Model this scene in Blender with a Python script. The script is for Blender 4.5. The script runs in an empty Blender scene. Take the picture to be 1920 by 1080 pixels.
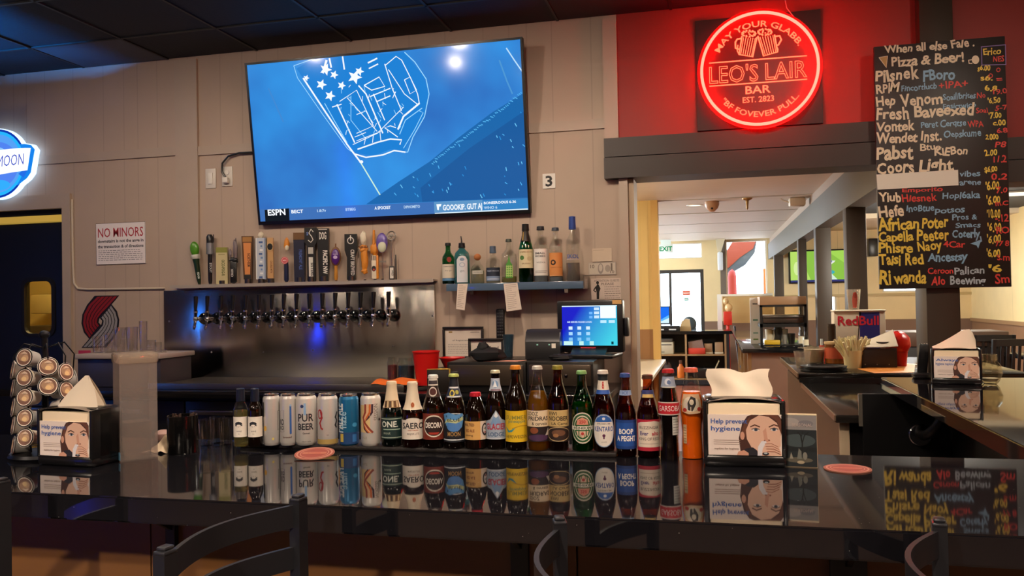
import bpy, bmesh, math, random
from mathutils import Vector, Matrix
random.seed(7)
PI = math.pi
sc = bpy.context.scene
COL = sc.collection

# ---------------------------------------------------------------- camera, world, lights, exposure
F = 1550.0                       # focal length in pixels of the 1920 px frame
EYE = Vector((0, 0, 1.48))
ROT = (Matrix.Rotation(math.radians(13.6), 3, 'Z') @ Matrix.Rotation(math.radians(90.85), 3, 'X')
       @ Matrix.Rotation(math.radians(-1.06), 3, 'Z'))
cd = bpy.data.cameras.new('camera')
cam = bpy.data.objects.new('camera', cd)
COL.objects.link(cam)
cam.matrix_world = Matrix.Translation(EYE) @ ROT.to_4x4()
cd.sensor_width = 36.0
cd.lens = F / 1920 * 36
cd.clip_start = 0.02
cd.clip_end = 100
sc.camera = cam

vs = sc.view_settings
vs.view_transform = 'Standard'
vs.look = 'None'
vs.gamma = 1
vs.use_curve_mapping = False
vs.exposure = 0.0
cy = sc.cycles
cy.use_denoising = True
cy.max_bounces = 10
cy.diffuse_bounces = 4
cy.glossy_bounces = 5
cy.transmission_bounces = 6
cy.transparent_max_bounces = 24
cy.caustics_reflective = False
cy.caustics_refractive = False
cy.sample_clamp_indirect = 4.0
cy.blur_glossy = 0.3

world = bpy.data.worlds.new('daylight')
sc.world = world
world.use_nodes = True
bg = world.node_tree.nodes['Background']
bg.inputs[0].default_value = (0.93, 0.97, 1.0, 1)
bg.inputs[1].default_value = 8.0


def light(name, kind, loc, power, color, size=0.1, rot=(0, 0, 0), **k):
    l = bpy.data.lights.new(name, kind)
    l.energy = power
    l.color = color
    if kind in ('POINT', 'SPOT'):
        l.shadow_soft_size = size
    if kind == 'AREA':
        l.size = size
    for a, v in k.items():
        setattr(l, a, v)
    o = bpy.data.objects.new(name, l)
    o.location = loc
    o.rotation_euler = rot
    COL.objects.link(o)
    return o


WARM = (1.0, 0.80, 0.62)
AMBER = (1.0, 0.92, 0.78)
# recessed ceiling lamps of the bar room, each glowing just under its trim ring
for lx, ly, pw in ((-0.25, 1.15, 165), (1.9, 1.1, 90), (-3.3, -1.2, 400), (-1.0, -1.6, 400), (2.0, -1.5, 300)):
    light('ceiling_lamp_light', 'SPOT', (lx, ly, 2.96), pw, WARM, 0.06, spot_size=2.42, spot_blend=0.35)
light('globe_lamp_light', 'POINT', (-2.3, 1.05, 2.84), 9, WARM, 0.03)
# the row of ceiling lamps over the bartender's aisle, tilted a little to the back wall
for lx, pw, lz in ((-3.65, 22, 2.975), (-2.9, 40, 2.975), (-1.75, 50, 2.975), (-0.75, 66, 2.78), (0.45, 22, 2.975), (1.55, 40, 2.975)):
    light('aisle_lamp_light', 'SPOT', (lx, 2.75, lz), pw, WARM, 0.05, (math.radians(20), 0, 0), spot_size=2.98, spot_blend=0.8)
# small bulbs strung across the guests' side of the room, seen as glints in bottles and the polished bar
for k in range(11):
    light('string_bulb_light', 'POINT', (-1.9 + .52 * k, -.5 + .45 * math.sin(2.1 * k), 2.6 + .12 * math.cos(1.7 * k)), 2.4, WARM, 0.028)
# hidden fill points, then the lamps, of the passage and dining room beyond the opening
for lx, ly, lz, pw in ((-1.9, 6.4, 1.9, 50), (-1.9, 8.4, 1.9, 30), (1.95, 8.0, 2.1, 120), (3.2, 13.0, 2.1, 170)):
    light('hidden_fill_light', 'POINT', (lx, ly, lz), pw, AMBER, 0.09)  # no lamps stand here; points added out of view to brighten both rooms
for lx, ly, pw in ((-0.19, 10.53, 80), (0.2, 6.6, 90)):
    light('passage_lamp_light', 'SPOT', (lx, ly, 2.58), pw, AMBER, 0.06, spot_size=2.7, spot_blend=0.6)
for lx, ly, pw in ((2.9, 6.5, 110), (2.9, 9.5, 110), (3.0, 13.0, 110)):
    light('dining_lamp_light', 'SPOT', (lx, ly, 2.72), pw, AMBER, 0.07, spot_size=2.7, spot_blend=0.6)


# added daylight lamp at the unseen side windows of the lobby (added_window), cool and even
light('added_daylight', 'AREA', (-3.9, 13.9, 1.75), 330, (.72, .89, 1.0), 5.4, (PI / 2 + math.radians(18), 0, -PI / 2), shape='RECTANGLE', size_y=1.5)


def portal(loc, sx, sy, rot):
    o = light('window_portal', 'AREA', loc, 1, (1, 1, 1), sx, rot, shape='RECTANGLE', size_y=sy)
    o.data.cycles.is_portal = True
# daylight sampling at the real window openings of the far wall (nothing is emitted here)
portal((-0.62, 17.18, 2.41), 0.9, 0.33, (-PI / 2, 0, 0))
portal((-0.62, 17.18, 1.0), 0.95, 2.0, (-PI / 2, 0, 0))
portal((0.68, 17.18, 2.0), 0.85, 1.1, (-PI / 2, 0, 0))


def W(x, y, X=None, Y=None, Z=None):
    """Point of the real plane X=, Y= or Z= seen along the line of sight through photo pixel x, y."""
    d = ROT @ Vector(((x - 960) / F, -(y - 540) / F, -1.0))
    t = Y / d.y if Y is not None else X / d.x if X is not None else (Z - EYE.z) / d.z
    return EYE + d * t


def depth(p):
    return -(ROT.transposed() @ (Vector(p) - EYE)).z


# ---------------------------------------------------------------- materials
def lin(c):
    if isinstance(c, str):
        c = c.lstrip('#')
        c = tuple(int(c[i:i + 2], 16) / 255 for i in (0, 2, 4))
        return tuple(v / 12.92 if v <= .04045 else ((v + .055) / 1.055) ** 2.4 for v in c)
    return c


MATS = {}


def newmat(name):
    m = bpy.data.materials.new(name)
    m.use_nodes = True
    return m, m.node_tree.nodes, m.node_tree.links, m.node_tree.nodes['Principled BSDF']


def M(name, c, rough=.5, metal=0., ior=1.5, coat=0., emit=None, es=0., trans=0., noise=0., nscale=30., bump=0., sub=0., ani=0., stretch=None):
    """Principled material with an optional fine procedural mottling and bump."""
    if name in MATS:
        return MATS[name]
    m, N, L, b = newmat(name)
    c = lin(c)
    b.inputs['Base Color'].default_value = (*c, 1)
    b.inputs['Roughness'].default_value = rough
    b.inputs['Metallic'].default_value = metal
    b.inputs['IOR'].default_value = ior
    b.inputs['Coat Weight'].default_value = coat
    b.inputs['Coat Roughness'].default_value = .05
    b.inputs['Transmission Weight'].default_value = trans
    if sub:
        b.inputs['Subsurface Weight'].default_value = sub
        b.inputs['Subsurface Radius'].default_value = (.01, .01, .01)
    if ani:
        b.inputs['Anisotropic'].default_value = ani
    if emit:
        b.inputs['Emission Color'].default_value = (*lin(emit), 1)
        b.inputs['Emission Strength'].default_value = es
    if noise or bump:
        tc = N.new('ShaderNodeTexCoord')
        src = tc.outputs['Object']
        if stretch:
            mp = N.new('ShaderNodeMapping')
            mp.inputs['Scale'].default_value = stretch
            L.new(src, mp.inputs[0])
            src = mp.outputs[0]
        n = N.new('ShaderNodeTexNoise')
        n.inputs['Scale'].default_value = nscale
        n.inputs['Detail'].default_value = 5
        L.new(src, n.inputs['Vector'])
        if noise:
            mx = N.new('ShaderNodeMix')
            mx.data_type = 'RGBA'
            mx.inputs[6].default_value = (*[v * (1 - noise) for v in c], 1)
            mx.inputs[7].default_value = (*[min(1, v * (1 + noise)) for v in c], 1)
            L.new(n.outputs['Fac'], mx.inputs[0])
            L.new(mx.outputs[2], b.inputs['Base Color'])
        if bump:
            bp = N.new('ShaderNodeBump')
            bp.inputs['Strength'].default_value = bump
            bp.inputs['Distance'].default_value = .004
            L.new(n.outputs['Fac'], bp.inputs['Height'])
            L.new(bp.outputs[0], b.inputs['Normal'])
    MATS[name] = m
    return m


def ink(c, rough=.55):
    return M('ink_%s_%d' % (c, rough * 100), c, rough)


def glow(c, s=1.0):
    k = 'glow_%s_%.2f' % (c, s)
    if k in MATS:
        return MATS[k]
    m = bpy.data.materials.new(k)
    m.use_nodes = True
    N = m.node_tree.nodes
    N.clear()
    e = N.new('ShaderNodeEmission')
    e.inputs[0].default_value = (*lin(c), 1)
    e.inputs[1].default_value = s
    o = N.new('ShaderNodeOutputMaterial')
    m.node_tree.links.new(e.outputs[0], o.inputs[0])
    MATS[k] = m
    return m


def thin(name, tint, refl=1.0, rough=.03, milk=0., milkc='#ffffff', mrough=.5):
    """Thin glass or clear plastic: tinted see-through with a Fresnel gloss, optionally a little milky."""
    if name in MATS:
        return MATS[name]
    m = bpy.data.materials.new(name)
    m.use_nodes = True
    N, L = m.node_tree.nodes, m.node_tree.links
    N.clear()
    t = N.new('ShaderNodeBsdfTransparent')
    t.inputs[0].default_value = (*lin(tint), 1)
    g = N.new('ShaderNodeBsdfGlossy')
    g.inputs['Roughness'].default_value = rough
    g.inputs[0].default_value = (1, 1, 1, 1)
    lw = N.new('ShaderNodeLayerWeight')          # Schlick gloss, the same from both sides of a thin wall
    pw = N.new('ShaderNodeMath')
    pw.operation = 'POWER'
    pw.inputs[1].default_value = 4.0
    L.new(lw.outputs['Facing'], pw.inputs[0])
    mul = N.new('ShaderNodeMath')
    mul.operation = 'MULTIPLY_ADD'
    mul.use_clamp = True
    mul.inputs[1].default_value = .75 * refl
    mul.inputs[2].default_value = .045 * refl
    L.new(pw.outputs[0], mul.inputs[0])
    last = t.outputs[0]
    if milk:
        d = N.new('ShaderNodeBsdfDiffuse')
        d.inputs[0].default_value = (*lin(milkc), 1)
        tl = N.new('ShaderNodeBsdfTranslucent')
        tl.inputs[0].default_value = (*lin(milkc), 1)
        a = N.new('ShaderNodeAddShader')
        mm = N.new('ShaderNodeMixShader')
        mm.inputs[0].default_value = .5
        L.new(d.outputs[0], mm.inputs[1])
        L.new(tl.outputs[0], mm.inputs[2])
        m2 = N.new('ShaderNodeMixShader')
        m2.inputs[0].default_value = milk
        L.new(t.outputs[0], m2.inputs[1])
        L.new(mm.outputs[0], m2.inputs[2])
        last = m2.outputs[0]
    mx = N.new('ShaderNodeMixShader')
    L.new(mul.outputs[0], mx.inputs[0])
    L.new(last, mx.inputs[1])
    L.new(g.outputs[0], mx.inputs[2])
    o = N.new('ShaderNodeOutputMaterial')
    L.new(mx.outputs[0], o.inputs[0])
    MATS[name] = m
    return m


# ---------------------------------------------------------------- mesh builder
class MB:
    def __init__(self, mat=None):
        self.v, self.f, self.mi, self.mats = [], [], [], []
        self.cur = 0
        if mat:
            self.use(mat)

    def use(self, mat):
        if mat not in self.mats:
            self.mats.append(mat)
        self.cur = self.mats.index(mat)
        return self

    def add(self, vs_, fs, T=None):
        b = len(self.v)
        for p in vs_:
            p = Vector(p)
            self.v.append(T @ p if T else p)
        for f in fs:
            self.f.append([i + b for i in f])
            self.mi.append(self.cur)
        return self

    def box(self, x0, x1, y0, y1, z0, z1, T=None, r=0., seg=2):
        if r <= 0:
            vs_ = [(x, y, z) for z in (z0, z1) for y in (y0, y1) for x in (x0, x1)]
            return self.add(vs_, [(0, 2, 3, 1), (4, 5, 7, 6), (0, 1, 5, 4), (2, 6, 7, 3), (0, 4, 6, 2), (1, 3, 7, 5)], T)
        bm = bmesh.new()
        bmesh.ops.create_cube(bm, size=1)
        for v in bm.verts:
            v.co = Vector((x0 + (v.co.x + .5) * (x1 - x0), y0 + (v.co.y + .5) * (y1 - y0), z0 + (v.co.z + .5) * (z1 - z0)))
        r = min(r, abs(x1 - x0) * .49, abs(y1 - y0) * .49, abs(z1 - z0) * .49)
        bmesh.ops.bevel(bm, geom=bm.edges[:], offset=r, segments=seg, profile=.5, affect='EDGES')
        return self.bm(bm, T)

    def bm(self, bm, T=None):
        bm.verts.index_update()
        self.add([v.co.copy() for v in bm.verts], [[v.index for v in f.verts] for f in bm.faces], T)
        bm.free()
        return self

    def lathe(self, prof, n=24, T=None, close=False):
        vs_, fs, rings = [], [], []
        for r, z in prof:
            if r < 1e-6:
                rings.append([len(vs_)] * n)
                vs_.append((0, 0, z))
            else:
                rings.append(list(range(len(vs_), len(vs_) + n)))
                vs_ += [(r * math.cos(2 * PI * i / n), r * math.sin(2 * PI * i / n), z) for i in range(n)]
        for a, b in zip(rings, rings[1:]):
            for i in range(n):
                j = (i + 1) % n
                q = [a[i], a[j], b[j], b[i]]
                u = []
                for k in q:
                    if k not in u:
                        u.append(k)
                if len(u) > 2:
                    fs.append(u)
        return self.add(vs_, fs, T)

    def cyl(self, p0, p1, r, n=16, r1=None, bev=0.):
        p0, p1 = Vector(p0), Vector(p1)
        d = p1 - p0
        h = d.length
        T = Matrix.Translation(p0) @ d.to_track_quat('Z', 'Y').to_matrix().to_4x4()
        r1 = r if r1 is None else r1
        return self.lathe([(0, 0), (max(r - bev, 1e-5), 0), (r, bev), (r1, h - bev), (max(r1 - bev, 1e-5), h), (0, h)], n, T)

    def tube(self, pts, r, n=8, closed=False):
        pts = [Vector(p) for p in pts]
        k = len(pts)
        vs_, fs = [], []
        up = None
        for i, p in enumerate(pts):
            a = pts[(i - 1) % k] if (closed or i > 0) else p
            b = pts[(i + 1) % k] if (closed or i < k - 1) else p
            t = (b - a).normalized()
            if up is None:
                up = t.orthogonal().normalized()
            up = (up - t * up.dot(t))
            up = up.normalized() if up.length > 1e-6 else t.orthogonal().normalized()
            s = t.cross(up)
            rr = r[i] if isinstance(r, (list, tuple)) else r
            for j in range(n):
                a_ = 2 * PI * j / n
                vs_.append(p + up * (rr * math.cos(a_)) + s * (rr * math.sin(a_)))
        m = k if closed else k - 1
        for i in range(m):
            for j in range(n):
                q = (i + 1) % k
                fs.append((i * n + j, i * n + (j + 1) % n, q * n + (j + 1) % n, q * n + j))
        if not closed:
            fs.append(list(range(n))[::-1])
            fs.append([(k - 1) * n + j for j in range(n)])
        return self.add(vs_, fs)

    def bar(self, pts, w, h, T=None, up=(0, 0, 1)):
        """Rectangular bar swept along a path, width w across, height h along up."""
        pts = [Vector(p) for p in pts]
        up = Vector(up)
        vs_, fs = [], []
        k = len(pts)
        for i, p in enumerate(pts):
            t = (pts[min(i + 1, k - 1)] - pts[max(i - 1, 0)]).normalized()
            s = t.cross(up).normalized()
            u = s.cross(t).normalized()
            for a, b in ((-1, -1), (1, -1), (1, 1), (-1, 1)):
                vs_.append(p + s * (a * w / 2) + u * (b * h / 2))
        for i in range(k - 1):
            for j in range(4):
                fs.append((i * 4 + j, i * 4 + (j + 1) % 4, i * 4 + 4 + (j + 1) % 4, i * 4 + 4 + j))
        fs += [(3, 2, 1, 0), tuple((k - 1) * 4 + j for j in range(4))]
        return self.add(vs_, fs, T)

    def prism(self, poly, d0, d1, axis='Y', T=None):
        """Extrude a 2D polygon: axis Y takes (x, z), axis Z takes (x, y), axis X takes (y, z)."""
        n = len(poly)
        def mk(p, d):
            return (p[0], d, p[1]) if axis == 'Y' else (p[0], p[1], d) if axis == 'Z' else (d, p[0], p[1])
        vs_ = [mk(p, d0) for p in poly] + [mk(p, d1) for p in poly]
        fs = [list(range(n))[::-1], list(range(n, 2 * n))] + [(i, (i + 1) % n, n + (i + 1) % n, n + i) for i in range(n)]
        return self.add(vs_, fs, T)

    def surf(self, fn, nu, nv, T=None):
        vs_ = [fn(i / nu, j / nv) for j in range(nv + 1) for i in range(nu + 1)]
        fs = [(j * (nu + 1) + i, j * (nu + 1) + i + 1, (j + 1) * (nu + 1) + i + 1, (j + 1) * (nu + 1) + i) for j in range(nv) for i in range(nu)]
        return self.add(vs_, fs, T)

    def blob(self, c, rx, ry, rz, n=16, m=10, amp=0., fr=3., seed=0):
        rnd = random.Random(seed)
        ph = [rnd.uniform(0, 6.28) for _ in range(6)]
        prof = []
        vs_, fs = [], []
        for j in range(m + 1):
            th = PI * j / m
            for i in range(n):
                a = 2 * PI * i / n
                k = 1 + amp * (math.sin(fr * a + ph[0] + 2 * th) + math.sin(2 * fr * th + ph[1] + a) + .6 * math.sin(2.3 * fr * a + ph[2])) / 2
                vs_.append((c[0] + rx * k * math.sin(th) * math.cos(a), c[1] + ry * k * math.sin(th) * math.sin(a), c[2] + rz * (math.cos(th)) * (k if amp else 1)))
        for j in range(m):
            for i in range(n):
                fs.append((j * n + i, (j + 1) * n + i, (j + 1) * n + (i + 1) % n, j * n + (i + 1) % n))
        return self.add(vs_, fs)

    def mesh(self, name, smooth=38):
        me = bpy.data.meshes.new(name)
        me.from_pydata([tuple(v) for v in self.v], [], self.f)
        for m in self.mats:
            me.materials.append(m)
        if self.mi:
            me.polygons.foreach_set('material_index', self.mi)
        if smooth:
            me.polygons.foreach_set('use_smooth', [True] * len(me.polygons))
            me.set_sharp_from_angle(angle=math.radians(smooth))
        me.update()
        return me


def obj(name, mb, parent=None, smooth=38, label=None, fix=False):
    me = mb.mesh(name, smooth)
    if fix:
        bm = bmesh.new()
        bm.from_mesh(me)
        bmesh.ops.recalc_face_normals(bm, faces=bm.faces[:])
        bm.to_mesh(me)
        bm.free()
    o = bpy.data.objects.new(name, me)
    COL.objects.link(o)
    if parent is not None:
        o.parent = parent
    if label:
        o['label'] = label
    return o


def tag(o, label, cat, group=None):
    o['label'] = label
    o['category'] = cat
    if group:
        o['group'] = group
    return o


def thing(name, label, cat, loc=(0, 0, 0), rz=0., group=None):
    o = bpy.data.objects.new(name, None)
    o.empty_display_size = .05
    COL.objects.link(o)
    o.location = loc
    o.rotation_euler = (0, 0, rz)
    return tag(o, label, cat, group)


def solo(name, mb, label, cat, loc=(0, 0, 0), rz=0., group=None, smooth=38):
    o = obj(name, mb, None, smooth)
    o.location = loc
    o.rotation_euler = (0, 0, rz)
    return tag(o, label, cat, group)


def struct(name, mb, parent=None, smooth=30):
    o = obj(name, mb, parent, smooth)
    if parent is None:
        o['kind'] = 'structure'
    return o


def copy_tree(o, parent=None):
    c = o.copy()
    COL.objects.link(c)
    if parent is not None:
        c.parent = parent
    for ch in list(o.children):
        copy_tree(ch, c)
    return c


# ---------------------------------------------------------------- printed and written surfaces
TXT = {}


def text_mesh(s, off=0., outline=0.):
    k = (s, off, outline)
    if k not in TXT:
        cu = bpy.data.curves.new('lettering', 'FONT')
        cu.body = s
        cu.resolution_u = 2
        cu.offset = off
        if outline:
            cu.fill_mode = 'NONE'
            cu.bevel_depth = outline
            cu.bevel_resolution = 1
        ob = bpy.data.objects.new('lettering', cu)
        me = ob.to_mesh()
        v = [tuple(p.co) for p in me.vertices]
        f = [tuple(p.vertices) for p in me.polygons]
        ob.to_mesh_clear()
        bpy.data.objects.remove(ob)
        bpy.data.curves.remove(cu)
        TXT[k] = (v, f)
    return TXT[k]


class Art:
    """Flat artwork: shapes and lettering in layers, laid on a plane or wrapped round a bottle."""

    def __init__(self, eps=.00012, mk=ink):
        self.items = []
        self.eps = eps
        self.mk = mk

    def _put(self, v, f, col):
        xs = [p[0] for p in v]
        ys = [p[1] for p in v]
        if not xs:
            return
        bb = (min(xs), min(ys), max(xs), max(ys))
        L = 0
        for it in self.items:
            b = it[4]
            if bb[0] < b[2] and bb[2] > b[0] and bb[1] < b[3] and bb[3] > b[1]:
                L = max(L, it[3] + 1)
        m = self.mk(col) if isinstance(col, str) else col
        self.items.append((v, f, m, L, bb))

    def poly(self, pts, col):
        self._put([tuple(p) for p in pts], [tuple(range(len(pts)))], col)

    def rect(self, x0, y0, x1, y1, col):
        self.poly([(x0, y0), (x1, y0), (x1, y1), (x0, y1)], col)

    def ell(self, cx, cy_, rx, ry, col, n=28, rot=0.):
        c, s = math.cos(rot), math.sin(rot)
        self.poly([(cx + rx * math.cos(2 * PI * i / n) * c - ry * math.sin(2 * PI * i / n) * s,
                    cy_ + rx * math.cos(2 * PI * i / n) * s + ry * math.sin(2 * PI * i / n) * c) for i in range(n)], col)

    def ring(self, cx, cy_, rx, ry, w, col, n=36, a0=0., a1=2 * PI):
        v, f = [], []
        full = a1 - a0 > 6.28
        for i in range(n + (0 if full else 1)):
            a = a0 + (a1 - a0) * i / n
            v += [(cx + rx * math.cos(a), cy_ + ry * math.sin(a)), (cx + (rx - w) * math.cos(a), cy_ + (ry - w) * math.sin(a))]
        k = len(v) // 2
        for i in range(k if full else k - 1):
            j = (i + 1) % k
            f.append((2 * i, 2 * j, 2 * j + 1, 2 * i + 1))
        self._put(v, f, col)

    def line(self, pts, w, col, closed=False):
        pts = [Vector((p[0], p[1])) for p in pts]
        k = len(pts)
        v, f = [], []
        for i, p in enumerate(pts):
            a = pts[(i - 1) % k] if (closed or i > 0) else p
            b = pts[(i + 1) % k] if (closed or i < k - 1) else p
            t = b - a
            t = t.normalized() if t.length > 1e-9 else Vector((1, 0))
            n = Vector((-t.y, t.x)) * (w / 2)
            v += [tuple(p + n), tuple(p - n)]
        for i in range(k if closed else k - 1):
            j = (i + 1) % k
            f.append((2 * i + 1, 2 * j + 1, 2 * j, 2 * i))
        self._put(v, f, col)

    def hand(self, s, x, y, h, col, w, bold=.02, rnd=random):
        """Uneven hand lettering: every letter a little turned, stretched and lifted on its own."""
        v0, _ = text_mesh(s, bold)
        full0, full1 = min(p[0] for p in v0), max(p[0] for p in v0)
        kx, k = w / (full1 - full0), h / .70
        V, Fc = [], []
        for i, ch in enumerate(s):
            v, f = text_mesh(ch, bold)
            if not v:
                continue
            pv, _ = text_mesh(s[:i + 1], bold)
            x1 = max(p[0] for p in pv)
            c1, c0 = max(p[0] for p in v), min(p[0] for p in v)
            ox = x1 - c1 - full0
            mx = (c0 + c1) / 2
            a = rnd.uniform(-.11, .11)
            sx, sy, dy, sl = rnd.uniform(.88, 1.14), rnd.uniform(.86, 1.16), rnd.uniform(-.05, .06), rnd.uniform(-.1, .14)
            c, sn = math.cos(a), math.sin(a)
            b = len(V)
            for p in v:
                lx, ly = (p[0] - mx) * sx + sl * (p[1] - .3), (p[1] - .3) * sy
                V.append((x + (lx * c - ly * sn + mx + ox) * kx, y + (lx * sn + ly * c + .3 + dy) * k))
            Fc += [tuple(q + b for q in g_) for g_ in f]
        self._put(V, Fc, col)

    def text(self, s, x, y, h, col, w=None, al='L', rot=0., bold=.012, slant=0., arc=None):
        v, f = text_mesh(s, bold)
        if not v:
            return
        x0 = min(p[0] for p in v)
        x1 = max(p[0] for p in v)
        k = h / .70
        kx = w / (x1 - x0) if w else k
        wd = (x1 - x0) * kx
        ox = {'L': 0, 'C': -wd / 2, 'R': -wd}[al]
        c, sn = math.cos(rot), math.sin(rot)
        out = []
        for p in v:
            px, py = (p[0] - x0) * kx + ox + slant * p[1] * k, p[1] * k
            if arc:                      # bend round a circle of radius arc (+ over the top, - under)
                a = px / abs(arc)
                if arc > 0:
                    out.append((x + (arc + py) * math.sin(a), y + (arc + py) * math.cos(a)))
                else:
                    out.append((x + (-arc - py) * math.sin(a), y - (-arc - py) * math.cos(a)))
            else:
                out.append((x + px * c - py * sn, y + px * sn + py * c))
        self._put(out, f, col)

    def flat(self, mb, T):
        """Lay on the plane T: local x, y, and z towards the viewer."""
        for v, f, m, L, _ in self.items:
            mb.use(m)
            mb.add([(p[0], p[1], L * self.eps) for p in v], f, T)
        return mb

    def wrap(self, mb, R, z0=0., lift=0., R1=None, H=1.):
        """Wrap round a vertical cylinder (or cone R..R1 over height H) with x as arc length, facing -Y."""
        for v, f, m, L, bb in self.items:
            bm = bmesh.new()
            vv = [bm.verts.new((p[0], p[1], 0)) for p in v]
            for q in f:
                try:
                    bm.faces.new([vv[i] for i in q])
                except ValueError:
                    pass
            st = R * .22
            n0, n1 = math.ceil(bb[0] / st), math.floor(bb[2] / st)
            for i in range(n0, n1 + 1):
                bmesh.ops.bisect_plane(bm, geom=bm.verts[:] + bm.edges[:] + bm.faces[:], plane_co=(i * st, 0, 0), plane_no=(1, 0, 0), dist=1e-7)
            for q in bm.verts:
                a = q.co.x / R
                rr = (R if R1 is None else R + (R1 - R) * q.co.y / H) + lift + L * self.eps
                q.co = Vector((rr * math.sin(a), -rr * math.cos(a), z0 + q.co.y))
            mb.use(m)
            mb.bm(bm)
        return mb


def facing(loc, out=(0, -1, 0)):
    """Plane with x to the right, y up, z along the horizontal direction out (towards the viewer)."""
    z = Vector(out).normalized()
    y = Vector((0, 0, 1))
    x = y.cross(z).normalized()
    y = z.cross(x)
    T = Matrix((x, y, z)).transposed().to_4x4()
    T.translation = Vector(loc)
    return T


def px_plane(Y, o):
    """Photo pixels to local x, z on the vertical plane at Y, from the origin o."""
    def f(x, y):
        p = W(x, y, Y=Y)
        return (p.x - o[0], p.z - o[2])
    return f


def draw(art, ops, w, h, x0=0., y0=0.):
    """Small drawing language: x in -1..1 half widths w, y in 0..1 of the height h."""
    X = lambda x: x0 + x * w
    Y = lambda y: y0 + y * h
    for o in ops:
        k = o[0]
        if k == 'r':
            art.rect(X(o[1]), Y(o[2]), X(o[3]), Y(o[4]), o[5])
        elif k == 'e':
            art.ell(X(o[1]), Y(o[2]), o[3] * w, o[4] * h, o[5])
        elif k == 'o':
            art.ring(X(o[1]), Y(o[2]), o[3] * w, o[4] * h, o[6] * w, o[5])
        elif k == 'p':
            art.poly([(X(a), Y(b)) for a, b in o[1]], o[2])
        elif k == 'l':
            art.line([(X(a), Y(b)) for a, b in o[1]], o[2] * w, o[3])
        elif k == 't':                  # text, x, y, cap height, colour, width (half widths)
            art.text(o[1], X(o[2]), Y(o[3]), o[4] * h, o[5], w=o[6] * w * ((2.4 if o[6] < 1.6 else 1.55) if len(o) > 8 and o[8] else 1) if len(o) > 6 and o[6] else None, al='C', bold=o[7] if len(o) > 7 else .012, rot=o[8] if len(o) > 8 else 0.)
    return art


# shared finishes
BLACKP = M('black_plastic', '#141416', .32)
BLACKM = M('black_satin_metal', '#15151a', .38, .6)
CHROME = M('chrome', '#d8d8da', .09, 1.0)
STEEL = M('satin_steel', '#a9a49c', .32, 1.0)
WHITEP = M('white_plastic', '#e9e4da', .45)
PAPER = M('white_paper', '#f0e6d8', .85)
WOODL = M('pale_wood', '#b58a58', .5, noise=.18, nscale=14, stretch=(1, 1, 8))


def plane_px(T):
    """Photo pixels to the local x, y of the real plane T."""
    Ti = T.inverted()
    n = (T.to_3x3() @ Vector((0, 0, 1)))
    def f(x, y):
        d = ROT @ Vector(((x - 960) / F, -(y - 540) / F, -1.0))
        t = (T.translation - EYE).dot(n) / d.dot(n)
        q = Ti @ (EYE + d * t)
        return (q.x, q.y)
    return f


class PxArt(Art):
    """Artwork whose shapes are measured off the photo and laid on one real plane."""

    def __init__(self, T, eps=.00015, mk=ink):
        super().__init__(eps, mk)
        self.T = T
        self.q = plane_px(T)

    def P(self, pts):
        return [self.q(*p) for p in pts]

    def prect(self, x0, y0, x1, y1, col):
        a, b = self.q(x0, y1), self.q(x1, y0)
        self.rect(a[0], a[1], b[0], b[1], col)

    def ppoly(self, pts, col):
        self.poly(self.P(pts), col)

    def pline(self, pts, w, col, closed=False):
        self.line(self.P(pts), w * self.k(pts[0]), col, closed)

    def k(self, p):
        a, b = self.q(p[0], p[1]), self.q(p[0], p[1] + 1)
        return abs(a[1] - b[1])

    def pell(self, cx, cy_, rx, ry, col, n=24):
        self.ppoly([(cx + rx * math.cos(2 * PI * i / n), cy_ + ry * math.sin(2 * PI * i / n)) for i in range(n)], col)

    def phand(self, s, x0, x1, yb, h, col, bold=.02, rnd=random):
        a, b = self.q(x0, yb), self.q(x1, yb)
        self.hand(s, a[0], a[1], h * self.k((x0, yb)), col, b[0] - a[0], bold, rnd)

    def ptext(self, s, x0, x1, yb, h, col, bold=.012, rot=0., slant=0.):
        a, b = self.q(x0, yb), self.q(x1, yb)
        self.text(s, a[0], a[1], h * self.k((x0, yb)), col, w=b[0] - a[0], bold=bold, rot=rot, slant=slant)


# ================================================================ the setting
CEIL, YW = 2.99, 4.45


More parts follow.
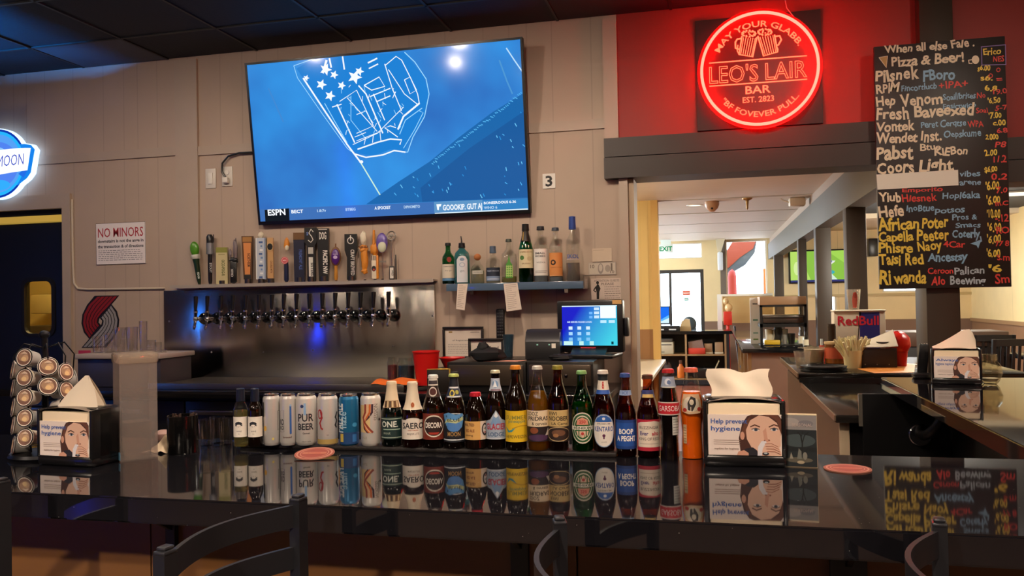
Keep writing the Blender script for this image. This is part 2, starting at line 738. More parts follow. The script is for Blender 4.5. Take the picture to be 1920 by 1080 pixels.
def groove_wall(name, c, pitch=.41, offs=(0., .28, .62), axis='X', dark=.62, wains=None):
    """Painted wall panelling: narrow V-grooves at fixed places along the wall, fine mottling, optional darker wainscot below."""
    m, N, L, b = newmat(name)
    MATS[name] = m
    b.inputs['Roughness'].default_value = .6
    g = N.new('ShaderNodeNewGeometry')
    sp = N.new('ShaderNodeSeparateXYZ')
    L.new(g.outputs['Position'], sp.inputs[0])
    def mth(op, a, v):
        n = N.new('ShaderNodeMath')
        n.operation = op
        L.new(a, n.inputs[0])
        if isinstance(v, (int, float)):
            n.inputs[1].default_value = v
        else:
            L.new(v, n.inputs[1])
        return n.outputs[0]
    s = mth('DIVIDE', sp.outputs[axis], pitch)
    tot = None
    for o in offs:
        f = mth('FRACT', mth('ADD', s, o + 20), 0)
        d = mth('LESS_THAN', f, .006 / pitch)
        tot = d if tot is None else mth('MAXIMUM', tot, d)
    nz = N.new('ShaderNodeTexNoise')
    nz.inputs['Scale'].default_value = 3.5
    nz.inputs['Detail'].default_value = 6
    L.new(g.outputs['Position'], nz.inputs['Vector'])
    c = lin(c)
    mx = N.new('ShaderNodeMix')
    mx.data_type = 'RGBA'
    mx.inputs[6].default_value = (*[v * .9 for v in c], 1)
    mx.inputs[7].default_value = (*[v * 1.08 for v in c], 1)
    L.new(nz.outputs['Fac'], mx.inputs[0])
    col = mx.outputs[2]
    if wains:
        w = N.new('ShaderNodeMix')
        w.data_type = 'RGBA'
        w.inputs[7].default_value = (*lin(wains[1]), 1)
        L.new(mth('LESS_THAN', sp.outputs['Z'], wains[0]), w.inputs[0])
        L.new(col, w.inputs[6])
        col = w.outputs[2]
    gr = N.new('ShaderNodeMix')
    gr.data_type = 'RGBA'
    L.new(tot, gr.inputs[0])
    L.new(col, gr.inputs[6])
    dk = N.new('ShaderNodeMix')
    dk.data_type = 'RGBA'
    dk.blend_type = 'MULTIPLY'
    dk.inputs[0].default_value = 1
    dk.inputs[7].default_value = (dark, dark, dark, 1)
    L.new(col, dk.inputs[6])
    L.new(dk.outputs[2], gr.inputs[7])
    L.new(gr.outputs[2], b.inputs['Base Color'])
    bp = N.new('ShaderNodeBump')
    bp.inputs['Strength'].default_value = .5
    bp.inputs['Distance'].default_value = .003
    L.new(mth('SUBTRACT', mth('MULTIPLY', nz.outputs['Fac'], .08), tot), bp.inputs['Height'])
    L.new(bp.outputs[0], b.inputs['Normal'])
    return m


TAUPE = groove_wall('taupe_panelling', '#baa593', pitch=.83, offs=(0., .17, .29, .47, .74), dark=.86)
TAUPET = M('taupe_trim', '#b7a594', .5, noise=.06, nscale=8)
YELLOW = groove_wall('warm_yellow_wall', '#e9cf96', pitch=3., offs=(0.,), axis='Y', wains=(.93, '#8a6444'))
YELLOWF = groove_wall('warm_yellow_far_wall', '#e2c996', pitch=4., offs=(.4,), axis='X', wains=(.98, '#7c5f4b'))
REDW = M('red_wall_paint', '#922219', .55, noise=.1, nscale=3)
BEAM = M('dark_brown_beam_paint', '#332b26', .5, noise=.1, nscale=6)
POST = M('grey_brown_post_paint', '#3a2f24', .5, noise=.06, nscale=7)
BEAML = M('grey_green_beam_paint', '#433b2b', .5, noise=.06, nscale=5)


def holed(mb, x0, x1, z0, z1, holes, y0, y1):
    xs = sorted({x0, x1, *[h[0] for h in holes], *[h[1] for h in holes]})
    zs = sorted({z0, z1, *[h[2] for h in holes], *[h[3] for h in holes]})
    for a, b in zip(xs, xs[1:]):
        for c, d in zip(zs, zs[1:]):
            if not any(h[0] <= a and b <= h[1] and h[2] <= c and d <= h[3] for h in holes):
                mb.box(a, b, y0, y1, c, d)
    return mb


def floor_mat(name, c, grout, size, rough):
    m, N, L, b = newmat(name)
    tc = N.new('ShaderNodeTexCoord')
    br = N.new('ShaderNodeTexBrick')
    br.offset = 0
    br.inputs['Scale'].default_value = 1 / size
    br.inputs['Brick Width'].default_value = 1
    br.inputs['Row Height'].default_value = 1
    br.inputs['Mortar Size'].default_value = .015
    c = lin(c)
    br.inputs['Color1'].default_value = (*c, 1)
    br.inputs['Color2'].default_value = (*[v * .85 for v in c], 1)
    br.inputs['Mortar'].default_value = (*lin(grout), 1)
    L.new(tc.outputs['Object'], br.inputs['Vector'])
    L.new(br.outputs['Color'], b.inputs['Base Color'])
    b.inputs['Roughness'].default_value = rough
    return m


mb = MB(floor_mat('dark_quarry_tile', '#4a3a33', '#2a2624', .15, .4))
mb.box(-5.7, 4.85, -3.6, 4.5, -.06, 0)
mb.use(floor_mat('red_quarry_tile', '#a05a44', '#7a5546', .15, .35))
mb.box(-4.15, 4.85, 4.5, 17.35, -.06, 0)
struct('floor', mb)

# dark drop ceiling: tiles pressed into a grid of narrow bars
TILE = M('dark_ceiling_tile', '#1c232c', .75, noise=.22, nscale=60, bump=.25)
TILEP = M('pale_ceiling_tile', '#5c6068', .75, noise=.14, nscale=9, bump=.2)
mb = MB(TILE)
mb.box(-5.7, 4.85, -3.6, 4.6, CEIL + .02, CEIL + .1)
mb.use(M('ceiling_grid_bar', '#17181b', .5))
x = -5.67
while x < 4.8:
    mb.box(x - .007, x + .007, -3.5, 4.44, CEIL + .012, CEIL + .022)
    x += .61
y = 4.02
while y > -3.5:
    mb.box(-5.6, 4.75, y - .007, y + .007, CEIL + .012, CEIL + .0215)
    y -= .61
mb.use(TILEP)
mb.box(-3.832, -3.238, 4.03, 4.44, CEIL + .0145, CEIL + .0195)
struct('ceiling', mb)

mb = MB(TAUPE)
holed(mb, -5.6, -.471, 0, 3.05, [(-4.97, -4.009, 0, 2.16)], YW, YW + .15)
struct('wall_back', mb)
mb = MB(REDW)
mb.box(-.471, 4.85, YW, YW + .15, 2.2, 3.05)
struct('wall_soffit', mb)
RM = M('dim_room_wall', '#5a4c42', .7)
for nm, b6 in (('wall_left', (-5.75, -5.6, -3.6, 4.6)), ('wall_rear', (-5.6, 4.85, -3.65, -3.5))):
    mb = MB(RM)
    mb.box(*b6, 0, 3.05)
    struct(nm, mb)
mb = MB(YELLOW)
mb.box(4.75, 4.9, -3.6, 17.35, 0, 3.05)
struct('wall_right', mb)
mb = MB(YELLOWF)
holed(mb, -4.15, 4.85, 0, 3.05, [(-1.1, -.16, 0, 2.04), (-1.1, -.18, 2.27, 2.58), (.28, 1.08, 1.49, 2.6), (2.0, 2.36, .86, 1.46), (3.2, 3.85, 1.50, 2.05)], 17.2, 17.35)
struct('wall_far', mb)
mb = MB(groove_wall('yellow_passage_wall', '#e3c57e', pitch=.09, offs=(0.,), dark=.93, wains=(1.11, '#9a7046')))
mb.box(-3.15, -.66, 9.8, 9.95, 0, 2.62)
mb.box(-3.15, -3.0, 4.6, 9.8, 0, 2.62)
mb.box(-4.15, -4.0, 9.8, 11.1, 0, 2.62)
mb.box(-4.15, -4.0, 16.7, 17.2, 0, 2.62)
mb.box(-4.15, -4.0, 11.1, 16.7, 0, .9)
mb.box(-4.15, -4.0, 11.1, 16.7, 2.5, 2.62)
mb.box(-4.15, -3.0, 9.8, 9.9, 0, 2.62)
struct('wall_passage', mb)
mb = MB(M('yellow_corner_trim', '#d9b268', .5))
mb.box(-.68, -.6, 9.77, 9.97, 0, 2.62)
struct('trim_1', mb)

# plank ceiling of the passage and the dark ceiling of the dining side
PLANK = M('cream_ceiling_board', '#dbd0c2', .6, noise=.07, nscale=3, stretch=(.6, 6, 1))
mb = MB(PLANK)
ys = [4.6, 6.4, 8.1, 9.9, 11.55, 13.25, 15.05, 17.2]
for a, b in zip(ys, ys[1:]):
    mb.box(-4.15, 1.25, a + .045, b - .045, 2.62, 2.66)
mb.use(M('ceiling_board_gap', '#2c231c', .8))
mb.box(-4.15, 1.25, 4.6, 17.2, 2.655, 2.75)
struct('ceiling_passage', mb)
mb = MB(M('dining_ceiling', '#26262a', .8))
mb.box(1.2, 4.9, 4.6, 14.6, 2.8, 2.9)
mb.use(M('dining_ceiling_pale', '#cdbda4', .7))
mb.box(1.2, 4.9, 14.6, 17.35, 2.72, 2.9)
struct('ceiling_dining', mb)

# header over the opening, in two boards, either side of the post
mb = MB(BEAM)
mb.box(-.545, 1.01, 4.40, 4.62, 2.235, 2.335)
mb.box(-.545, 1.01, 4.385, 4.62, 2.118, 2.228)
struct('beam_header', mb)
mb = MB(BEAM)
mb.box(1.16, 4.75, 4.40, 4.62, 2.11, 2.215)
mb.box(1.16, 4.75, 4.385, 4.62, 2.0, 2.103)
struct('beam_header.001', mb)
mb = MB(POST)
mb.box(1.01, 1.16, 4.375, 4.60, 0, CEIL, r=.004)
struct('column_1', mb)
# beam running back along the dining side, and its posts
mb = MB(BEAML)
mb.box(1.1, 1.27, 4.62, 17.2, 2.2, 2.50)
mb.use(M('beam_top_trim', '#9b8471', .6))
mb.box(1.13, 1.27, 4.62, 17.2, 2.50, 2.62)
struct('beam_dining', mb)
for i, (py, px_, w) in enumerate(((7.36, 1.1, .155), (9.45, 1.1, .155), (11.3, 1.1, .10), (15.6, 1.1, .16))):
    mb = MB(POST)
    mb.box(px_, px_ + w, py, py + .17, 0 if i < 2 else .6, 2.2, r=.003)
    struct('column_%d' % (i + 2), mb)

# trims of the taupe wall
mb = MB(TAUPET)
mb.box(-3.181, -3.027, YW - .018, YW, 1.58, CEIL)
struct('trim_2', mb)
mb = MB(TAUPET)
mb.box(-5.6, -3.181, YW - .012, YW, 2.408, 2.462)
struct('trim_3', mb)
mb = MB(TAUPET)
mb.box(-3.027, -.545, YW - .012, YW, 2.398, 2.452)
struct('trim_4', mb)
mb = MB(TAUPET)
mb.box(-.545, -.470, YW - .02, YW, 2.335, CEIL)
struct('trim_5', mb)
mb = MB(TAUPET)
mb.box(-.472, -.425, 4.415, YW + .17, 0, 2.118)
mb.use(M('cream_jamb', '#b9a287', .5))
mb.box(-.425, -.395, 4.44, YW + .19, 0, 2.118)
struct('trim_6', mb)
# casing of the kitchen door and its dark leaf with a lit pane
mb = MB(TAUPET)
mb.box(-4.009, -3.947, YW - .02, YW + .02, 0, 2.21)
mb.box(-5.03, -4.009, YW - .02, YW + .02, 2.12, 2.21)
mb.box(-5.03, -4.97, YW - .02, YW + .02, 0, 2.12)
struct('trim_7', mb)
mb = MB(M('door_gap_glow', '#b08a3a', .6, emit='#e0b850', es=.45))  # kitchen light through the gap over the door, put into a glowing strip
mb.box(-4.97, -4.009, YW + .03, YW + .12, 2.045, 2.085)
struct('lit_door_gap', mb)

mb = MB(M('dark_door_head', '#15130f', .7))
mb.box(-4.97, -4.009, YW + .03, YW + .14, 2.085, 2.165)
struct('trim_13', mb)
# the lit kitchen behind the door, seen through its pane
mb = MB(M('kitchen_wall', '#cdb878', .6))
mb.box(-6.9, -3.2, 6.6, 6.7, 0, 2.6)
mb.box(-6.9, -6.8, 4.6, 6.6, 0, 2.6)
mb.box(-3.25, -3.16, 4.6, 6.6, 0, 2.6)
mb.box(-6.9, -5.6, 4.5, 4.6, 0, 2.6)
mb.box(-6.9, -3.16, 4.6, 6.7, 2.6, 2.7)
mb.box(-6.9, -3.2, 6.57, 6.6, 1.62, 1.66)
mb.use(M('kitchen_floor', '#6b5a48', .5))
mb.box(-6.9, -4.15, 4.5, 6.7, -.06, 0)
struct('wall_kitchen', mb)
light('kitchen_lamp_light', 'POINT', (-4.6, 5.5, 2.35), 62, (1.0, .84, .48), .08)
a, b = W(73, 588, Y=6.2), W(112, 558, Y=6.2)
mb = MB(M('pale_hood', '#d8c690', .4))
mb.box(a.x, b.x + .25, 6.1, 6.57, a.z, b.z + .03, r=.01)
solo('range_hood', mb, 'pale range hood seen through the pane of the black door', 'range hood')
a, b = W(80, 645, Y=6.1), W(120, 609, Y=6.1)
mb = MB(M('dark_range', '#3a3222', .4))
mb.box(a.x, b.x + .3, 5.9, 6.57, 0, b.z, r=.01)
solo('kitchen_range', mb, 'dark range block seen low through the pane of the black door', 'range')
a, b = W(59, 700, Y=6.3), W(74, 613, Y=6.3)
mb = MB(M('orange_crate', '#b85a2c', .6))
mb.box(a.x, b.x, 6.2, 6.5, b.z - .06, b.z, r=.005)
mb.use(M('steel_stand', '#8a7f60', .4))
mb.box(a.x - .05, b.x + .02, 6.2, 6.55, 0, b.z - .061, r=.005)
solo('kitchen_stand', mb, 'steel stand with an orange lid seen through the pane of the black door', 'stand')
door = bpy.data.objects.new('door_1', None)
COL.objects.link(door)
door['kind'] = 'structure'
door.location = (-4.49, YW + .08, 0)
DX0, DX1 = -.478, .478
wa, wb = W(46, 527, Y=YW + .06), W(100, 626, Y=YW + .06)
wx0, wx1, wz0, wz1 = wa.x + 4.49, wb.x + 4.49, wb.z, wa.z
def rrect(x0, x1, z0, z1, r, n=6):
    out = []
    for cx, cz, a0 in ((x1 - r, z1 - r, 0), (x0 + r, z1 - r, PI / 2), (x0 + r, z0 + r, PI), (x1 - r, z0 + r, 1.5 * PI)):
        out += [(cx + r * math.cos(a0 + PI / 2 * i / n), cz + r * math.sin(a0 + PI / 2 * i / n)) for i in range(n + 1)]
    return out
mb = MB(M('black_door_laminate', '#10141d', .42, noise=.1, nscale=20))
holed(mb, DX0, DX1, .01, 2.04, [(wx0, wx1, wz0, wz1)], -.022, .022)
struct('door_leaf', mb, door)
mb = MB(M('black_rubber', '#0c0c0d', .6))
o_, i_ = rrect(wx0 - .022, wx1 + .022, wz0 - .022, wz1 + .022, .065), rrect(wx0 + .004, wx1 - .004, wz0 + .004, wz1 - .004, .046)
n = len(o_)
vs_ = [(p[0], -.03, p[1]) for p in o_] + [(p[0], -.03, p[1]) for p in i_] + [(p[0], -.005, p[1]) for p in i_] + [(p[0], -.021, p[1]) for p in o_]
mb.add(vs_, [(k * n + i, k * n + (i + 1) % n, (k + 1) * n + (i + 1) % n, (k + 1) * n + i) for k in range(2) for i in range(n)] + [(i, 3 * n + i, 3 * n + (i + 1) % n, (i + 1) % n) for i in range(n)])
struct('window_gasket', mb, door)
mb = MB(thin('door_glass', '#f5efdc'))
mb.box(wx0, wx1, -.012, -.009, wz0, wz1)
struct('door_glass_pane', mb, door)

# windows and glazed door of the far wall
FR = M('dark_bronze_frame', '#3a3632', .45, .3)
FRL = M('cream_window_frame', '#d9d0bf', .5)
PANE = thin('window_glass', '#f4faff')
def window(name, x0, x1, z0, z1, fw=.05, mull=()):
    root = bpy.data.objects.new(name, None)
    COL.objects.link(root)
    root['kind'] = 'structure'
    root.location = ((x0 + x1) / 2, 17.27, z0)
    fm = FR if name == 'door_2' else FRL
    w, h = (x1 - x0) / 2, z1 - z0
    mb = MB(fm)
    holed(mb, -w, w, 0, h, [(-w + fw, w - fw, fw, h - fw)], -.04, .04)
    for m_ in mull:
        mb.box(m_ - .025, m_ + .025, -.04, .04, fw, h - fw)
    struct('window_frame', mb, root)
    mb = MB(PANE)
    mb.box(-w + fw, w - fw, -.004, .004, fw, h - fw)
    struct('window_glass', mb, root)
    return root
window('window_1', -1.1, -.18, 2.27, 2.58, .02)
w5 = bpy.data.objects.new('added_window', None)  # unseen window added to bring more daylight onto the passage ceiling
COL.objects.link(w5)
w5['kind'] = 'structure'
w5.location = (-4.08, 13.9, .9)
mb = MB(FRL)
for k in range(5):
    mb.box(-.03, .03, -2.8 + 1.385 * k, -2.74 + 1.385 * k, .03, 1.57)
mb.box(-.04, .04, -2.8, 2.8, 0, .03)
mb.box(-.04, .04, -2.8, 2.8, 1.57, 1.6)
struct('window_frame', mb, w5)
mb = MB(PANE)
mb.box(-.004, .004, -2.8, 2.8, .03, 1.57)
struct('window_glass', mb, w5)
d2 = window('door_2', -1.1, -.16, 0, 2.04, .07, (-.2,))
window('window_2', .28, 1.08, 1.49, 2.6, .03)
window('window_3', 2.0, 2.36, .86, 1.46, .03)
window('window_4', 3.2, 3.85, 1.50, 2.05, .03)
# half wall of the lobby booth under the far window
mb = MB(groove_wall('booth_half_wall', '#c9a468', pitch=9., offs=(0.,), wains=(.98, '#7c5f4b')))
mb.box(.19, 1.08, 15.9, 16.0, 0, 1.48)
mb.use(M('pale_cap', '#e8dcc4', .5))
mb.box(.17, 1.08, 15.86, 16.04, 1.48, 1.52)
struct('wall_booth', mb)
mb = MB(M('white_corner_post', '#efe6d8', .5))
mb.box(.09, .17, 15.86, 16.04, 0, 1.52)
struct('trim_9', mb)
mb = MB(M('lobby_corner_post', '#6d6154', .5))
mb.box(.17, .28, 17.08, 17.2, 1.5, 2.62)
struct('trim_10', mb)
mb = MB(M('dining_wall_rail', '#b9a06e', .5))
mb.box(1.3, 4.75, 17.17, 17.2, 1.43, 1.48)
struct('trim_11', mb)
mb = MB(M('wainscot_cap', '#9c7750', .5))
mb.box(4.72, 4.75, 4.6, 17.2, .93, .99)
struct('trim_12', mb)

# outdoors
mb = MB(M('pale_pavement', '#d9d4cc', .9))
mb.box(-8, 9, 17.36, 34, -.12, -.05)
mb.box(-16, -4.2, 6, 17.36, -.12, -.05)
struct('ground_outside', mb)
# the curved canopy outside the far window
def sky_px(l, Y):
    return [(W(x_, y_, Y=Y).x, W(x_, y_, Y=Y).z) for x_, y_ in l]
mb = MB(M('red_orange_canopy_paint', '#7a2a18', .5))
mb.prism(sky_px([(1340, 512), (1352, 487), (1374, 452), (1420, 446), (1412, 466), (1388, 482), (1366, 502)], 18.6)[::-1], 18.6, 19.7)
mb.use(M('blue_grey_canopy_underside', '#38434f', .5))
mb.prism(sky_px([(1366, 502), (1388, 482), (1412, 466), (1419, 450), (1415, 474), (1398, 496), (1372, 511), (1345, 514)], 18.62)[::-1], 18.62, 19.6)
mb.use(M('canopy_pole', '#6d7278', .5))
mb.cyl((.33, 19.2, -.05), (.33, 19.2, 2.15), .05, 14)
solo('canopy', mb, 'red and grey curved canopy outside the far window', 'canopy')
mb = MB(M('red_post_paint', '#8a1f16', .6))
mb.lathe([(0, -.05), (.09, -.05), (.09, 1.9), (.07, 2.0), (.0, 2.06)], 20, Matrix.Translation((.42, 18.2, 0)))
solo('bollard', mb, 'red round-topped post outside the far window at its left edge', 'post', group='red posts outside')
mb = MB(M('orange_post_paint', '#d2622f', .6))
mb.box(1.06, 1.16, 18.2, 18.3, -.05, 2.05, r=.01)
solo('bollard.001', mb, 'orange square post outside the far window at its right edge', 'post', group='red posts outside')

# ================================================================ on the back wall
# television
tl, tr = W(460, 115, Y=4.285), W(982, 73, Y=4.285)
bl, br_ = W(485, 420, Y=4.415), W(993, 402, Y=4.415)
cx = (tl.x + tr.x + bl.x + br_.x) / 4
tw = (tr.x - tl.x + br_.x - bl.x) / 2
ztop, zbot = (tl.z + tr.z) / 2, (bl.z + br_.z) / 2
up = Vector((0, 4.285 - 4.415, ztop - zbot))
th = up.length
up.normalize()
xr = Vector((1, 0, 0))
zn = xr.cross(up)
TVM = Matrix((xr, up, zn)).transposed().to_4x4()
TVM.translation = Vector((cx, 4.35, (ztop + zbot) / 2))
tv = thing('television', 'large wall-mounted flat television showing a blue glowing shield', 'television')
tv.matrix_world = TVM
mb = MB(M('tv_black_bezel', '#08090b', .3))
w2, h2 = tw / 2, th / 2
bz = .012
mb.box(-w2, w2, -h2, h2, -.035, -.002, r=.004)
for a in ((-w2, w2, h2 - bz, h2), (-w2, w2, -h2, -h2 + .02), (-w2, -w2 + bz, -h2 + .02, h2 - bz), (w2 - bz, w2, -h2 + .02, h2 - bz)):
    mb.box(*a, -.002, .006)
obj('bezel', mb, tv)
mb = MB(BLACKM)
mb.box(-.3, .3, -.2, .2, -.062, -.035)
obj('wall_mount', mb, tv)
# the lit picture
m, N, L, b = newmat('tv_picture')
tc = N.new('ShaderNodeTexCoord')
sp = N.new('ShaderNodeSeparateXYZ')
L.new(tc.outputs['Object'], sp.inputs[0])
nz = N.new('ShaderNodeTexNoise')
nz.inputs['Scale'].default_value = 1.6
nz.inputs['Detail'].default_value = 3
L.new(tc.outputs['Object'], nz.inputs[0])
rp = N.new('ShaderNodeValToRGB')
e = rp.color_ramp.elements
e[0].position, e[0].color = .28, (*lin('#2c64b8'), 1)
e[1].position, e[1].color = .72, (*lin('#3599ea'), 1)
L.new(nz.outputs['Fac'], rp.inputs[0])
b.inputs['Base Color'].default_value = (.004, .005, .008, 1)
b.inputs['Roughness'].default_value = .10
L.new(rp.outputs[0], b.inputs['Emission Color'])
b.inputs['Emission Strength'].default_value = 1.0
mb = MB(m)
mb.add([(-w2 + bz, -h2 + .02, .0), (w2 - bz, -h2 + .02, .0), (w2 - bz, h2 - bz, .0), (-w2 + bz, h2 - bz, .0)], [(0, 1, 2, 3)])
TVR = .10
def tvm(c):
    k = 'tvlit_' + c
    return MATS.get(k) or M(k, '#020305', .10, emit=c, es=1.05)
art = PxArt(TVM, .00012, tvm)
q = lambda x, y: (440 + x / 2.8415, 60 + y / 2.842)
Q = lambda l: [q(*p) for p in l]
art.ppoly(Q([(700, 918), (870, 800), (1040, 690), (1190, 565), (1370, 430), (1540, 325), (1562, 885)]), '#1c66aa')
art.ppoly(Q([(990, 830), (1250, 620), (1545, 420), (1560, 880), (1000, 905)]), '#1a5a9c')
art.ppoly(Q([(330, 195), (420, 140), (905, 108), (1010, 240), (1036, 330), (1010, 460), (925, 590), (905, 640), (830, 625), (740, 660), (650, 645), (590, 600), (480, 420)]), '#1e7fd2')
rnd = random.Random(3)
for i in range(70):
    t = rnd.random()
    x_, y_ = 760 + 790 * t, 900 - 560 * t + rnd.random() * (120 + 380 * t)
    if y_ < 870:
        art.pline(Q([(x_, y_), (x_ + rnd.uniform(3, 12), y_ + rnd.uniform(6, 20))]), 1.6, rnd.choice(('#4fb0ee', '#2b8fd8', '#6cc6f4')))
for i in range(60):
    t = i / 60
    x_, y_ = 1050 + 480 * t, 690 - 370 * t + rnd.uniform(-6, 10)
    art.pline(Q([(x_, y_), (x_ + 9, y_ + 5)]), 1.4, '#57b5ee')
WH, CY = '#f2f8ff', '#9bd8ff'
for l, w, c in (
        ([(315, 180), (335, 245), (470, 440), (600, 620), (640, 650)], 1.3, CY), ([(365, 245), (480, 420), (600, 600), (668, 690)], 3.2, WH),
        ([(668, 690), (775, 868)], 2.4, '#cdeed6'), ([(315, 180), (400, 150), (450, 135)], 1.2, CY),
        ([(905, 108), (960, 160), (1020, 250), (1036, 330), (1012, 450), (950, 560), (922, 640), (890, 640)], 1.8, CY),
        ([(800, 180), (860, 130), (890, 150), (940, 250), (975, 330), (985, 385)], 1.8, WH), ([(640, 650), (700, 668), (790, 655), (850, 632), (910, 640)], 2.6, WH),
        ([(655, 625), (760, 588), (830, 570), (890, 575), (880, 600)], 2.6, WH), ([(630, 600), (760, 540), (900, 400)], 1.4, WH),
        ([(660, 285), (700, 330), (790, 540)], 2.6, WH), ([(545, 385), (640, 590)], 2.6, WH), ([(560, 370), (650, 310), (740, 500), (650, 540)], 1.6, WH),
        ([(600, 350), (760, 530)], 1.5, WH), ([(620, 340), (620, 470), (700, 570)], 1.3, CY), ([(650, 440), (700, 420), (740, 500)], 1.6, WH),
        ([(690, 285), (770, 240), (800, 290), (730, 310), (690, 285)], 2., WH), ([(720, 345), (830, 300)], 2., WH), ([(740, 330), (800, 470)], 2., WH), ([(760, 370), (830, 340)], 2., WH),
        ([(800, 170), (840, 300), (890, 420)], 1.8, WH), ([(820, 200), (905, 330), (980, 390)], 1.6, WH), ([(905, 255), (935, 240), (970, 310), (935, 330), (905, 255)], 1.6, WH),
        ([(870, 520), (900, 450), (985, 380)], 3.4, WH), ([(880, 545), (910, 470), (1000, 405)], 1.6, CY), ([(860, 510), (830, 500), (800, 510), (870, 560)], 1.8, WH),
        ([(985, 420), (1005, 430), (960, 520), (900, 620)], 1.4, CY), ([(480, 380), (530, 470), (600, 590)], 1.6, CY), ([(520, 400), (570, 385)], 2, WH),
        ([(710, 165), (760, 140)], 3, WH), ([(715, 195), (765, 170)], 2.4, WH), ([(575, 130), (585, 200)], 3, WH), ([(490, 150), (470, 220)], 4.4, WH), ([(505, 140), (515, 190)], 3.4, WH),
        ([(1447, 85), (1490, 150), (1535, 215)], 2.4, '#b9dcf5'), ([(1410, 150), (1450, 260), (1480, 330)], 3, '#4c93cf'), ([(180, 300), (260, 480)], 3, '#3f86cf'),
        ([(640, 560), (700, 535)], 1.3, WH), ([(650, 580), (780, 530)], 1.2, WH), ([(700, 560), (690, 600)], 1.3, WH), ([(740, 545), (735, 590)], 1.3, WH), ([(775, 535), (780, 580)], 1.3, WH)):
    art.pline(Q(l), w, c)
def star(cx, cy_, r):
    art.ppoly(Q([(cx + (r if i % 2 == 0 else r * .45) * math.cos(-1.2 + PI * i / 5), cy_ + (r if i % 2 == 0 else r * .45) * math.sin(-1.2 + PI * i / 5)) for i in range(10)]), WH)
for s_ in ((485, 200, 34), (530, 228, 24), (462, 280, 30), (508, 340, 30), (570, 285, 24), (382, 245, 18), (640, 240, 40), (665, 210, 26)):
    star(*s_)
for i in range(40):
    x_, y_ = rnd.uniform(560, 900), rnd.uniform(270, 540)
    if x_ - 560 < y_ + 40:
        art.pline(Q([(x_, y_), (x_ + rnd.uniform(-16, 20), y_ + rnd.uniform(10, 34))]), 1.1, rnd.choice((WH, CY)))
art.pell(*q(675, 692), 3.6, 3, WH)
# the ticker
art.ppoly(Q([(128, 945), (1562, 884), (1564, 962), (134, 1018)]), '#3d6fb4')
art.ppoly(Q([(160, 948), (290, 940), (293, 1008), (164, 1014)]), '#06131d')
art.ppoly(Q([(1062, 908), (1560, 886), (1564, 940), (1066, 962)]), '#2f7fc0')
art.ppoly(Q([(1062, 905), (1320, 894), (1322, 952), (1064, 962)]), '#5c93c4')
art.ppoly(Q([(1066, 964), (1562, 940), (1563, 950), (1067, 970)]), '#dff3ff')
for s_, x0, x1, y_, h in (('ESPN', 178, 272, 978, 11), ('BECT', 303, 366, 966, 6), ('1.8:7v', 440, 488, 960, 5), ('BTBEG', 592, 645, 953, 5), ('A SPOCKET', 746, 832, 946, 5.4),
                          ('DIPHOMETO', 902, 988, 940, 5), ('GOOOKIP. GUT AJ', 1110, 1320, 950, 10), ('BONEEROOUS 6-36', 1328, 1500, 918, 4.6), ('WHO 6', 1328, 1400, 944, 5)):
    a = q(x0, y_)
    art.ptext(s_, a[0], q(x1, y_)[0], a[1], h, WH if h != 5 else '#b8d4ee', bold=.03, rot=.0)
art.ppoly(Q([(1075, 918), (1102, 916), (1098, 930), (1090, 930), (1088, 950), (1080, 948)]), WH)
art.flat(mb, Matrix.Translation((0, 0, .0004)))
obj('screen', mb, tv)

# neon bar sign
nc = W(1423, 130, Y=4.36)
ns = thing('neon_sign', 'round red neon bar sign with two beer mugs on a black square board', 'neon sign', (nc.x, 4.36, nc.z))
mb = MB(M('black_backing_board', '#1c1212', .5, noise=.2, nscale=5))
a, b = W(1308, 246, Y=4.44), W(1538, 18, Y=4.44)
mb.box(a.x - nc.x, b.x - nc.x, .072, .09, a.z - nc.z, b.z - nc.z)
obj('backing_board', mb, ns)
RD, RR = .305, .283
mb = MB(thin('acrylic_red_glow', '#ff6a60', .5, .35, milk=.45, milkc='#c01414'))  # clear disc; the red glow of the tubes is put into its tint
T90 = Matrix.Rotation(PI / 2, 4, 'X')
mb.lathe([(0, -.004), (RD, -.004), (RD, .004), (0, .004)], 64, T90)
obj('acrylic_disc', mb, ns)
mb = MB(glow('#ffb49a', 1.0))
tubem = M('neon_tube', '#200504', .4, emit='#ff1a10', es=1)
m_, N_, L_, b_ = newmat('neon_tube_lit')
b_.inputs['Base Color'].default_value = (.2, .02, .01, 1)
b_.inputs['Emission Color'].default_value = (1.0, .0046, .0030, 1)
b_.inputs['Emission Strength'].default_value = 120.0
mb = MB(m_)
mb.tube([(RR * math.cos(2 * PI * i / 72), -.018, RR * math.sin(2 * PI * i / 72)) for i in range(72)], .0075, 10, True)
obj('ring_tube', mb, ns)
m2, N_, L_, b_ = newmat('neon_line_lit')
b_.inputs['Base Color'].default_value = (.2, .02, .01, 1)
b_.inputs['Emission Color'].default_value = (1.0, .105, .045, 1)
b_.inputs['Emission Strength'].default_value = 3.2
T = facing((0, -.008, 0))
Tw = facing((nc.x, 4.352, nc.z))
art = PxArt(Tw, .0003, lambda c: m2)
c7 = lambda x, y: (1280 + x / 4.153, y / 4.154)
C7 = lambda l: [c7(*p) for p in l]
art.text('MAY YOUR GLABB.', 0, 0, .030, 'x', w=.47, al='C', arc=.215, bold=.014)
art.text('"BF FOVEVER PULL.', 0, 0, .028, 'x', w=.44, al='C', arc=-.243, bold=.014)
art.ptext('BAR', *[c7(*p)[0] for p in ((490, 0), (685, 0))], c7(0, 733)[1], 14.5, 'x', bold=.01)
art.ptext('EST. 2823', *[c7(*p)[0] for p in ((468, 0), (712, 0))], c7(0, 802)[1], 10.5, 'x', bold=.01)
for l in ([(205, 492), (968, 434)], [(207, 672), (970, 617)]):
    art.pline(C7(l), 2.2, 'x')
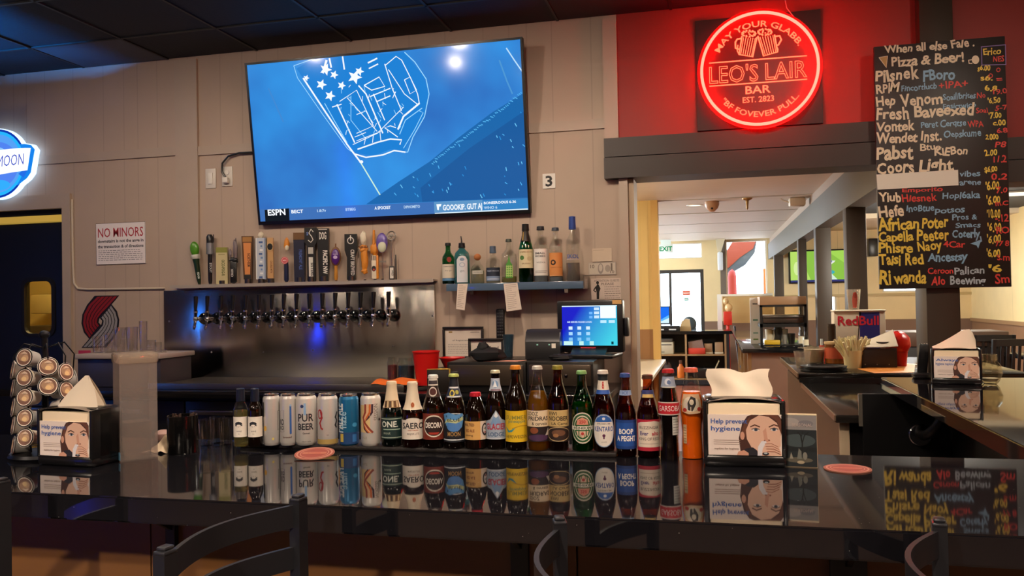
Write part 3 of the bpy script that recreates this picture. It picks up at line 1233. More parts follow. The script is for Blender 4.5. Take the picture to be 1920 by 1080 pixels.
# mugs
for l, w in (([(462, 280), (440, 425), (545, 442), (578, 290)], 2.2), ([(455, 300), (425, 305), (410, 330), (412, 375), (440, 385)], 2.4),
             ([(585, 280), (630, 436), (738, 405), (715, 270)], 2.2), ([(720, 285), (755, 280), (768, 310), (745, 350), (728, 355)], 2.4), ([(440, 425), (425, 395), (430, 350)], 1.6), ([(728, 355), (742, 385), (738, 405)], 1.6)):
    art.pline(C7(l), w * 1.25, 'x')
for i in range(6):
    t = (i + .7) / 6.4
    art.pline(C7([(462 + 116 * t, 292 + 6 * t), (440 + 108 * t, 424 + 14 * t)]), 1.4, 'x')
    art.pline(C7([(588 + 128 * t, 290 - 14 * t), (632 + 104 * t, 430 - 26 * t)]), 1.4, 'x')
rnd = random.Random(5)
for cx_, cy_ in ((515, 262), (640, 250)):
    for i in range(13):
        a = 2 * PI * i / 13
        art.pell(*c7(cx_ + 52 * math.cos(a), cy_ + 24 * math.sin(a)), 2.0, 1.8, 'x', 10)
    for i in range(16):
        art.pell(*c7(cx_ + rnd.uniform(-44, 44), cy_ + rnd.uniform(-20, 20)), 1.6, 1.4, 'x', 8)
mb = MB()
art.flat(mb, T)
obj('tube_lettering', mb, ns)
mb = MB(m2)
for s_, x0, x1, yb0, yb1 in (("LEO'S", 208, 590, 652, 630), ('LAIR', 645, 970, 622, 598)):
    v, f = text_mesh(s_, .0, .016)
    mx0, mx1 = min(p[0] for p in v), max(p[0] for p in v)
    q0, q1 = art.q(*c7(x0, yb0)), art.q(*c7(x1, yb1))
    hh = 31 * art.k(c7(x0, yb0))
    mb.add([(q0[0] + (p[0] - mx0) / (mx1 - mx0) * (q1[0] - q0[0]), p[2] * .2, q0[1] + (q1[1] - q0[1]) * (p[0] - mx0) / (mx1 - mx0) + p[1] * hh / .7) for p in v], f, Matrix.Translation((0, -.012, 0)))
obj('outline_lettering', mb, ns)
mb = MB(M('white_wire', '#d8c8c0', .5))
a = art.q(1474, 8)
b = art.q(1508, 56)
mb.tube([(a[0], .05, CEIL - nc.z), (a[0] + .005, .02, a[1] - .01), (b[0], -.002, b[1]), (b[0] + .03, .0, b[1] - .09)], .0022, 6)
obj('power_wire', mb, ns)

# lit round beer sign over the door
bs = thing('lit_beer_sign', 'backlit round blue beer sign with a white banner above the black door', 'lit sign', (-4.455, 4.40, 2.42))
def banner(k):
    return [(-.29 * k, -.03 - .055), (-.29 * k, .075), (0, .10), (.255, .095 + .02 * k), (.285 * k, .075), (.28 * k, .02), (.25 * k, -.09), (.21, -.115), (0, -.06)]
mb = MB(glow('#b4d6ff', 2.2))
mb.lathe([(0, -.0145), (.228, -.0145), (.228, .022), (0, .022)], 64, T90 @ Matrix.Rotation(PI, 4, 'X'))
mb.prism([(x_, z_) for x_, z_ in ((-.305, .082), (-.26, .105), (.215, .12), (.267, .11), (.296, .075), (.264, -.074), (.231, -.11), (.165, -.152), (-.23, -.125))], -.0145, .022)
obj('lit_rim', mb, bs)
art = Art(.0004, lambda c: glow(c, 1.25))
art.ell(0, 0, .222, .222, '#0c2f9a', 48)
art.poly([(-.30, .09), (-.2, .115), (.21, .115), (.262, .105), (.29, .075), (.258, -.07), (.228, -.105), (.16, -.145), (-.22, -.12)], '#1577d8')
art.ell(0, 0, .208, .208, '#22a5ec', 48)
art.ell(0, 0, .188, .188, '#4f93e0', 48)
art.ell(0, -.01, .165, .15, '#4a78dc', 40)
art.ell(-.02, .02, .12, .09, '#7fb4ee', 36)
art.ell(-.03, .01, .08, .06, '#c9ecff', 30)
art.ell(0, -.14, .10, .035, '#2f9ff0', 30)
art.poly([(-.275, .06), (-.1, .082), (.1, .09), (.22, .088), (.262, .085), (.235, -.055), (.12, -.062), (-.05, -.078), (-.26, -.075)], '#f6fbff')
art.poly([(.235, -.055), (.205, -.10), (.165, -.075), (.19, -.058)], '#1f63d2')
art.text('BLUE', -.235, -.03, .075, '#2c3fae', w=.19, bold=-.004, rot=.04)
art.text('MOON', .0, -.022, .072, '#2c3fae', w=.205, bold=-.004, rot=.03, slant=.12)
mb = MB()
art.flat(mb, facing((0, -.0148, 0)))
obj('lit_face', mb, bs)
mb = MB(BLACKM)
mb.box(-.15, .15, .022, .05, -.12, .12)
obj('wall_bracket', mb, bs)
# blue neon tubes on the left wall of the bar room, out of the photo's frame
mb = MB(glow('#1a92ff', 900.0))
mb.tube([(-4.35, 2.95, 2.76), (-4.35, 3.5, 2.76)], .02, 8)
mb.use(BLACKM)
mb.box(-4.66, -4.04, 2.65, 3.81, 2.70, 2.712)  # tray added round the unseen tube: blue on the ceiling, little on the wall
mb.box(-4.66, -4.04, 3.80, 3.81, 2.70, 2.862)
mb.box(-4.05, -4.04, 2.65, 3.81, 2.70, 2.85)
for yy in (3.1, 3.65):
    mb.use(BLACKM)
    mb.cyl((-4.40, yy, 2.71), (-4.40, yy, CEIL), .006, 8)
tag(obj('blue_neon_tube', mb), 'unseen blue tube in an added black trough that shades the wall, left of the beer sign', 'neon tube')
mb = MB(glow('#2a7cff', 12.0))
mb.tube([(-5.55, 2.3, .9), (-5.55, 2.3, 1.9)], .022, 8)
tag(obj('blue_neon_tube', mb), 'upright blue neon tube on the left wall level with the bar stools', 'neon tube')
mb = MB(glow('#1a3cff', 22.0))
mb.tube([(-5.55, -3.25, .3), (-5.55, -3.3, 1.9)], .035, 8)
tag(obj('blue_neon_tube', mb), 'upright blue neon tube on the left wall near the entrance', 'neon tube')

# signs, switch plates and papers on the wall
def sign(name, x0, y0, x1, y1, base, label, cat, ops, Y=YW - .002, th=.003, group=None, mk=ink, edge=None):
    a, b = W(x0, y1, Y=Y), W(x1, y0, Y=Y)
    cx, cz = (a.x + b.x) / 2, a.z
    w, h = (b.x - a.x) / 2, b.z - a.z
    mb = MB(ink(edge or base))
    mb.box(-w, w, -.0 - th, .0, 0, h)
    art = Art(.00018, mk)
    art.rect(-w, 0, w, h, base)
    draw(art, ops, w, h)
    art.flat(mb, facing((0, -th - .0004, 0)))
    return solo(name, mb, label, cat, (cx, Y, cz), group=group)


def scribble(y0, y1, n, x0=-.9, x1=.9, col='#6a625c', seed=1, t=.35):
    r = random.Random(seed)
    out = []
    for i in range(n):
        y = y1 - (y1 - y0) * i / max(1, n - 1)
        hh = (y1 - y0) / max(1, n) * t
        x = x0
        while x < x1:
            w = r.uniform(.04, .16)
            if x + w > x1:
                break
            out.append(('r', x, y, x + w, y + hh, col))
            x += w + .03
    return out


sign('minors_sign', 181, 415, 273, 497, '#efe6e4', 'white NO MINORS notice with red heading, on the wall right of the door', 'sign',
     [('t', 'NO MINORS', 0, .66, .22, '#b02a34', 1.82, .006), ('t', 'downstairs is not the ange in', 0, .53, .07, '#3d3a40', 1.84, .03), ('t', 'the transaction & of directions', 0, .40, .07, '#3d3a40', 1.84, .03)]
     + scribble(.10, .33, 6, seed=4, col='#77727a') + [('l', [(-.99, .005), (.99, .005), (.99, .995), (-.99, .995), (-.99, .005)], .02, '#6b5f58')])
sign('number_sign', 1018, 325, 1041, 354, '#ece7df', 'small white card with a black numeral on the wall right of the television', 'sign', [('t', '3', 0, .16, .68, '#101012', 1.1, .03)])
# red and grey pinwheel emblem decal
T = facing((0, 0, 0))
dc = W(188, 603, Y=YW - .001)
Tw = facing((dc.x, YW - .001, dc.z))
art = PxArt(Tw, .00018)
g = lambda x, y: (x / 3.6, 380 + y / 3.6)
G = lambda l: [g(*p) for p in l]
C0 = (678, 803)
out0 = [(655, 636), (600, 690), (566, 755), (560, 815), (575, 868), (604, 912)]
inn0 = [(796, 632), (735, 700), (690, 745), (662, 778), (657, 808), (672, 828)]
mir = lambda l: [(2 * C0[0] - x_, 2 * C0[1] - y_) for x_, y_ in l]
for sgn, base in ((mir, '#120d0d'), (lambda l: l, '#120d0d')):
    o1 = [(640, 628), (588, 690), (556, 755), (550, 815), (566, 875), (604, 922)]
    i1 = [(806, 626), (738, 706), (698, 750), (672, 782), (666, 808), (682, 826)]
    art.ppoly(G(sgn(o1 + i1[::-1])), base)
for sgn, col in ((mir, '#9a9593'), (lambda l: l, '#8e1c1b')):
    for i in range(5):
        t0, t1 = (i + .12) / 5, (i + .88) / 5
        lo = [(a[0] + (b[0] - a[0]) * t0, a[1] + (b[1] - a[1]) * t0) for a, b in zip(out0, inn0)]
        hi = [(a[0] + (b[0] - a[0]) * t1, a[1] + (b[1] - a[1]) * t1) for a, b in zip(out0, inn0)]
        art.ppoly(G(sgn(lo + hi[::-1])), col)
mb = MB()
art.flat(mb, facing((0, -.0006, 0)))
solo('emblem_decal', mb, 'red and grey striped pinwheel emblem stuck on the wall left of the steel panel', 'decal', (dc.x, YW - .001, dc.z))

def plate(x, y, w, h, label, outlet=False):
    p = W(x, y, Y=YW)
    t = thing('wall_outlet' if outlet else 'light_switch', label, 'outlet' if outlet else 'switch', (p.x, YW, p.z))
    mb = MB(M('ivory_plate', '#d9d2c8', .4))
    mb.box(-w, w, -.007, 0, -h, h, r=.003)
    obj('cover_plate', mb, t)
    if outlet:
        mb = MB(WHITEP)
        for s in (-1, 1):
            mb.lathe([(0, 0), (.015, 0), (.015, .003), (0, .003)], 16, Matrix.Translation((0, -.007, s * .024)) @ T90)
        obj('socket', mb, t)
        mb = MB(WHITEP)
        mb.box(-.018, .018, -.035, -.010, -.042, -.008, r=.005)
        obj('plug', mb, t)
    else:
        mb = MB(WHITEP)
        mb.box(-.016, .016, -.012, -.007, -.034, .034, r=.003)
        obj('rocker', mb, t)
plate(396, 335, .036, .06, 'ivory rocker light switch left of the outlet, left of the television')
plate(427, 331, .036, .06, 'ivory wall outlet with a plugged-in cord left of the television', True)
mb = MB(BLACKP)
pp = [W(x_, y_, Y=YW - .02) for x_, y_ in ((425, 336), (416, 322), (417, 306), (428, 293), (448, 287), (480, 285))]
mb.tube(pp, .006, 8)
tag(obj('power_cord', mb), 'black power cord curving from the wall outlet behind the television', 'cord')
mb = MB(M('cream_cable_cover', '#d2c4b0', .5))
mb.tube([W(x_, y_, Y=YW - .008) for x_, y_ in ((135, 374), (136, 440), (137, 500), (139, 531), (146, 541), (165, 542.5), (240, 541.5), (309, 540.5))], .007, 8)
tag(obj('cable_conduit', mb), 'thin cream cable run bending along the wall from the door casing', 'conduit')

# chalkboard beer list on the post
TB = facing((1.08, 4.345, 2.08))
q = plane_px(TB)
c4 = [q(1640, 85), (q(1884, 70)), q(1648, 541), q(1897, 539)]
x0, x1 = (c4[0][0] + c4[2][0]) / 2, (c4[1][0] + c4[3][0]) / 2
z0, z1 = (c4[2][1] + c4[3][1]) / 2, (c4[0][1] + c4[1][1]) / 2
cb = thing('chalkboard', 'tall black chalkboard beer list in coloured handwriting, hung on the post', 'chalkboard', (1.08, 4.345, 2.08))
mb = MB(M('blackboard', '#272220', .45, noise=.12, nscale=12))
mb.box(x0, x1, 0, .025, z0, z1, r=.002)
cw, cyb, cye, crd = '#f0dcbe', '#8fb6d2', '#f0cf52', '#e0443c'
art = PxArt(TB, .00025)
chalk = [
    ('When all else Fale .', 1658, 1828, 101, 15, cw), ('Pizza & Beer!', 1671, 1808, 125, 17, cw), ('Pilsnek', 1642, 1724, 153, 21, cw), ('FBoro', 1731, 1791, 151, 18, cyb),
    ('RPIM', 1643, 1685, 175, 17, cw), ('Fincortlucb', 1690, 1757, 171, 11, cyb), ('+IPA+', 1760, 1815, 167, 13, crd), ('Hep', 1643, 1680, 201, 20, cw), ('Venom', 1688, 1767, 199, 20, cw),
    ('Soail/brites', 1768, 1830, 188, 11, cyb), ('Ensictwico', 1768, 1830, 205, 10, cyb), ('Fresh Baveexed', 1643, 1827, 225, 20, cw), ('Vontek', 1643, 1716, 248, 18, cw), ('Peret Cerqtse', 1727, 1812, 240, 12, cyb),
    ('WPA', 1815, 1844, 239, 12, crd), ('Wendet Inst.', 1643, 1765, 270, 19, cw), ('Oepskume', 1770, 1840, 258, 12, cyb), ('Pabst', 1643, 1713, 301, 25, cw), ('Btue', 1726, 1764, 283, 13, cw),
    ('KIEBon', 1753, 1815, 292, 15, cw), ('Coors', 1644, 1714, 326, 22, cw), ('Light', 1724, 1788, 322, 22, cw), ('vibes', 1799, 1838, 332, 11, cyb), ('arene', 1799, 1840, 347, 10, cyb),
    ('Yiub', 1648, 1690, 379, 17, cw), ('Emporito', 1692, 1768, 361, 8, crd), ('Hlesnek', 1691, 1757, 379, 13, crd), ('Hopl6aka', 1767, 1838, 374, 12, cyb), ('Hefe', 1648, 1695, 406, 19, cw),
    ('InoBtue', 1700, 1752, 397, 12, cyb), ('potsos', 1754, 1809, 400, 11, cyb), ('African', 1646, 1724, 432, 21, cye), ('Poter', 1729, 1779, 428, 21, cye), ('Pros &', 1786, 1833, 413, 10, cyb), ('Smacs', 1792, 1839, 427, 9, cyb),
    ('Capella Peeter', 1647, 1780, 453, 18, cye), ('Coterly', 1785, 1838, 446, 14, cyb), ('Phisre', 1648, 1712, 474, 17, cye), ('Naoy', 1720, 1766, 470, 17, cye), ('4Car', 1769, 1810, 464, 11, crd),
    ('Taisi Red', 1648, 1731, 497, 19, cye), ('Ancestsy', 1740, 1814, 491, 16, cyb), ('Ri', 1650, 1671, 534, 27, cye), ('wanda', 1676, 1738, 531, 21, cye), ('Ceroon', 1740, 1787, 514, 11, crd), ('Alo', 1746, 1773, 534, 14, crd),
    ('Palican', 1790, 1846, 514, 13, '#b8c4cc'), ('Beewing', 1781, 1848, 533, 14, '#b8c4cc'), ('Erico', 1844, 1877, 104, 12, cye), ('NES', 1862, 1883, 117, 11, crd), ('Soal', 1830, 1852, 212, 9, crd), ('No', 1832, 1848, 184, 10, crd)]
rnd = random.Random(9)
for s_, a, b, y_, h, c in chalk:
    art.phand(s_, a, b, y_, h, c, .03 if h > 13 else .02, rnd)
for s_, a, y_ in (('s6.00', 1833, 133), ('s6.', 1838, 152), ('6.8', 1846, 171), ("'6.50", 1852, 194), ("'7.00", 1854, 222), ('c.00', 1862, 236), ('2.000', 1848, 262), ('2.00', 1846, 292), ("$6.00", 1846, 323), ("'6.00", 1848, 356), ("'6.00", 1850, 383), ("'10.00", 1850, 408), ("'6.00", 1852, 434), ("'6.00", 1851, 456), ("'6.00", 1850, 482), ("'6", 1853, 512)):
    big = y_ > 340
    art.phand(s_, a, a + (26 if big else 24), y_, 15 if big else 10, cye, .03, rnd)
for s_, a, b, y_, h in (('O', 1868, 1876, 135, 8), ('O', 1853, 1862, 146, 8), ('=', 1868, 1880, 154, 9), ('19.0', 1862, 1888, 177, 10), ('5-7', 1866, 1889, 207, 9), ('6.8', 1869, 1889, 249, 9), ('P8', 1866, 1887, 277, 12), ('11.2', 1863, 1887, 305, 12), ('0.2', 1858, 1889, 338, 13), ('7.0', 1868, 1889, 362, 11),
                        ('m.C', 1866, 1890, 386, 9), ('-.12', 1866, 1891, 415, 13), ('RO', 1868, 1892, 438, 11), ('77 8', 1866, 1892, 462, 10), ('S.m', 1869, 1893, 488, 12), ('Sm', 1866, 1893, 530, 16)):
    art.phand(s_, a, b, y_, h, crd, .02, rnd)
art.ppoly([(1648, 108), (1664, 105), (1662, 127)], '#c89a5e')
art.pline([(1648, 108), (1664, 105), (1662, 127), (1648, 108)], 1.5, cw)
art.pell(1829, 112, 7, 8, cw)
art.pline([(1822, 112), (1816, 113), (1817, 119), (1823, 119)], 2, cw)
art.pline([(1840, 88), (1885, 84), (1886, 121), (1841, 122)], 2, '#8d74b8', True)
art.ppoly([(1819, 457), (1840, 449), (1834, 466), (1831, 460)], cyb)
art.pline([(1838, 443), (1840, 452), (1832, 457)], 2.4, cyb)
art.pline([(1724, 325), (1789, 318)], 2, cw)
art.flat(mb, facing((0, -.0005, 0)))
obj('written_panel', mb, cb)
mb = MB(PAPER)
a, b, c, d = [q(*p) for p in ((1643, 327.5), (1796, 318.5), (1797, 347.5), (1645, 356))]
mb.prism([(a[0], a[1]), (d[0], d[1]), (c[0], c[1]), (b[0], b[1])], -.0035, -.0022)
obj('paper_strip', mb, cb, label='blank white paper strip stuck over one line')
mb = MB(glow('#ff1a12', 60.0))
mb.tube([(2.9, -.2, 1.5), (2.9, -.2, 2.3)], .02, 8)
mb.use(BLACKM)
mb.cyl((2.9, -.2, 2.3), (2.9, -.2, CEIL), .006, 8)
tag(obj('red_neon_tube', mb), 'short upright red neon tube hanging at the right of the bar room', 'neon tube')


# ================================================================ the bar
def granite(name, scale, rough=.035):
    m, N, L, b = newmat(name)
    tc = N.new('ShaderNodeTexCoord')
    v = N.new('ShaderNodeTexVoronoi')
    v.inputs['Scale'].default_value = scale
    L.new(tc.outputs['Object'], v.inputs['Vector'])
    lt = N.new('ShaderNodeMath')
    lt.operation = 'LESS_THAN'
    lt.inputs[1].default_value = .055
    L.new(v.outputs['Distance'], lt.inputs[0])
    sp = N.new('ShaderNodeSeparateColor')
    L.new(v.outputs['Color'], sp.inputs[0])
    gt = N.new('ShaderNodeMath')
    gt.operation = 'GREATER_THAN'
    gt.inputs[1].default_value = .72
    L.new(sp.outputs[0], gt.inputs[0])
    mu = N.new('ShaderNodeMath')
    mu.operation = 'MULTIPLY'
    L.new(lt.outputs[0], mu.inputs[0])
    L.new(gt.outputs[0], mu.inputs[1])
    mx = N.new('ShaderNodeMix')
    mx.data_type = 'RGBA'
    mx.inputs[6].default_value = (.006, .006, .008, 1)
    mx.inputs[7].default_value = (.55, .55, .5, 1)
    L.new(mu.outputs[0], mx.inputs[0])
    L.new(mx.outputs[2], b.inputs['Base Color'])
    b.inputs['Roughness'].default_value = rough
    b.inputs['IOR'].default_value = 1.85
    return m


GRAN = granite('black_granite', 75)
PANEL = M('brown_bar_panel', '#6f4a24', .45, noise=.22, nscale=4, stretch=(1, 1, 4))
BLK = M('black_cabinet', '#0e0e10', .4)
BT = 1.07
bar = thing('bar_counter', 'long black speckled granite bar top with a return along the right side', 'bar counter', (0, 1.9, 0))
OFF = Matrix.Translation((0, -1.9, 0))
mb = MB(GRAN)
bm = bmesh.new()
poly = [(-4.6, 1.545), (1.85, 1.545), (1.85, 4.365), (.79, 4.365), (.79, 2.255), (-4.6, 2.255)]
vv = [bm.verts.new((x_, y_, 1.014)) for x_, y_ in poly]
fc = bm.faces.new(vv)
ex = bmesh.ops.extrude_face_region(bm, geom=[fc])
bmesh.ops.translate(bm, vec=(0, 0, .056), verts=[g_ for g_ in ex['geom'] if isinstance(g_, bmesh.types.BMVert)])
bmesh.ops.recalc_face_normals(bm, faces=bm.faces[:])
bmesh.ops.bevel(bm, geom=[e_ for e_ in bm.edges if abs(e_.verts[0].co.z - e_.verts[1].co.z) < 1e-5], offset=.004, segments=2, affect='EDGES')
mb.bm(bm, OFF)
obj('countertop', mb, bar)
mb = MB(PANEL)
for i in range(6):
    a = -4.6 + i * 1.075
    mb.box(a + .002, a + 1.073, 1.80, 1.83, .0, 1.014, OFF)
mb.use(M('panel_seam', '#35261a', .7))
mb.box(-4.6, 1.85, 1.812, 1.84, 0, 1.01, OFF)
obj('front_panel', mb, bar)
mb = MB(BLK)
mb.box(1.05, 1.08, 2.25, 4.33, 0, 1.014, OFF)
mb.box(-4.6, 1.05, 1.86, 1.9, 0, 1.014, OFF)
obj('inner_panel', mb, bar)
for px_, py_, hw in ((286, 1010, .013), (960, 1030, .02), (1601, 1062, .035)):
    p = W(px_, py_, Y=1.72)
    mb = MB(M('black_bracket_iron', '#0b0b0c', .5))
    mb.box(p.x - hw, p.x + hw, 1.785, 1.80, .86, 1.014, OFF)
    mb.box(p.x - hw, p.x + hw, 1.60, 1.80, 1.002, 1.014, OFF)
    mb.prism([(1.785 - 1.9, .93), (1.785 - 1.9, 1.003), (1.66 - 1.9, 1.003)], p.x - .006, p.x + .006, 'X')
    obj('support_bracket', mb, bar)
p0 = W(1725, 815, Y=4.146)
mb = MB(M('black_pipe', '#131314', .3))
mb.tube([(p0.x, p0.y - 1.9, p0.z), (p0.x + .004, p0.y - 1.955, p0.z + .004), (p0.x + .02, p0.y - 1.99, p0.z + .02), (p0.x + .045, p0.y - 2.01, p0.z + .055), (p0.x + .07, p0.y - 2.02, p0.z + .10)], .022, 14)
pipe = obj('corner_pipe', mb, bar)
mb = MB(CHROME)
mb.cyl((p0.x, p0.y - 1.9, p0.z), (p0.x, p0.y - 1.914, p0.z), .050, 28, bev=.004)
obj('pipe_flange', mb, pipe, label='round chrome flange')
# rubber service mat the bottles stand on
MATZ = BT + .013
mb = MB(M('black_rubber_mat', '#1a1512', .55, bump=.4, nscale=120))
a, b = W(428, 846, Z=BT).x, W(1157, 856, Z=BT).x
mb.box(a, b, 2.135, 2.245, BT, MATZ, r=.004)
tag(obj('bar_mat', mb), 'long narrow black rubber mat under the bottle row at the bar edge', 'bar mat')

# ---------------------------------------------------------------- bottles and cans
LONG = [(0, 0), (.88, 0), (1, .018), (1, .53), (.97, .575), (.82, .655), (.62, .735), (.47, .81), (.41, .89), (.385, .945), (.44, .952), (.44, .972), (.385, .977), (.37, 1), (0, 1)]
BUD = [(0, 0), (.88, 0), (1, .018), (1, .50), (.95, .56), (.75, .66), (.56, .75), (.45, .84), (.41, .93), (.46, .94), (.46, .965), (.40, .97), (.39, 1), (0, 1)]
STUB = [(0, 0), (.88, 0), (1, .02), (1, .50), (.96, .59), (.78, .74), (.55, .87), (.42, .935), (.46, .94), (.46, .97), (.40, .972), (.39, 1), (0, 1)]
CONE = [(0, 0), (.88, 0), (1, .018), (1, .48), (.94, .55), (.72, .64), (.60, .72), (.50, .84), (.43, .93), (.46, .94), (.46, .97), (.42, .975), (.41, 1), (0, 1)]
COLA = [(0, 0), (.86, 0), (.93, .03), (.90, .16), (.85, .28), (.93, .42), (1, .54), (.96, .62), (.78, .75), (.60, .86), (.50, .93), (.53, .94), (.53, .96), (.46, .965), (.45, 1), (0, 1)]
WINE = [(0, 0), (.88, 0), (1, .02), (1, .60), (.95, .66), (.62, .76), (.45, .80), (.42, .97), (.47, .975), (.47, .99), (.42, 1), (0, 1)]
SPIRIT = [(0, 0), (.9, 0), (1, .02), (1, .60), (.95, .66), (.66, .73), (.45, .78), (.40, .84), (.40, .97), (.44, .975), (.42, 1), (0, 1)]


def prof_r(prof, R, H, z):
    for (r0, z0), (r1, z1) in zip(prof, prof[1:]):
        if z0 * H <= z <= z1 * H and z1 > z0:
            return R * (r0 + (r1 - r0) * (z / H - z0) / (z1 - z0))
    return R * prof[-2][0]


def spot(x, yb, yt, wpx, Z=None, Y=None):
    """Base centre, radius, height and the turn that faces the camera, for a round thing read off the photo."""
    p = W(x, yb, Z=Z) if Y is None else W(x, yb, Y=Y)
    d = depth(p)
    R, H = wpx / 2 * d / F, (yb - yt) * d / F
    h = Vector((p.x, p.y, 0)).normalized()
    c = p + h * R if Y is None else Vector((p.x, Y, Z if Z is not None else p.z))
    return Vector((c.x, c.y, p.z if Z is None else Z)), R, H, math.atan2(-c.x, c.y)


DARK = M('dark_brown_bottle_glass', '#120804', .05, ior=1.55)
AMBER_G = thin('amber_bottle_glass', '#b8702c', 1.5)
GREEN_G = thin('green_bottle_glass', '#44b552', 1.4)
DGREEN_G = thin('deep_green_bottle_glass', '#46b07a', 1.3)
TEAL_G = thin('teal_bottle_glass', '#86cfd0', 1.2, milk=.35, milkc='#4f9aa0')
CLEAR_G = thin('clear_bottle_glass', '#f8faf8', 1.4)


def liquid(c):
    return thin('liquid_' + c, c, .15, .05, milk=.35, milkc=c)


def bottle(name, label, x, yb, yt, w, prof, glass, cat='bottle', Z=BT, Y=None, group=None, cap=None, labels=(), foils=(), fill=None, fillm=None, extra=None, squash=1.):
    loc, R, H, rz = spot(x, yb, yt, w, Z, Y)
    t = thing(name, label, cat, loc, rz, group)
    P_ = [(r * R, z * H) for r, z in prof]
    S = Matrix.Diagonal((1, squash, 1, 1))
    mb = MB(glass)
    mb.lathe(P_, 28, S)
    obj('glass_body', mb, t, 50)
    if fill:
        lp = [(0, .006 * H), (.86 * R, .006 * H)]
        for r, z in prof[2:]:
            if z < fill:
                lp.append((max(0, r * R - .0022), z * H + (.006 * H if z < .03 else 0)))
        lp += [(prof_r(prof, R, H, fill * H) - .0022, fill * H), (0, fill * H)]
        mb = MB(fillm)
        mb.lathe(lp, 24, S)
        obj('drink', mb, t, 50)
    if cap:
        c, z0, z1 = cap[:3]
        kk = cap[3] if len(cap) > 3 else 1.08
        r = max(prof_r(prof, R, H, (z0 + z1) / 2 * H), prof_r(prof, R, H, z0 * H + 1e-4)) * kk
        mb = MB(M('cap_' + c, c, .3, .3))
        mb.lathe([(r * .6, z0 * H), (r * 1.04, z0 * H), (r * 1.04, z0 * H + (z1 - z0) * H * .25), (r, z0 * H + (z1 - z0) * H * .45), (r * .96, z1 * H - .0006), (r * .8, z1 * H + .0008), (0, z1 * H + .001)], 20)
        obj('cap', mb, t)
    for z0, z1, c, ops in foils:
        zs = [z0 + (z1 - z0) * i / 6 for i in range(7)]
        mb = MB(M('foil_' + c, c, .5))
        mb.lathe([(prof_r(prof, R, H, z * H) + .0006, z * H) for z in zs] + ([(0, z1 * H + .0006)] if z1 > .99 else []), 24, S)
        if ops:
            r0, r1 = prof_r(prof, R, H, z0 * H), prof_r(prof, R, H, z1 * H)
            art = Art(.0001)
            draw(art, ops, r0 * .95, (z1 - z0) * H)
            art.wrap(mb, r0, z0 * H, .0008, r1, (z1 - z0) * H)
        obj('neck_label', mb, t)
    for z0, z1, ha, ops in labels:
        r = prof_r(prof, R, H, (z0 + z1) / 2 * H)
        w_ = r * ha
        art = Art(.0001)
        draw(art, ops, w_, (z1 - z0) * H)
        mb = MB()
        r0, r1 = prof_r(prof, R, H, z0 * H), prof_r(prof, R, H, z1 * H)
        if abs(r0 - r1) > .004:              # a label on a sloping shoulder
            art.wrap(mb, r0, z0 * H, .0012, r1, (z1 - z0) * H)
        else:
            art.wrap(mb, r, z0 * H, .0006)
        if squash != 1:
            for v in mb.v:
                v.y *= squash
        obj('label', mb, t)
    if extra:
        extra(t, R, H)
    return t


WL, CREAM = '#efe8dc', '#ead9b8'
gB = 'beer bottles lined up on the bar'
for i, (x_, g_, lt) in enumerate(((452, CLEAR_G, 'small white wine bottle with arch label, left end of the bottle row'), (479, DARK, 'small red wine bottle with arch label, beside the white wine bottle'))):
    bottle('wine_bottle', lt, x_, 838, 730, 27, WINE, g_, Z=MATZ, group='small wine bottles on the bar', cap=('#1c2436', .78, 1.0, 1.12),
           labels=[(.17, .52, 1.25, [('r', -1, 0, 1, 1, WL), ('e', -.25, .62, .42, .14, '#20242c'), ('r', -.7, .45, .2, .62, WL), ('p', [(-.68, .55), (-.25, .78), (.2, .55), (.05, .55), (-.25, .68), (-.5, .55)], '#20242c'), ('t', 'WINE', -.2, .25, .07, '#77716a'), ('t', 'dry', -.2, .14, .05, '#77716a')])],
           fill=.62 if i == 0 else None, fillm=thin('white_wine', '#ece4b4', .15, .05, milk=.12, milkc='#d9cf8e'))


def can(label, x, yb, yt, w, base, ops, group='tall beer cans on the bar', metal=.35):
    loc, R, H, rz = spot(x, yb, yt, w, MATZ)
    t = thing('beer_can', label, 'can', loc, rz, group)
    mb = MB(M('can_' + base, base, .3, metal))
    mb.lathe([(0, .004), (R * .78, .004), (R * .84, 0), (R * .9, .003), (R, .01), (R, H * .90), (R * .97, H * .925), (R * .84, H * .965), (R * .84, H * .97)], 32)
    art = Art(.0001)
    draw(art, ops, R * 1.35, H * .86)
    art.wrap(mb, R, H * .03, .0003)
    obj('can_body', mb, t)
    mb = MB(M('aluminium', '#c9c6c0', .25, 1.))
    mb.lathe([(R * .84, H * .962), (R * .87, H * .975), (R * .86, H), (R * .80, H), (R * .78, H * .978), (0, H * .975)], 28)
    mb.box(-.006, .006, -.014, .004, H * .977, H * .983, r=.001)
    obj('lid', mb, t, label='silver lid with pull tab')
    return t


SIL = '#cfccc8'
can('silver beer can with dark side stripe and yellow fleck, first of the cans', 510, 836, 740, 32, SIL, [('r', -.95, .62, -.72, .95, '#3d3c3a'), ('e', -.62, .36, .16, .06, '#c79c3a'), ('r', .55, .3, .75, .72, '#b3b0ac'), ('l', [(.55, .3), (.55, .75), (.9, .75)], .06, '#77736e'), ('e', .1, .12, .1, .03, '#d3c06a')])
can('silver beer can with a long blue stroke and black lettering, second of the cans', 541, 836, 740, 31, SIL, [('t', 'KO', -.62, .44, .13, '#2e2f36', .42, .03), ('t', 'KO', -.62, .33, .09, '#2e2f36', .42, .03), ('l', [(-.86, .28), (-.86, .75), (-.4, .78), (-.4, .28), (-.86, .28)], .05, '#8d8a85'), ('r', .12, .25, .3, .88, '#2c5fa8'), ('e', .21, .25, .09, .025, '#2c5fa8'), ('e', .21, .88, .09, .025, '#9dbbe0'), ('t', 'brewed', -.1, .14, .045, '#5b2f28')])
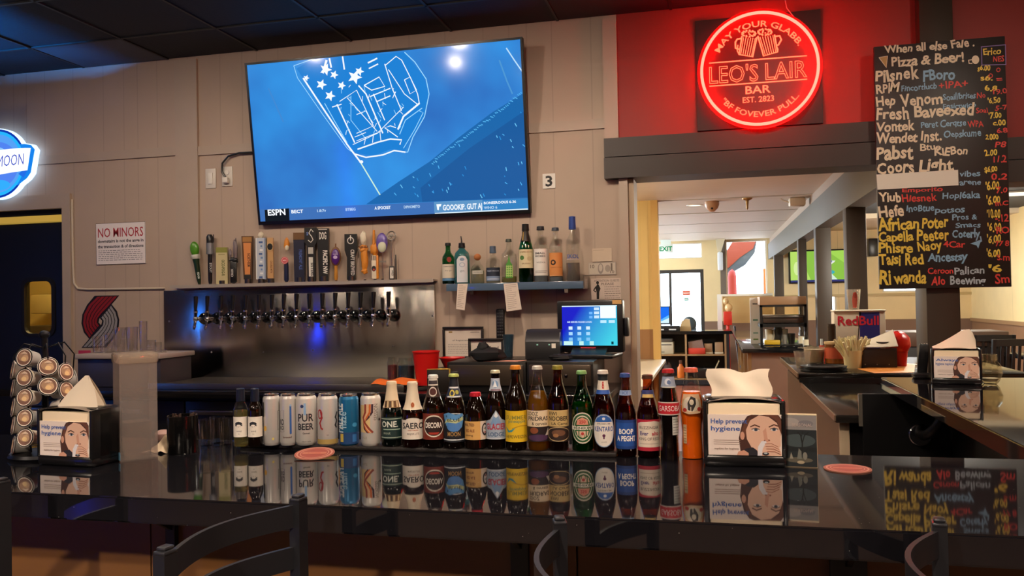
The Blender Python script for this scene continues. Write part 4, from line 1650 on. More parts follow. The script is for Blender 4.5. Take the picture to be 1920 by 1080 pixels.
can('white beer can with two lines of bold black lettering', 575, 836, 740, 39, '#dcd9d3', [('r', -.18, .66, -.02, .93, '#8fb4dd'), ('t', 'PUR', -.05, .52, .17, '#23252c', 1.15, .02), ('t', 'BEER', -.05, .33, .14, '#23252c', 1.15, .03), ('e', -.3, .86, .12, .04, '#2a3a66'), ('t', 'German', -.02, .23, .04, '#3a3a3a', .5, .02), ('t', 'pilsner style', -.02, .05, .03, '#7a7771')])
can('silver beer can with red swirl and black swirl and gold base band', 615, 836, 740, 38, '#d3d1cd', [('r', -1.15, 0, 1.15, .11, '#a88f52'), ('o', -.62, .68, .24, .11, '#a22a2e', .1), ('l', [(-.55, .75), (-.42, .6), (-.62, .48), (-.5, .36), (-.35, .34)], .13, '#a22a2e'), ('l', [(.85, .72), (.62, .6), (.8, .52), (.6, .42), (.75, .36)], .16, '#26262a'), ('t', 'ipa', 0, .2, .03, '#77736e')])
can('bright blue beer can with white vertical lettering', 655, 836, 741, 37, '#1f6f9f', [('r', -1.15, 0, 1.15, .27, '#143f72'), ('t', 'PALE ALE', -.48, .60, .26, '#d9e6ea', .9, .02, PI / 2), ('t', 'haze', -.2, .56, .16, '#9cc8dd', .5, .01, PI / 2), ('r', -.75, .05, -.45, .24, '#c3ad4e'), ('r', .25, .05, .6, .22, '#2f6fae'), ('e', .45, .44, .2, .05, '#3d97c8')])
can('white beer can with orange and plum curving stripes, nearest the bottles', 696, 837, 739, 38, '#e2dfd8', [('p', [(-.95, .27), (-.05, .27), (-.05, .88), (-.95, .88)], '#d8bd84')] + [('l', [(.12 - k * .17, .9), (.1 - k * .17, .72), (-.2 - k * .13, .6), (-.55 + k * .02, .5), (-.5 + k * .12, .36), (-.22 + k * .12, .27)], .15, c) for k, c in ((0, '#3c2030'), (1, '#c8652e'), (2, '#e2b488'), (3, '#8d3c2c'))] + [('e', .72, .55, .09, .03, '#2e2b2b'), ('t', 'SESSION', .55, .72, .1, '#8b8780', .5, .01, PI / 2), ('t', 'PALE', -.55, .13, .05, '#b2aa9c')])

bottle('beer_bottle', 'stubby dark bottle with cream paper neck and dark teal label', 736, 838, 717, 41, CONE, M('black_green_glass', '#070d0a', .05), Z=MATZ, group=gB, cap=('#e8d7b6', .955, 1.0, 1.02),
       foils=[(.60, .965, '#e2cfae', [('r', -1, .0, 1, .3, '#8f6d48')] + [('r', -.9 + .3 * k, .03, -.72 + .3 * k, .28, c) for k, c in enumerate(('#3a2a24', '#d9c49a', '#3a2a24', '#d9c49a', '#5b3a24', '#d9c49a'))])],
       labels=[(.12, .46, 1.3, [('r', -1, 0, 1, 1, '#16302f'), ('r', -1, .9, 1, .94, '#a9b9a6'), ('t', 'ONE.', -.2, .55, .26, '#e3e8dc', 1.25, .02), ('r', -.7, .42, .6, .46, '#a9c2ae'), ('t', 'stout', -.4, .22, .12, '#9fae9c'), ('r', -1, .05, 1, .09, '#a9b9a6')])])
bottle('beer_bottle', 'stubby amber bottle with cream paper neck and white label', 775, 840, 718, 42, CONE, AMBER_G, Z=MATZ, group=gB, cap=('#ded0b8', .955, 1.0, 1.02),
       foils=[(.58, .965, '#e2d3ba', [('e', 0, .2, .2, .1, '#b8642e'), ('t', 'D', 0, .14, .12, '#8a3a22')])], fill=.53, fillm=liquid('#7a4a12'),
       labels=[(.13, .46, 1.35, [('r', -1, 0, 1, .9, '#e6ddd0'), ('e', 0, .88, .5, .12, '#e6ddd0'), ('t', 'SAERO', 0, .5, .27, '#222226', 1.55, .02), ('t', 'cerveza', 0, .4, .07, '#b05a36', .7), ('t', 'MAJOR LITE', 0, .22, .08, '#77706a', .8)])])
bottle('beer_bottle', 'dark longneck with a red-brown label and black oval badge', 814, 841, 705, 41, LONG, DARK, Z=MATZ, group=gB, cap=('#e6e2da', .955, 1.0),
       foils=[(.70, .955, '#2e1a16', [('r', -1, .62, 1, 1, '#d9d2c6'), ('r', -.9, .7, .9, .9, '#3a3036'), ('e', -.05, .3, .62, .26, '#d8cfc4'), ('e', -.05, .3, .5, .19, '#4a1c18')])],
       labels=[(.12, .48, 1.35, [('r', -1, 0, 1, 1, '#7a2f20'), ('e', 0, .52, .76, .42, '#e5dccb'), ('e', 0, .52, .70, .37, '#2a1715'), ('t', 'DECORA', 0, .46, .2, '#f0e9dd', 1.2, .03), ('p', [(-.4, .28), (.4, .28), (.25, .2), (-.25, .2)], '#a8321f')])])
bottle('beer_bottle', 'dark longneck with a blue moon label and navy neck band', 853, 842, 703, 41, LONG, DARK, Z=MATZ, group=gB, cap=('#b8c46a', .965, 1.0),
       foils=[(.83, .965, '#151a24', []), (.69, .83, '#26304a', [('r', -1, .85, 1, 1, '#c9cdd0'), ('e', -.3, .4, .4, .34, '#d3c348'), ('e', -.3, .4, .26, .2, '#2b3348'), ('e', .5, .5, .3, .2, '#a3a040'), ('r', -1, 0, 1, .14, '#c9cdd0')])],
       labels=[(.09, .50, 1.35, [('r', -1, 0, 1, .9, '#10151f'), ('e', 0, .86, .7, .1, '#cfd6da'), ('e', 0, .84, .66, .09, '#10151f'), ('p', [(-.95, .9), (-.4, .98), (.1, .9), (.6, .94), (.7, .78), (.55, .5), (.2, .36), (-.3, .38), (-.62, .55)], '#5b97cf'), ('e', -.05, .52, .5, .17, '#4f83c4'), ('p', [(-.8, .6), (-.5, .78), (.1, .72), (.62, .84), (.66, .72), (.1, .62), (-.5, .66)], '#c7cf9a'), ('t', 'BLUE', -.05, .68, .09, '#2b3f3a', .9), ('t', 'MOON', -.05, .2, .14, '#a8824a', .9, .02), ('r', -1, .06, 1, .1, '#cfd6da')])])
bottle('beer_bottle', 'short stubby dark bottle with a red cap and cream cartoonish label', 893, 843, 738, 42, STUB, DARK, Z=MATZ, group=gB, cap=('#c22030', .93, 1.0, 1.12),
       labels=[(.17, .50, 1.35, [('r', -1, 0, 1, 1, '#d9a860'), ('r', .3, 0, 1, 1, '#dccbb8'), ('t', 'MALTED', -.5, .74, .15, '#5a3320', .8, .02), ('t', 'RED ALE', -.45, .42, .15, '#7b3a1e', .7, .02), ('t', 'strong', -.5, .2, .1, '#5a3320', .6), ('e', .66, .55, .26, .34, '#2a2224'), ('e', .66, .56, .17, .24, '#d8cfc6'), ('e', .6, .6, .04, .05, '#2a2224'), ('e', .74, .6, .04, .05, '#2a2224'), ('r', .56, .36, .78, .42, '#8e2f2a')])])
bottle('beer_bottle', 'dark longneck with a pale blue mountain label and red lettering', 931, 843, 696, 38, LONG, DARK, Z=MATZ, group=gB, cap=('#cfc9a8', .965, 1.0),
       foils=[(.74, .90, '#b9c4d2', [('e', 0, .55, .6, .3, '#6f93bb'), ('p', [(-.5, .3), (-.1, .85), (.35, .3)], '#e6eaee'), ('r', -.9, .02, .9, .14, '#8d6f7c')])],
       labels=[(.13, .50, 1.35, [('p', [(-1, .0), (1, 0), (1, .6), (.45, .68), (0, 1), (-.45, .68), (-1, .6)], '#9fadbf'), ('p', [(-.45, .5), (0, .96), (.45, .5)], '#7b9cc4'), ('p', [(-.15, .8), (0, .96), (.15, .8), (0, .74)], '#e8ecf0'), ('t', 'GLACIER', 0, .34, .2, '#b03246', 1.6, .03), ('t', 'LODGE', 0, .1, .14, '#3f5f86', 1.3, .02), ('r', -1, 0, 1, .05, '#c3c8cf')])])
bottle('beer_bottle', 'dark longneck with a bright yellow label and orange cap', 969, 845, 687, 41, LONG, DARK, Z=MATZ, group=gB, cap=('#dd8a2e', .955, 1.0, 1.15),
       labels=[(.10, .47, 1.4, [('r', -1, 0, 1, 1, '#e3bc22'), ('t', 'SUMMER', 0, .72, .13, '#8d8636', 1.5, .01), ('t', 'pineapple', .05, .62, .1, '#6e8a64', 1.2), ('p', [(-.85, .5), (-.5, .36), (-.05, .46), (-.3, .32), (-.6, .3)], '#3e8f9a'), ('l', [(-.3, .44), (.3, .52), (.9, .5)], .05, '#b58a1a'), ('t', 'HEFEWEIZEN', 0, .12, .1, '#5e5420', 1.6, .01)])])
bottle('beer_bottle', 'clear longneck of golden beer with cream and black label', 1010, 846, 688, 41, LONG, CLEAR_G, Z=MATZ, group=gB, cap=('#c9c6bb', .96, 1.0), fill=.70, fillm=liquid('#b5801c'),
       labels=[(.11, .48, 1.35, [('r', -1, 0, 1, .48, '#1e1518'), ('r', -1, .48, 1, 1, '#e3cfae'), ('t', '2DOZ', -.4, .84, .12, '#3c322a', .8), ('t', 'PRIDRAS', 0, .68, .13, '#2c241f', 1.5, .02), ('t', '& cerveza', .1, .53, .1, '#3c322a', 1.1), ('e', -.3, .36, .3, .1, '#8a4a2a'), ('e', 0, .13, .8, .1, '#4a2f52'), ('p', [(.5, .2), (.8, .44), (.85, .2)], '#cfc6bc')])])
bottle('beer_bottle', 'amber longneck with tan label over a dark picture and olive cap', 1048, 846, 687, 40, LONG, AMBER_G, Z=MATZ, group=gB, cap=('#8e8638', .955, 1.0, 1.15), fill=.60, fillm=liquid('#5a2a0e'),
       labels=[(.11, .48, 1.35, [('r', -1, 0, 1, .48, '#2b1d18'), ('o', 0, .24, .96, .23, '#c3a97a', .05), ('r', -1, .48, 1, 1, '#c9ad72'), ('t', 'RWI', -.4, .84, .11, '#3c3222', .6), ('t', 'NOOBER', 0, .67, .14, '#2c2418', 1.5, .02), ('t', 'LA Cerve', .1, .53, .09, '#3c3222', 1.2), ('e', 0, .28, .5, .1, '#6e4a34'), ('e', -.2, .2, .2, .06, '#a07048')])])
bottle('beer_bottle', 'green longneck with round green and red label', 1093, 847, 697, 41, LONG, GREEN_G, Z=MATZ, group=gB, cap=('#7fae6c', .96, 1.0), fill=.60, fillm=liquid('#2c8f26'),
       labels=[(.10, .49, 1.15, [('e', 0, .5, 1., .5, '#d9d4c0'), ('e', 0, .5, .93, .46, '#2c5a32'), ('e', 0, .5, .72, .40, '#d9d4c0'), ('e', 0, .5, .66, .36, '#1f5a2c'), ('p', [(-.5, .6), (-.4, .76), (0, .84), (.4, .76), (.5, .6)], '#d9927a'), ('t', '250', 0, .65, .1, '#b83a32', .5, .03), ('p', [(-.5, .4), (-.4, .26), (0, .18), (.4, .26), (.5, .4)], '#d9b8a0'), ('e', 0, .32, .12, .05, '#b83a32'), ('r', -1, .44, 1, .56, '#f0ecdc'), ('t', 'HEINEKEN', 0, .465, .07, '#173a20', 1.5, .02)])])
bottle('beer_bottle', 'amber longneck with white oval label and a white neck band', 1133, 848, 696, 41, BUD, AMBER_G, Z=MATZ, group=gB, cap=('#e2d6cc', .955, 1.0), fill=.66, fillm=liquid('#6b3612'),
       foils=[(.875, .955, '#1b2022', []), (.76, .875, '#e0d6c6', [('t', '8', 0, .15, .75, '#c0342c', .4, .03)]), (.71, .76, '#2f57a4', [])],
       labels=[(.06, .47, 1.2, [('e', 0, .5, .92, .5, '#8aa0be'), ('e', 0, .5, .86, .475, '#e6e0d6'), ('p', [(-.7, .76), (-.5, .88), (-.2, .955), (.2, .955), (.5, .88), (.7, .76)], '#2f62ae'), ('e', 0, .86, .12, .04, '#dfe6ee'), ('t', 'PREMIUM', 0, .68, .05, '#8d8a86', 1.0), ('t', 'KENTARO', 0, .48, .14, '#2b4f98', 1.55, .02), ('e', 0, .35, .12, .045, '#5a2348'), ('r', -.05, .25, .05, .33, '#5a2348'), ('t', 'LAGER', 0, .14, .04, '#a29c94')])])
bottle('beer_bottle', 'amber bottle with a wide bright blue label, just right of the mat', 1175, 858, 702, 39, BUD, AMBER_G, group=gB, cap=('#35518f', .955, 1.0, 1.1), fill=.62, fillm=liquid('#6b3612'),
       foils=[(.74, .80, '#8fa3c4', [('t', 'ICE', 0, .2, .6, '#33508f', 1.)])],
       labels=[(.10, .45, 1.5, [('r', -1, 0, 1, 1, '#1d4f9f'), ('r', -1, .9, 1, 1, '#163c80'), ('r', -1, 0, 1, .1, '#163c80'), ('t', 'BOOP', 0, .52, .17, '#f2f0ea', .95, .03), ('t', 'A PEGHT', 0, .28, .17, '#f2f0ea', 1.3, .03)])])
bottle('beer_bottle', 'amber bottle with white label in a red border, beside the cola bottle', 1217, 860, 705, 42, BUD, AMBER_G, group=gB, cap=('#4a2f22', .955, 1.0, 1.1), fill=.62, fillm=liquid('#6b3612'),
       foils=[(.73, .82, '#3a3f74', [('r', -1, 0, 1, .45, '#cfae6a')])],
       labels=[(.09, .47, 1.45, [('r', -1, 0, 1, 1, '#b8263a'), ('p', [(-.78, .12), (.86, .12), (.86, .9), (.4, .95), (-.5, .92), (-.78, .86)], '#e4d6c4'), ('t', 'BUZZINGER', .05, .7, .09, '#6a5f5a', 1.3), ('t', 'Ever', -.28, .5, .12, '#3a2f78', .55, .02), ('t', 'alto', .45, .5, .12, '#b8263a', .5, .02), ('t', 'KING OF REDS', .05, .34, .09, '#6f6862', 1.35), ('r', -.6, .22, .7, .24, '#b9a898')])])
bottle('soda_bottle', 'tall dark cola bottle with red band label and red cap', 1256, 864, 694, 40, COLA, CLEAR_G, group='soda bottles on the bar', cap=('#b02a2a', .96, 1.0), fill=.84, fillm=M('cola', '#0b0503', .1),
       foils=[(.80, .92, '#8d98ac', [('r', -1, .0, 1, .1, '#c9c4ba'), ('e', -.1, .55, .5, .3, '#c8ccd6'), ('e', .1, .5, .3, .2, '#5b6f98')])],
       labels=[(.50, .645, 1.45, [('r', -1, 0, 1, 1, '#d9cdc6'), ('r', -1, .08, 1, .92, '#c01f2c'), ('t', 'GARSOBA', .05, .3, .42, '#f3e9e4', 1.6, -.005)]), (.28, .48, 1.2, [('r', .28, 0, 1.0, 1, '#e0dcd6')] + [('r', .34, .1 + .15 * k, .94, .13 + .15 * k, '#8b8680') for k in range(6)])])
bottle('soda_bottle', 'clear bottle of bright orange soda next to the napkin dispenser', 1299, 862, 692, 45, COLA, CLEAR_G, group='soda bottles on the bar', cap=('#d0654a', .955, 1.0), fill=.74, fillm=M('orange_soda', '#ff6a0a', .2),
       labels=[(.50, .72, 1.25, [('p', [(-.7, 1), (-.85, .5), (-.75, .12), (-.2, 0), (.6, .05), (.8, .3), (.75, .7), (.62, 1)], '#dcb690'), ('e', -.05, .5, .62, .38, '#e8d8c2'), ('p', [(-.25, .2), (-.3, .55), (-.05, .9), (.3, .8), (.32, .5), (.05, .15)], '#2b2626'), ('e', .0, .6, .16, .14, '#dccbb6'), ('e', -.5, .2, .16, .1, '#c0392b'), ('e', .55, .25, .16, .1, '#c0392b')]), (.17, .38, 1.3, [('r', -.75, 0, -.42, 1, '#e6c49a')] + [('r', -.72, .1 + .14 * k, -.45, .14 + .14 * k, '#b28a5a') for k in range(6)])])

# ---------------------------------------------------------------- napkin dispensers
def portrait(art, w, h, hd):
    """Printed napkin advert: lettering at the left, a woman wiping her mouth at the right."""
    sk, sk2, hair, hair2 = '#e8bea6', '#d6a088', '#4a2b22', '#6a4030'
    ops = [('r', -1, 0, 1, 1, '#f0e2da'),
           ('p', [(-.12, .10), (-.16, .42), (-.06, .78), (.08, .96), (.2, 1), (.92, 1), (1, .9), (1, .55), (.86, .1), (.3, .0), (.05, .02)], hair),
           ('p', [(-.10, .5), (0, .8), (.16, .95), (.1, .7), (.02, .45)], hair2), ('p', [(.45, 1), (.9, 1), (1, .85), (.98, .55), (.88, .85), (.7, .96)], hair2),
           ('p', [(.06, .40), (.04, .62), (.16, .86), (.40, .985), (.66, .95), (.88, .8), (.98, .55), (.97, .25), (.80, .02), (.42, .02), (.18, .2)], sk),
           ('e', -.06, .48, .06, .10, sk2), ('p', [(.5, .6), (.58, .68), (.62, .42), (.7, .37), (.6, .33), (.53, .38)], sk2),
           ('l', [(.16, .70), (.28, .75), (.42, .70)], .035, '#5b3628'), ('l', [(.66, .70), (.80, .76), (.93, .72)], .035, '#5b3628'),
           ('e', .30, .63, .105, .036, '#f2e6e0'), ('e', .80, .64, .10, .036, '#f2e6e0'), ('e', .31, .63, .05, .034, '#4d5f74'), ('e', .80, .64, .05, .034, '#4d5f74'),
           ('e', .31, .63, .022, .018, '#15151a'), ('e', .80, .64, .022, .018, '#15151a'), ('l', [(.19, .64), (.30, .675), (.41, .64)], .02, '#3a2620'), ('l', [(.69, .65), (.80, .685), (.91, .65)], .02, '#3a2620'),
           ('e', .54, .37, .022, .016, '#8a5040'), ('e', .66, .38, .022, .016, '#8a5040'), ('e', .60, .26, .17, .04, '#b0605a'),
           ('p', [(-.16, 0), (-.1, .1), (.04, .17), (.22, .2), (.34, .12), (.34, 0)], '#22222c'), ('p', [(-.22, .0), (-.18, .09), (-.02, .13), (.1, .06), (.1, 0)], sk2),
           ('p', [(.34, .0), (.36, .22), (.46, .36), (.58, .36), (.6, .2), (.56, 0)], '#e9e6ec'),
           ('p', [(.46, .0), (.48, .16), (.56, .30), (.72, .34), (.9, .26), (.98, .08), (.98, 0)], sk)]
    ops += [('l', [(.54 + .02 * k, .29 - .06 * k), (.72 + .03 * k, .30 - .065 * k), (.90 + .02 * k, .22 - .06 * k)], .018, '#a86f5a') for k in range(4)]
    ops += [('e', .56, .05, .09, .04, '#23232c'), ('e', .56, .065, .05, .02, '#b9c4cc')]
    ops += [('t', hd[0], -.42, .78, .115, '#3f64ae', 1.0, .02), ('t', hd[1], -.52, .60, .115, '#3f64ae', .80, .02)]
    ops += [('r', -.85, .36 - .05 * k, -.12, .372 - .05 * k, '#a2897e') for k in range(3)] + [('t', 'napkins for hygiene', -.5, .14, .045, '#8a7268', .66)]
    draw(art, ops, w, h)


def dispenser(label, loc, rz, w, h, dp, hd, napkin, trim='#1a1a1d', group='napkin dispensers on the bar'):
    t = thing('napkin_dispenser', label, 'napkin dispenser', loc, rz, group)
    mb = MB(M('dispenser_black', '#131315', .22, ior=1.5))
    mb.box(-w / 2, w / 2, -dp / 2 + .012, dp / 2, 0, h * .97, r=.016, seg=3)
    mb.box(-w / 2, w / 2, -dp / 2, dp / 2, .0, h * .17, r=.008)
    for s in (-1, 1):
        mb.box(s * w / 2 - (.010 if s > 0 else 0), s * w / 2 + (0 if s > 0 else .010), -dp / 2, dp / 2 - .01, .02, h * .95, r=.004)
    obj('housing', mb, t)
    mb = MB(M('dispenser_smoke_top', '#5a4c46', .15))
    def arch(u, v):
        return (-w / 2 + .006 + (w - .012) * u, -dp / 2 + .004 + dp * .55 * v, h * (.90 + .075 * math.sin(PI * u) ** .6 * 1) + .004 * v)
    mb.surf(arch, 14, 5)
    obj('arched_top', mb, t)
    mb = MB(M('napkin_cream', '#ecd9bb', .8))
    mb.box(-w / 2 + .012, w / 2 - .012, -dp / 2 + .006, dp / 2 - .02, h * .3, h * .91, r=.004)
    obj('napkin_stack', mb, t)
    art = Art(.00012)
    art2w, ah = w / 2 - .011, h * .58
    portrait(art, art2w, ah, hd)
    mb = MB(PAPER)
    mb.box(-art2w, art2w, -dp / 2 + .001, -dp / 2 + .004, h * .17, h * .17 + ah)
    art.flat(mb, facing((0, -dp / 2 + .0006, h * .17)))
    obj('advert_card', mb, t, label='printed advert card of a woman with a napkin')
    mb = MB(thin('dispenser_window', '#ffffff', .6))
    mb.add([(-art2w, -dp / 2 - .003, h * .165), (art2w, -dp / 2 - .003, h * .165), (art2w, -dp / 2 - .003, h * .76), (-art2w, -dp / 2 - .003, h * .76)], [(0, 1, 2, 3)])
    obj('clear_window', mb, t)
    mb = MB(M('napkin_white', '#f0e2cc', .85))
    napkin(mb, w, h, dp)
    obj('napkin_sheet', mb, t, label='loose napkin sticking out of the top')
    return t


def fold(mb, T, w0, w1, hgt, notch, th=.02):
    """A napkin standing out of the slot: two sheets meeting in a ridge, with an uneven top edge."""
    def f(side):
        def g_(u, v):
            x_ = (-.5 + u) * (w0 + (w1 - w0) * v)
            top = hgt * (1 - notch * math.exp(-((u - .58) / .16) ** 2) - .10 * (u - .5) ** 2)
            return (x_ + .006 * math.sin(6 * v), side * th * (1 - v) * (1 - .3 * math.cos(5 * u)) + .004 * math.sin(9 * u + 3 * v), top * v)
        return g_
    mb.surf(f(-1), 16, 8, T)
    mb.surf(f(1), 16, 8, T)


def nap_wide(mb, w, h, dp):
    fold(mb, Matrix.Translation((-.006, 0, h * .94)), w * .74, w * .78, .074, .16)


def nap_peak(mb, w, h, dp):
    def g_(s):
        def k(u, v):
            c = .15 + .75 * v
            return ((-.062 + .135 * u) * (1 - v) + (.032 + .012 * (u - .5)) * v + .012 * math.sin(PI * v) * (u - .5), s * (.022 * (1 - v) + .008 * math.sin(4 * u) * (1 - v)) - .01 * v, h * .93 + .088 * v + .006 * math.sin(7 * u) * v * (1 - v))
        return k
    mb.surf(g_(-1), 12, 8)
    mb.surf(g_(1), 12, 8)
    mb.surf(lambda u, v: (.038 + .03 * (1 - v) * u, -.012 + .03 * u * (1 - v), h * .93 + .088 * v), 4, 8)


def nap_flop(mb, w, h, dp):
    def prof(u):
        return .006 + .062 * min(1, u / .72) ** 1.2 * (1 if u < .86 else max(0, 1 - ((u - .86) / .16) ** 2))
    for s in (-1, 1):
        mb.surf(lambda u, v: (-w * .46 + w * .86 * u, s * (.028 * (1 - v) + .012), h * .96 + max(.006, prof(u)) * v + .018 * u * v), 16, 6)
    mb.surf(lambda u, v: (-w * .46 + w * .86 * u, -.012 + .024 * v, h * .96 + max(.006, prof(u)) + .018 * u), 16, 2)


p = W(1396, 877, Z=BT)
dispenser('black napkin dispenser with a portrait advert, right of the orange soda bottle', (p.x, p.y + .07, BT), .03, .192, .168, .13, ('Help prevent', 'hygiene'), nap_wide)
p = W(118, 876, Z=BT)
dispenser('black napkin dispenser in front of the coffee pod rack at the left', (p.x, p.y + .065, BT), -.08, .185, .155, .112, ('Help prevent', 'hygiene'), nap_peak)
p = W(1800, 721, Z=BT)
dispenser('black napkin dispenser on the far end of the bar return, by the post', (p.x, p.y + .06, BT), -.2, .20, .165, .12, ('Always', 'hygiene napkins'), nap_flop)

# dark picture card leaning by the right dispenser
p0, p1 = W(1465, 877, Z=BT), W(1535, 881, Z=BT)
w_ = (p1 - p0).length / 2
h_ = .128
t = thing('table_card', 'dark picture card with a bare tree, standing right of the napkin dispenser', 'table card', (p0 + p1) / 2 + Vector((0, .015, 0)), -.1)
mb = MB(M('clear_acrylic_card', '#d8c9a8', .3))
mb.box(-w_, w_, 0, .004, 0, h_, r=.001)
mb.box(-w_, w_, 0, .05, 0, .004, r=.001)
obj('card_holder', mb, t)
art = Art(.00015)
draw(art, [('r', -.98, .02, .98, .97, '#1a2226'), ('r', -.98, .70, .98, .965, '#8a8786'), ('e', -.45, .84, .5, .08, '#a39c98'), ('e', .4, .82, .4, .06, '#77757a'), ('e', 0, .5, .9, .12, '#3d4a4d'), ('t', 'SEASONAL', .2, .76, .06, '#b8a79e', 1.1),
           ('r', -.98, .30, .98, .38, '#10171a'), ('l', [(.18, .25), (.2, .45), (.12, .6), (-.05, .66)], .07, '#0b0f10'), ('l', [(.2, .45), (.32, .6), (.55, .66)], .05, '#0b0f10'), ('l', [(.14, .55), (.24, .68)], .04, '#0b0f10'),
           ('e', 0, .14, .75, .05, '#5a564a'), ('p', [(-.5, .16), (-.42, .28), (-.3, .16)], '#8d8a7c'), ('p', [(-.1, .16), (0, .36), (.14, .3), (.16, .16)], '#6d7068'), ('e', .33, .22, .12, .07, '#7a7a70'), ('e', .1, .1, .2, .03, '#a79a80')], w_, h_)
mb = MB()
art.flat(mb, facing((0, -.0006, 0)))
obj('picture', mb, t)

# coasters
def coaster(label, x, y, tilt, loc_dy=0.):
    p = W(x, y, Z=BT)
    mb = MB(M('coaster_board', '#8d5c4a', .8))
    R = .053
    mb.lathe([(0, 0), (R, 0), (R, .002), (0, .002)], 40)
    art = Art(.0001)
    art.ell(0, 0, R * .97, R * .97, '#7e2a1e', 40)
    art.ring(0, 0, R * .9, R * .9, .004, '#a87866', 40)
    art.ring(0, 0, R * .72, R * .72, .002, '#a87866', 40)
    art.rect(-R * .6, -.006, R * .6, .008, '#9a5a44')
    art.text('LAGER', 0, -.003, .008, '#9a2a20', al='C', bold=.02)
    art.flat(mb, Matrix.Translation((0, 0, .0023)))
    o = solo('coaster', mb, label, 'coaster', (p.x, p.y, BT + .0005), group='red coasters on the bar')
    if tilt:
        o.rotation_euler = (tilt, 0, .2)
        o.location.z = BT + .0085
    return o
coaster('round red coaster leaning on the mat edge below the white can', 590, 857, .14)
coaster('round red coaster lying flat right of the picture card', 1589, 880, 0)

# tall clear canister, dark tumbler, cloth, glasses at the left of the bar
p = W(226, 866, Z=BT)
loc = Vector((p.x, p.y + .06, BT))
t = thing('clear_canister', 'tall clear square canister with a lid, behind the left napkin dispenser', 'canister', loc, -.72)
hw, ch = .047, .275
mb = MB(thin('milky_clear_plastic', '#f8f4f2', .9, .08, milk=.13, milkc='#f2ebe6'))
for a in ((-hw, hw, -hw, -hw + .003), (-hw, hw, hw - .003, hw), (-hw, -hw + .003, -hw, hw), (hw - .003, hw, -hw, hw)):
    mb.box(*a, 0, ch)
mb.box(-hw, hw, -hw, hw, 0, .004)
obj('canister_body', mb, t)
mb = MB(thin('milky_lid_plastic', '#f4ece2', .9, .1, milk=.3, milkc='#e2d4c4'))
mb.box(-hw - .004, hw + .004, -hw - .004, hw + .004, ch - .016, ch + .012, r=.006)
obj('lid', mb, t)
mb = MB(M('blue_tape', '#4f7f9c', .6))
mb.box(-hw - .001, hw + .001, -hw - .0015, -hw, .004, .024)
obj('base_label', mb, t)
mb = MB(thin('canister_inner', '#ece6e0', .5, .1, milk=.15, milkc='#b5a89e'))
mb.box(-hw + .014, hw - .014, -hw + .014, hw - .014, .006, .10)
obj('inner_cup_stack', mb, t)
loc, R, H, rz = spot(343, 853, 782, 56, BT)
t = thing('tumbler', 'black glossy straight tumbler standing near the left of the bar', 'tumbler', loc, rz)
mb = MB(M('black_gloss_plastic', '#070708', .2))
mb.lathe([(0, 0), (R * .95, 0), (R, .004), (R, H), (R * .94, H), (R * .92, .006), (0, .006)], 32)
obj('cup', mb, t)
mb = MB(M('dark_straws', '#3a2a20', .5))
rnd = random.Random(2)
for i in range(14):
    a, r = rnd.uniform(0, 6.28), rnd.uniform(.2, .85) * R
    mb.cyl((r * math.cos(a), r * math.sin(a), .008), (r * math.cos(a) * 1.05, r * math.sin(a) * 1.05, H + rnd.uniform(.0, .006)), .0028, 8)
o = obj('stir_sticks', mb, t)
o['kind'] = 'stuff'
p = W(298, 850, Z=BT)
mb = MB(M('crumpled_cloth', '#e6d3b4', .9))
def cloth(u, v):
    a, b = (u - .5) * 2, (v - .5) * 2
    k = max(0, 1 - (a * a + b * b) ** .5)
    return (a * .052, b * .035, .004 + k * (.036 + .010 * math.sin(5 * a + 2) * math.cos(4 * b) + .012 * a) + .003 * math.sin(9 * a) * (1 - k))
mb.surf(cloth, 22, 16)
solo('bar_rag', mb, 'crumpled cream cloth beside the black tumbler', 'cloth', (p.x, p.y + .03, BT))
p = W(283, 832, Z=BT)
mb = MB(M('pink_grey_lid', '#a08078', .5))
mb.lathe([(0, 0), (.022, 0), (.024, .004), (.024, .02), (.018, .026), (.012, .03), (0, .03)], 20)
solo('jar_lid', mb, 'small pinkish jar by the crumpled cloth', 'jar', (p.x - .01, p.y + .07, BT))
GLASSC = thin('clear_tumbler_glass', '#f4f3f0', 1.6, .02)
for i, (x_, y_, s) in enumerate(((388, 838, 30), (408, 833, 28), (424, 836, 26))):
    loc, R, H, rz = spot(x_, y_, y_ - 50, s, BT)
    mb = MB(GLASSC)
    mb.lathe([(0, 0), (R * .78, 0), (R * .82, .004), (R, H), (R * .95, H), (R * .77, .012), (0, .012)], 24)
    solo('drinking_glass', mb, ('clear drinking glass right behind the black tumbler', 'clear drinking glass midway between tumbler and wine bottles', 'clear drinking glass next to the small wine bottles')[i], 'glass', loc, group='clear glasses on the bar')

# ---------------------------------------------------------------- coffee pod carousel
ax = W(64, 860, Z=BT)
ax = Vector((ax.x, ax.y + .04, BT))
fz = math.atan2(-ax.x, ax.y)
t = thing('pod_carousel', 'black revolving rack full of coffee pods at the left end of the bar', 'coffee pod rack', ax, fz)
mb = MB(BLACKM)
mb.lathe([(0, 0), (.088, 0), (.092, .006), (.088, .014), (.03, .02), (0, .02)], 36)
obj('base', mb, t)
mb = MB(BLACKM)
mb.cyl((0, 0, .018), (0, 0, .335), .009, 14)
mb.blob((0, 0, .338), .014, .014, .012)
obj('pole', mb, t)
dA = depth(ax) - .06
def zrow(y, x):
    return EYE.z + (W(x, y, Y=ax.y).z - EYE.z) * (.965)
rows = {-38: (31, (666, 703, 740, 778, 815)), 6: (76, (684, 721)), 42: (113, (697, 732, 762)), -84: (8, (690, 724, 760, 794, 832)), 100: (140, (715, 750, 785))}
mb = MB(BLACKM)
pods = []
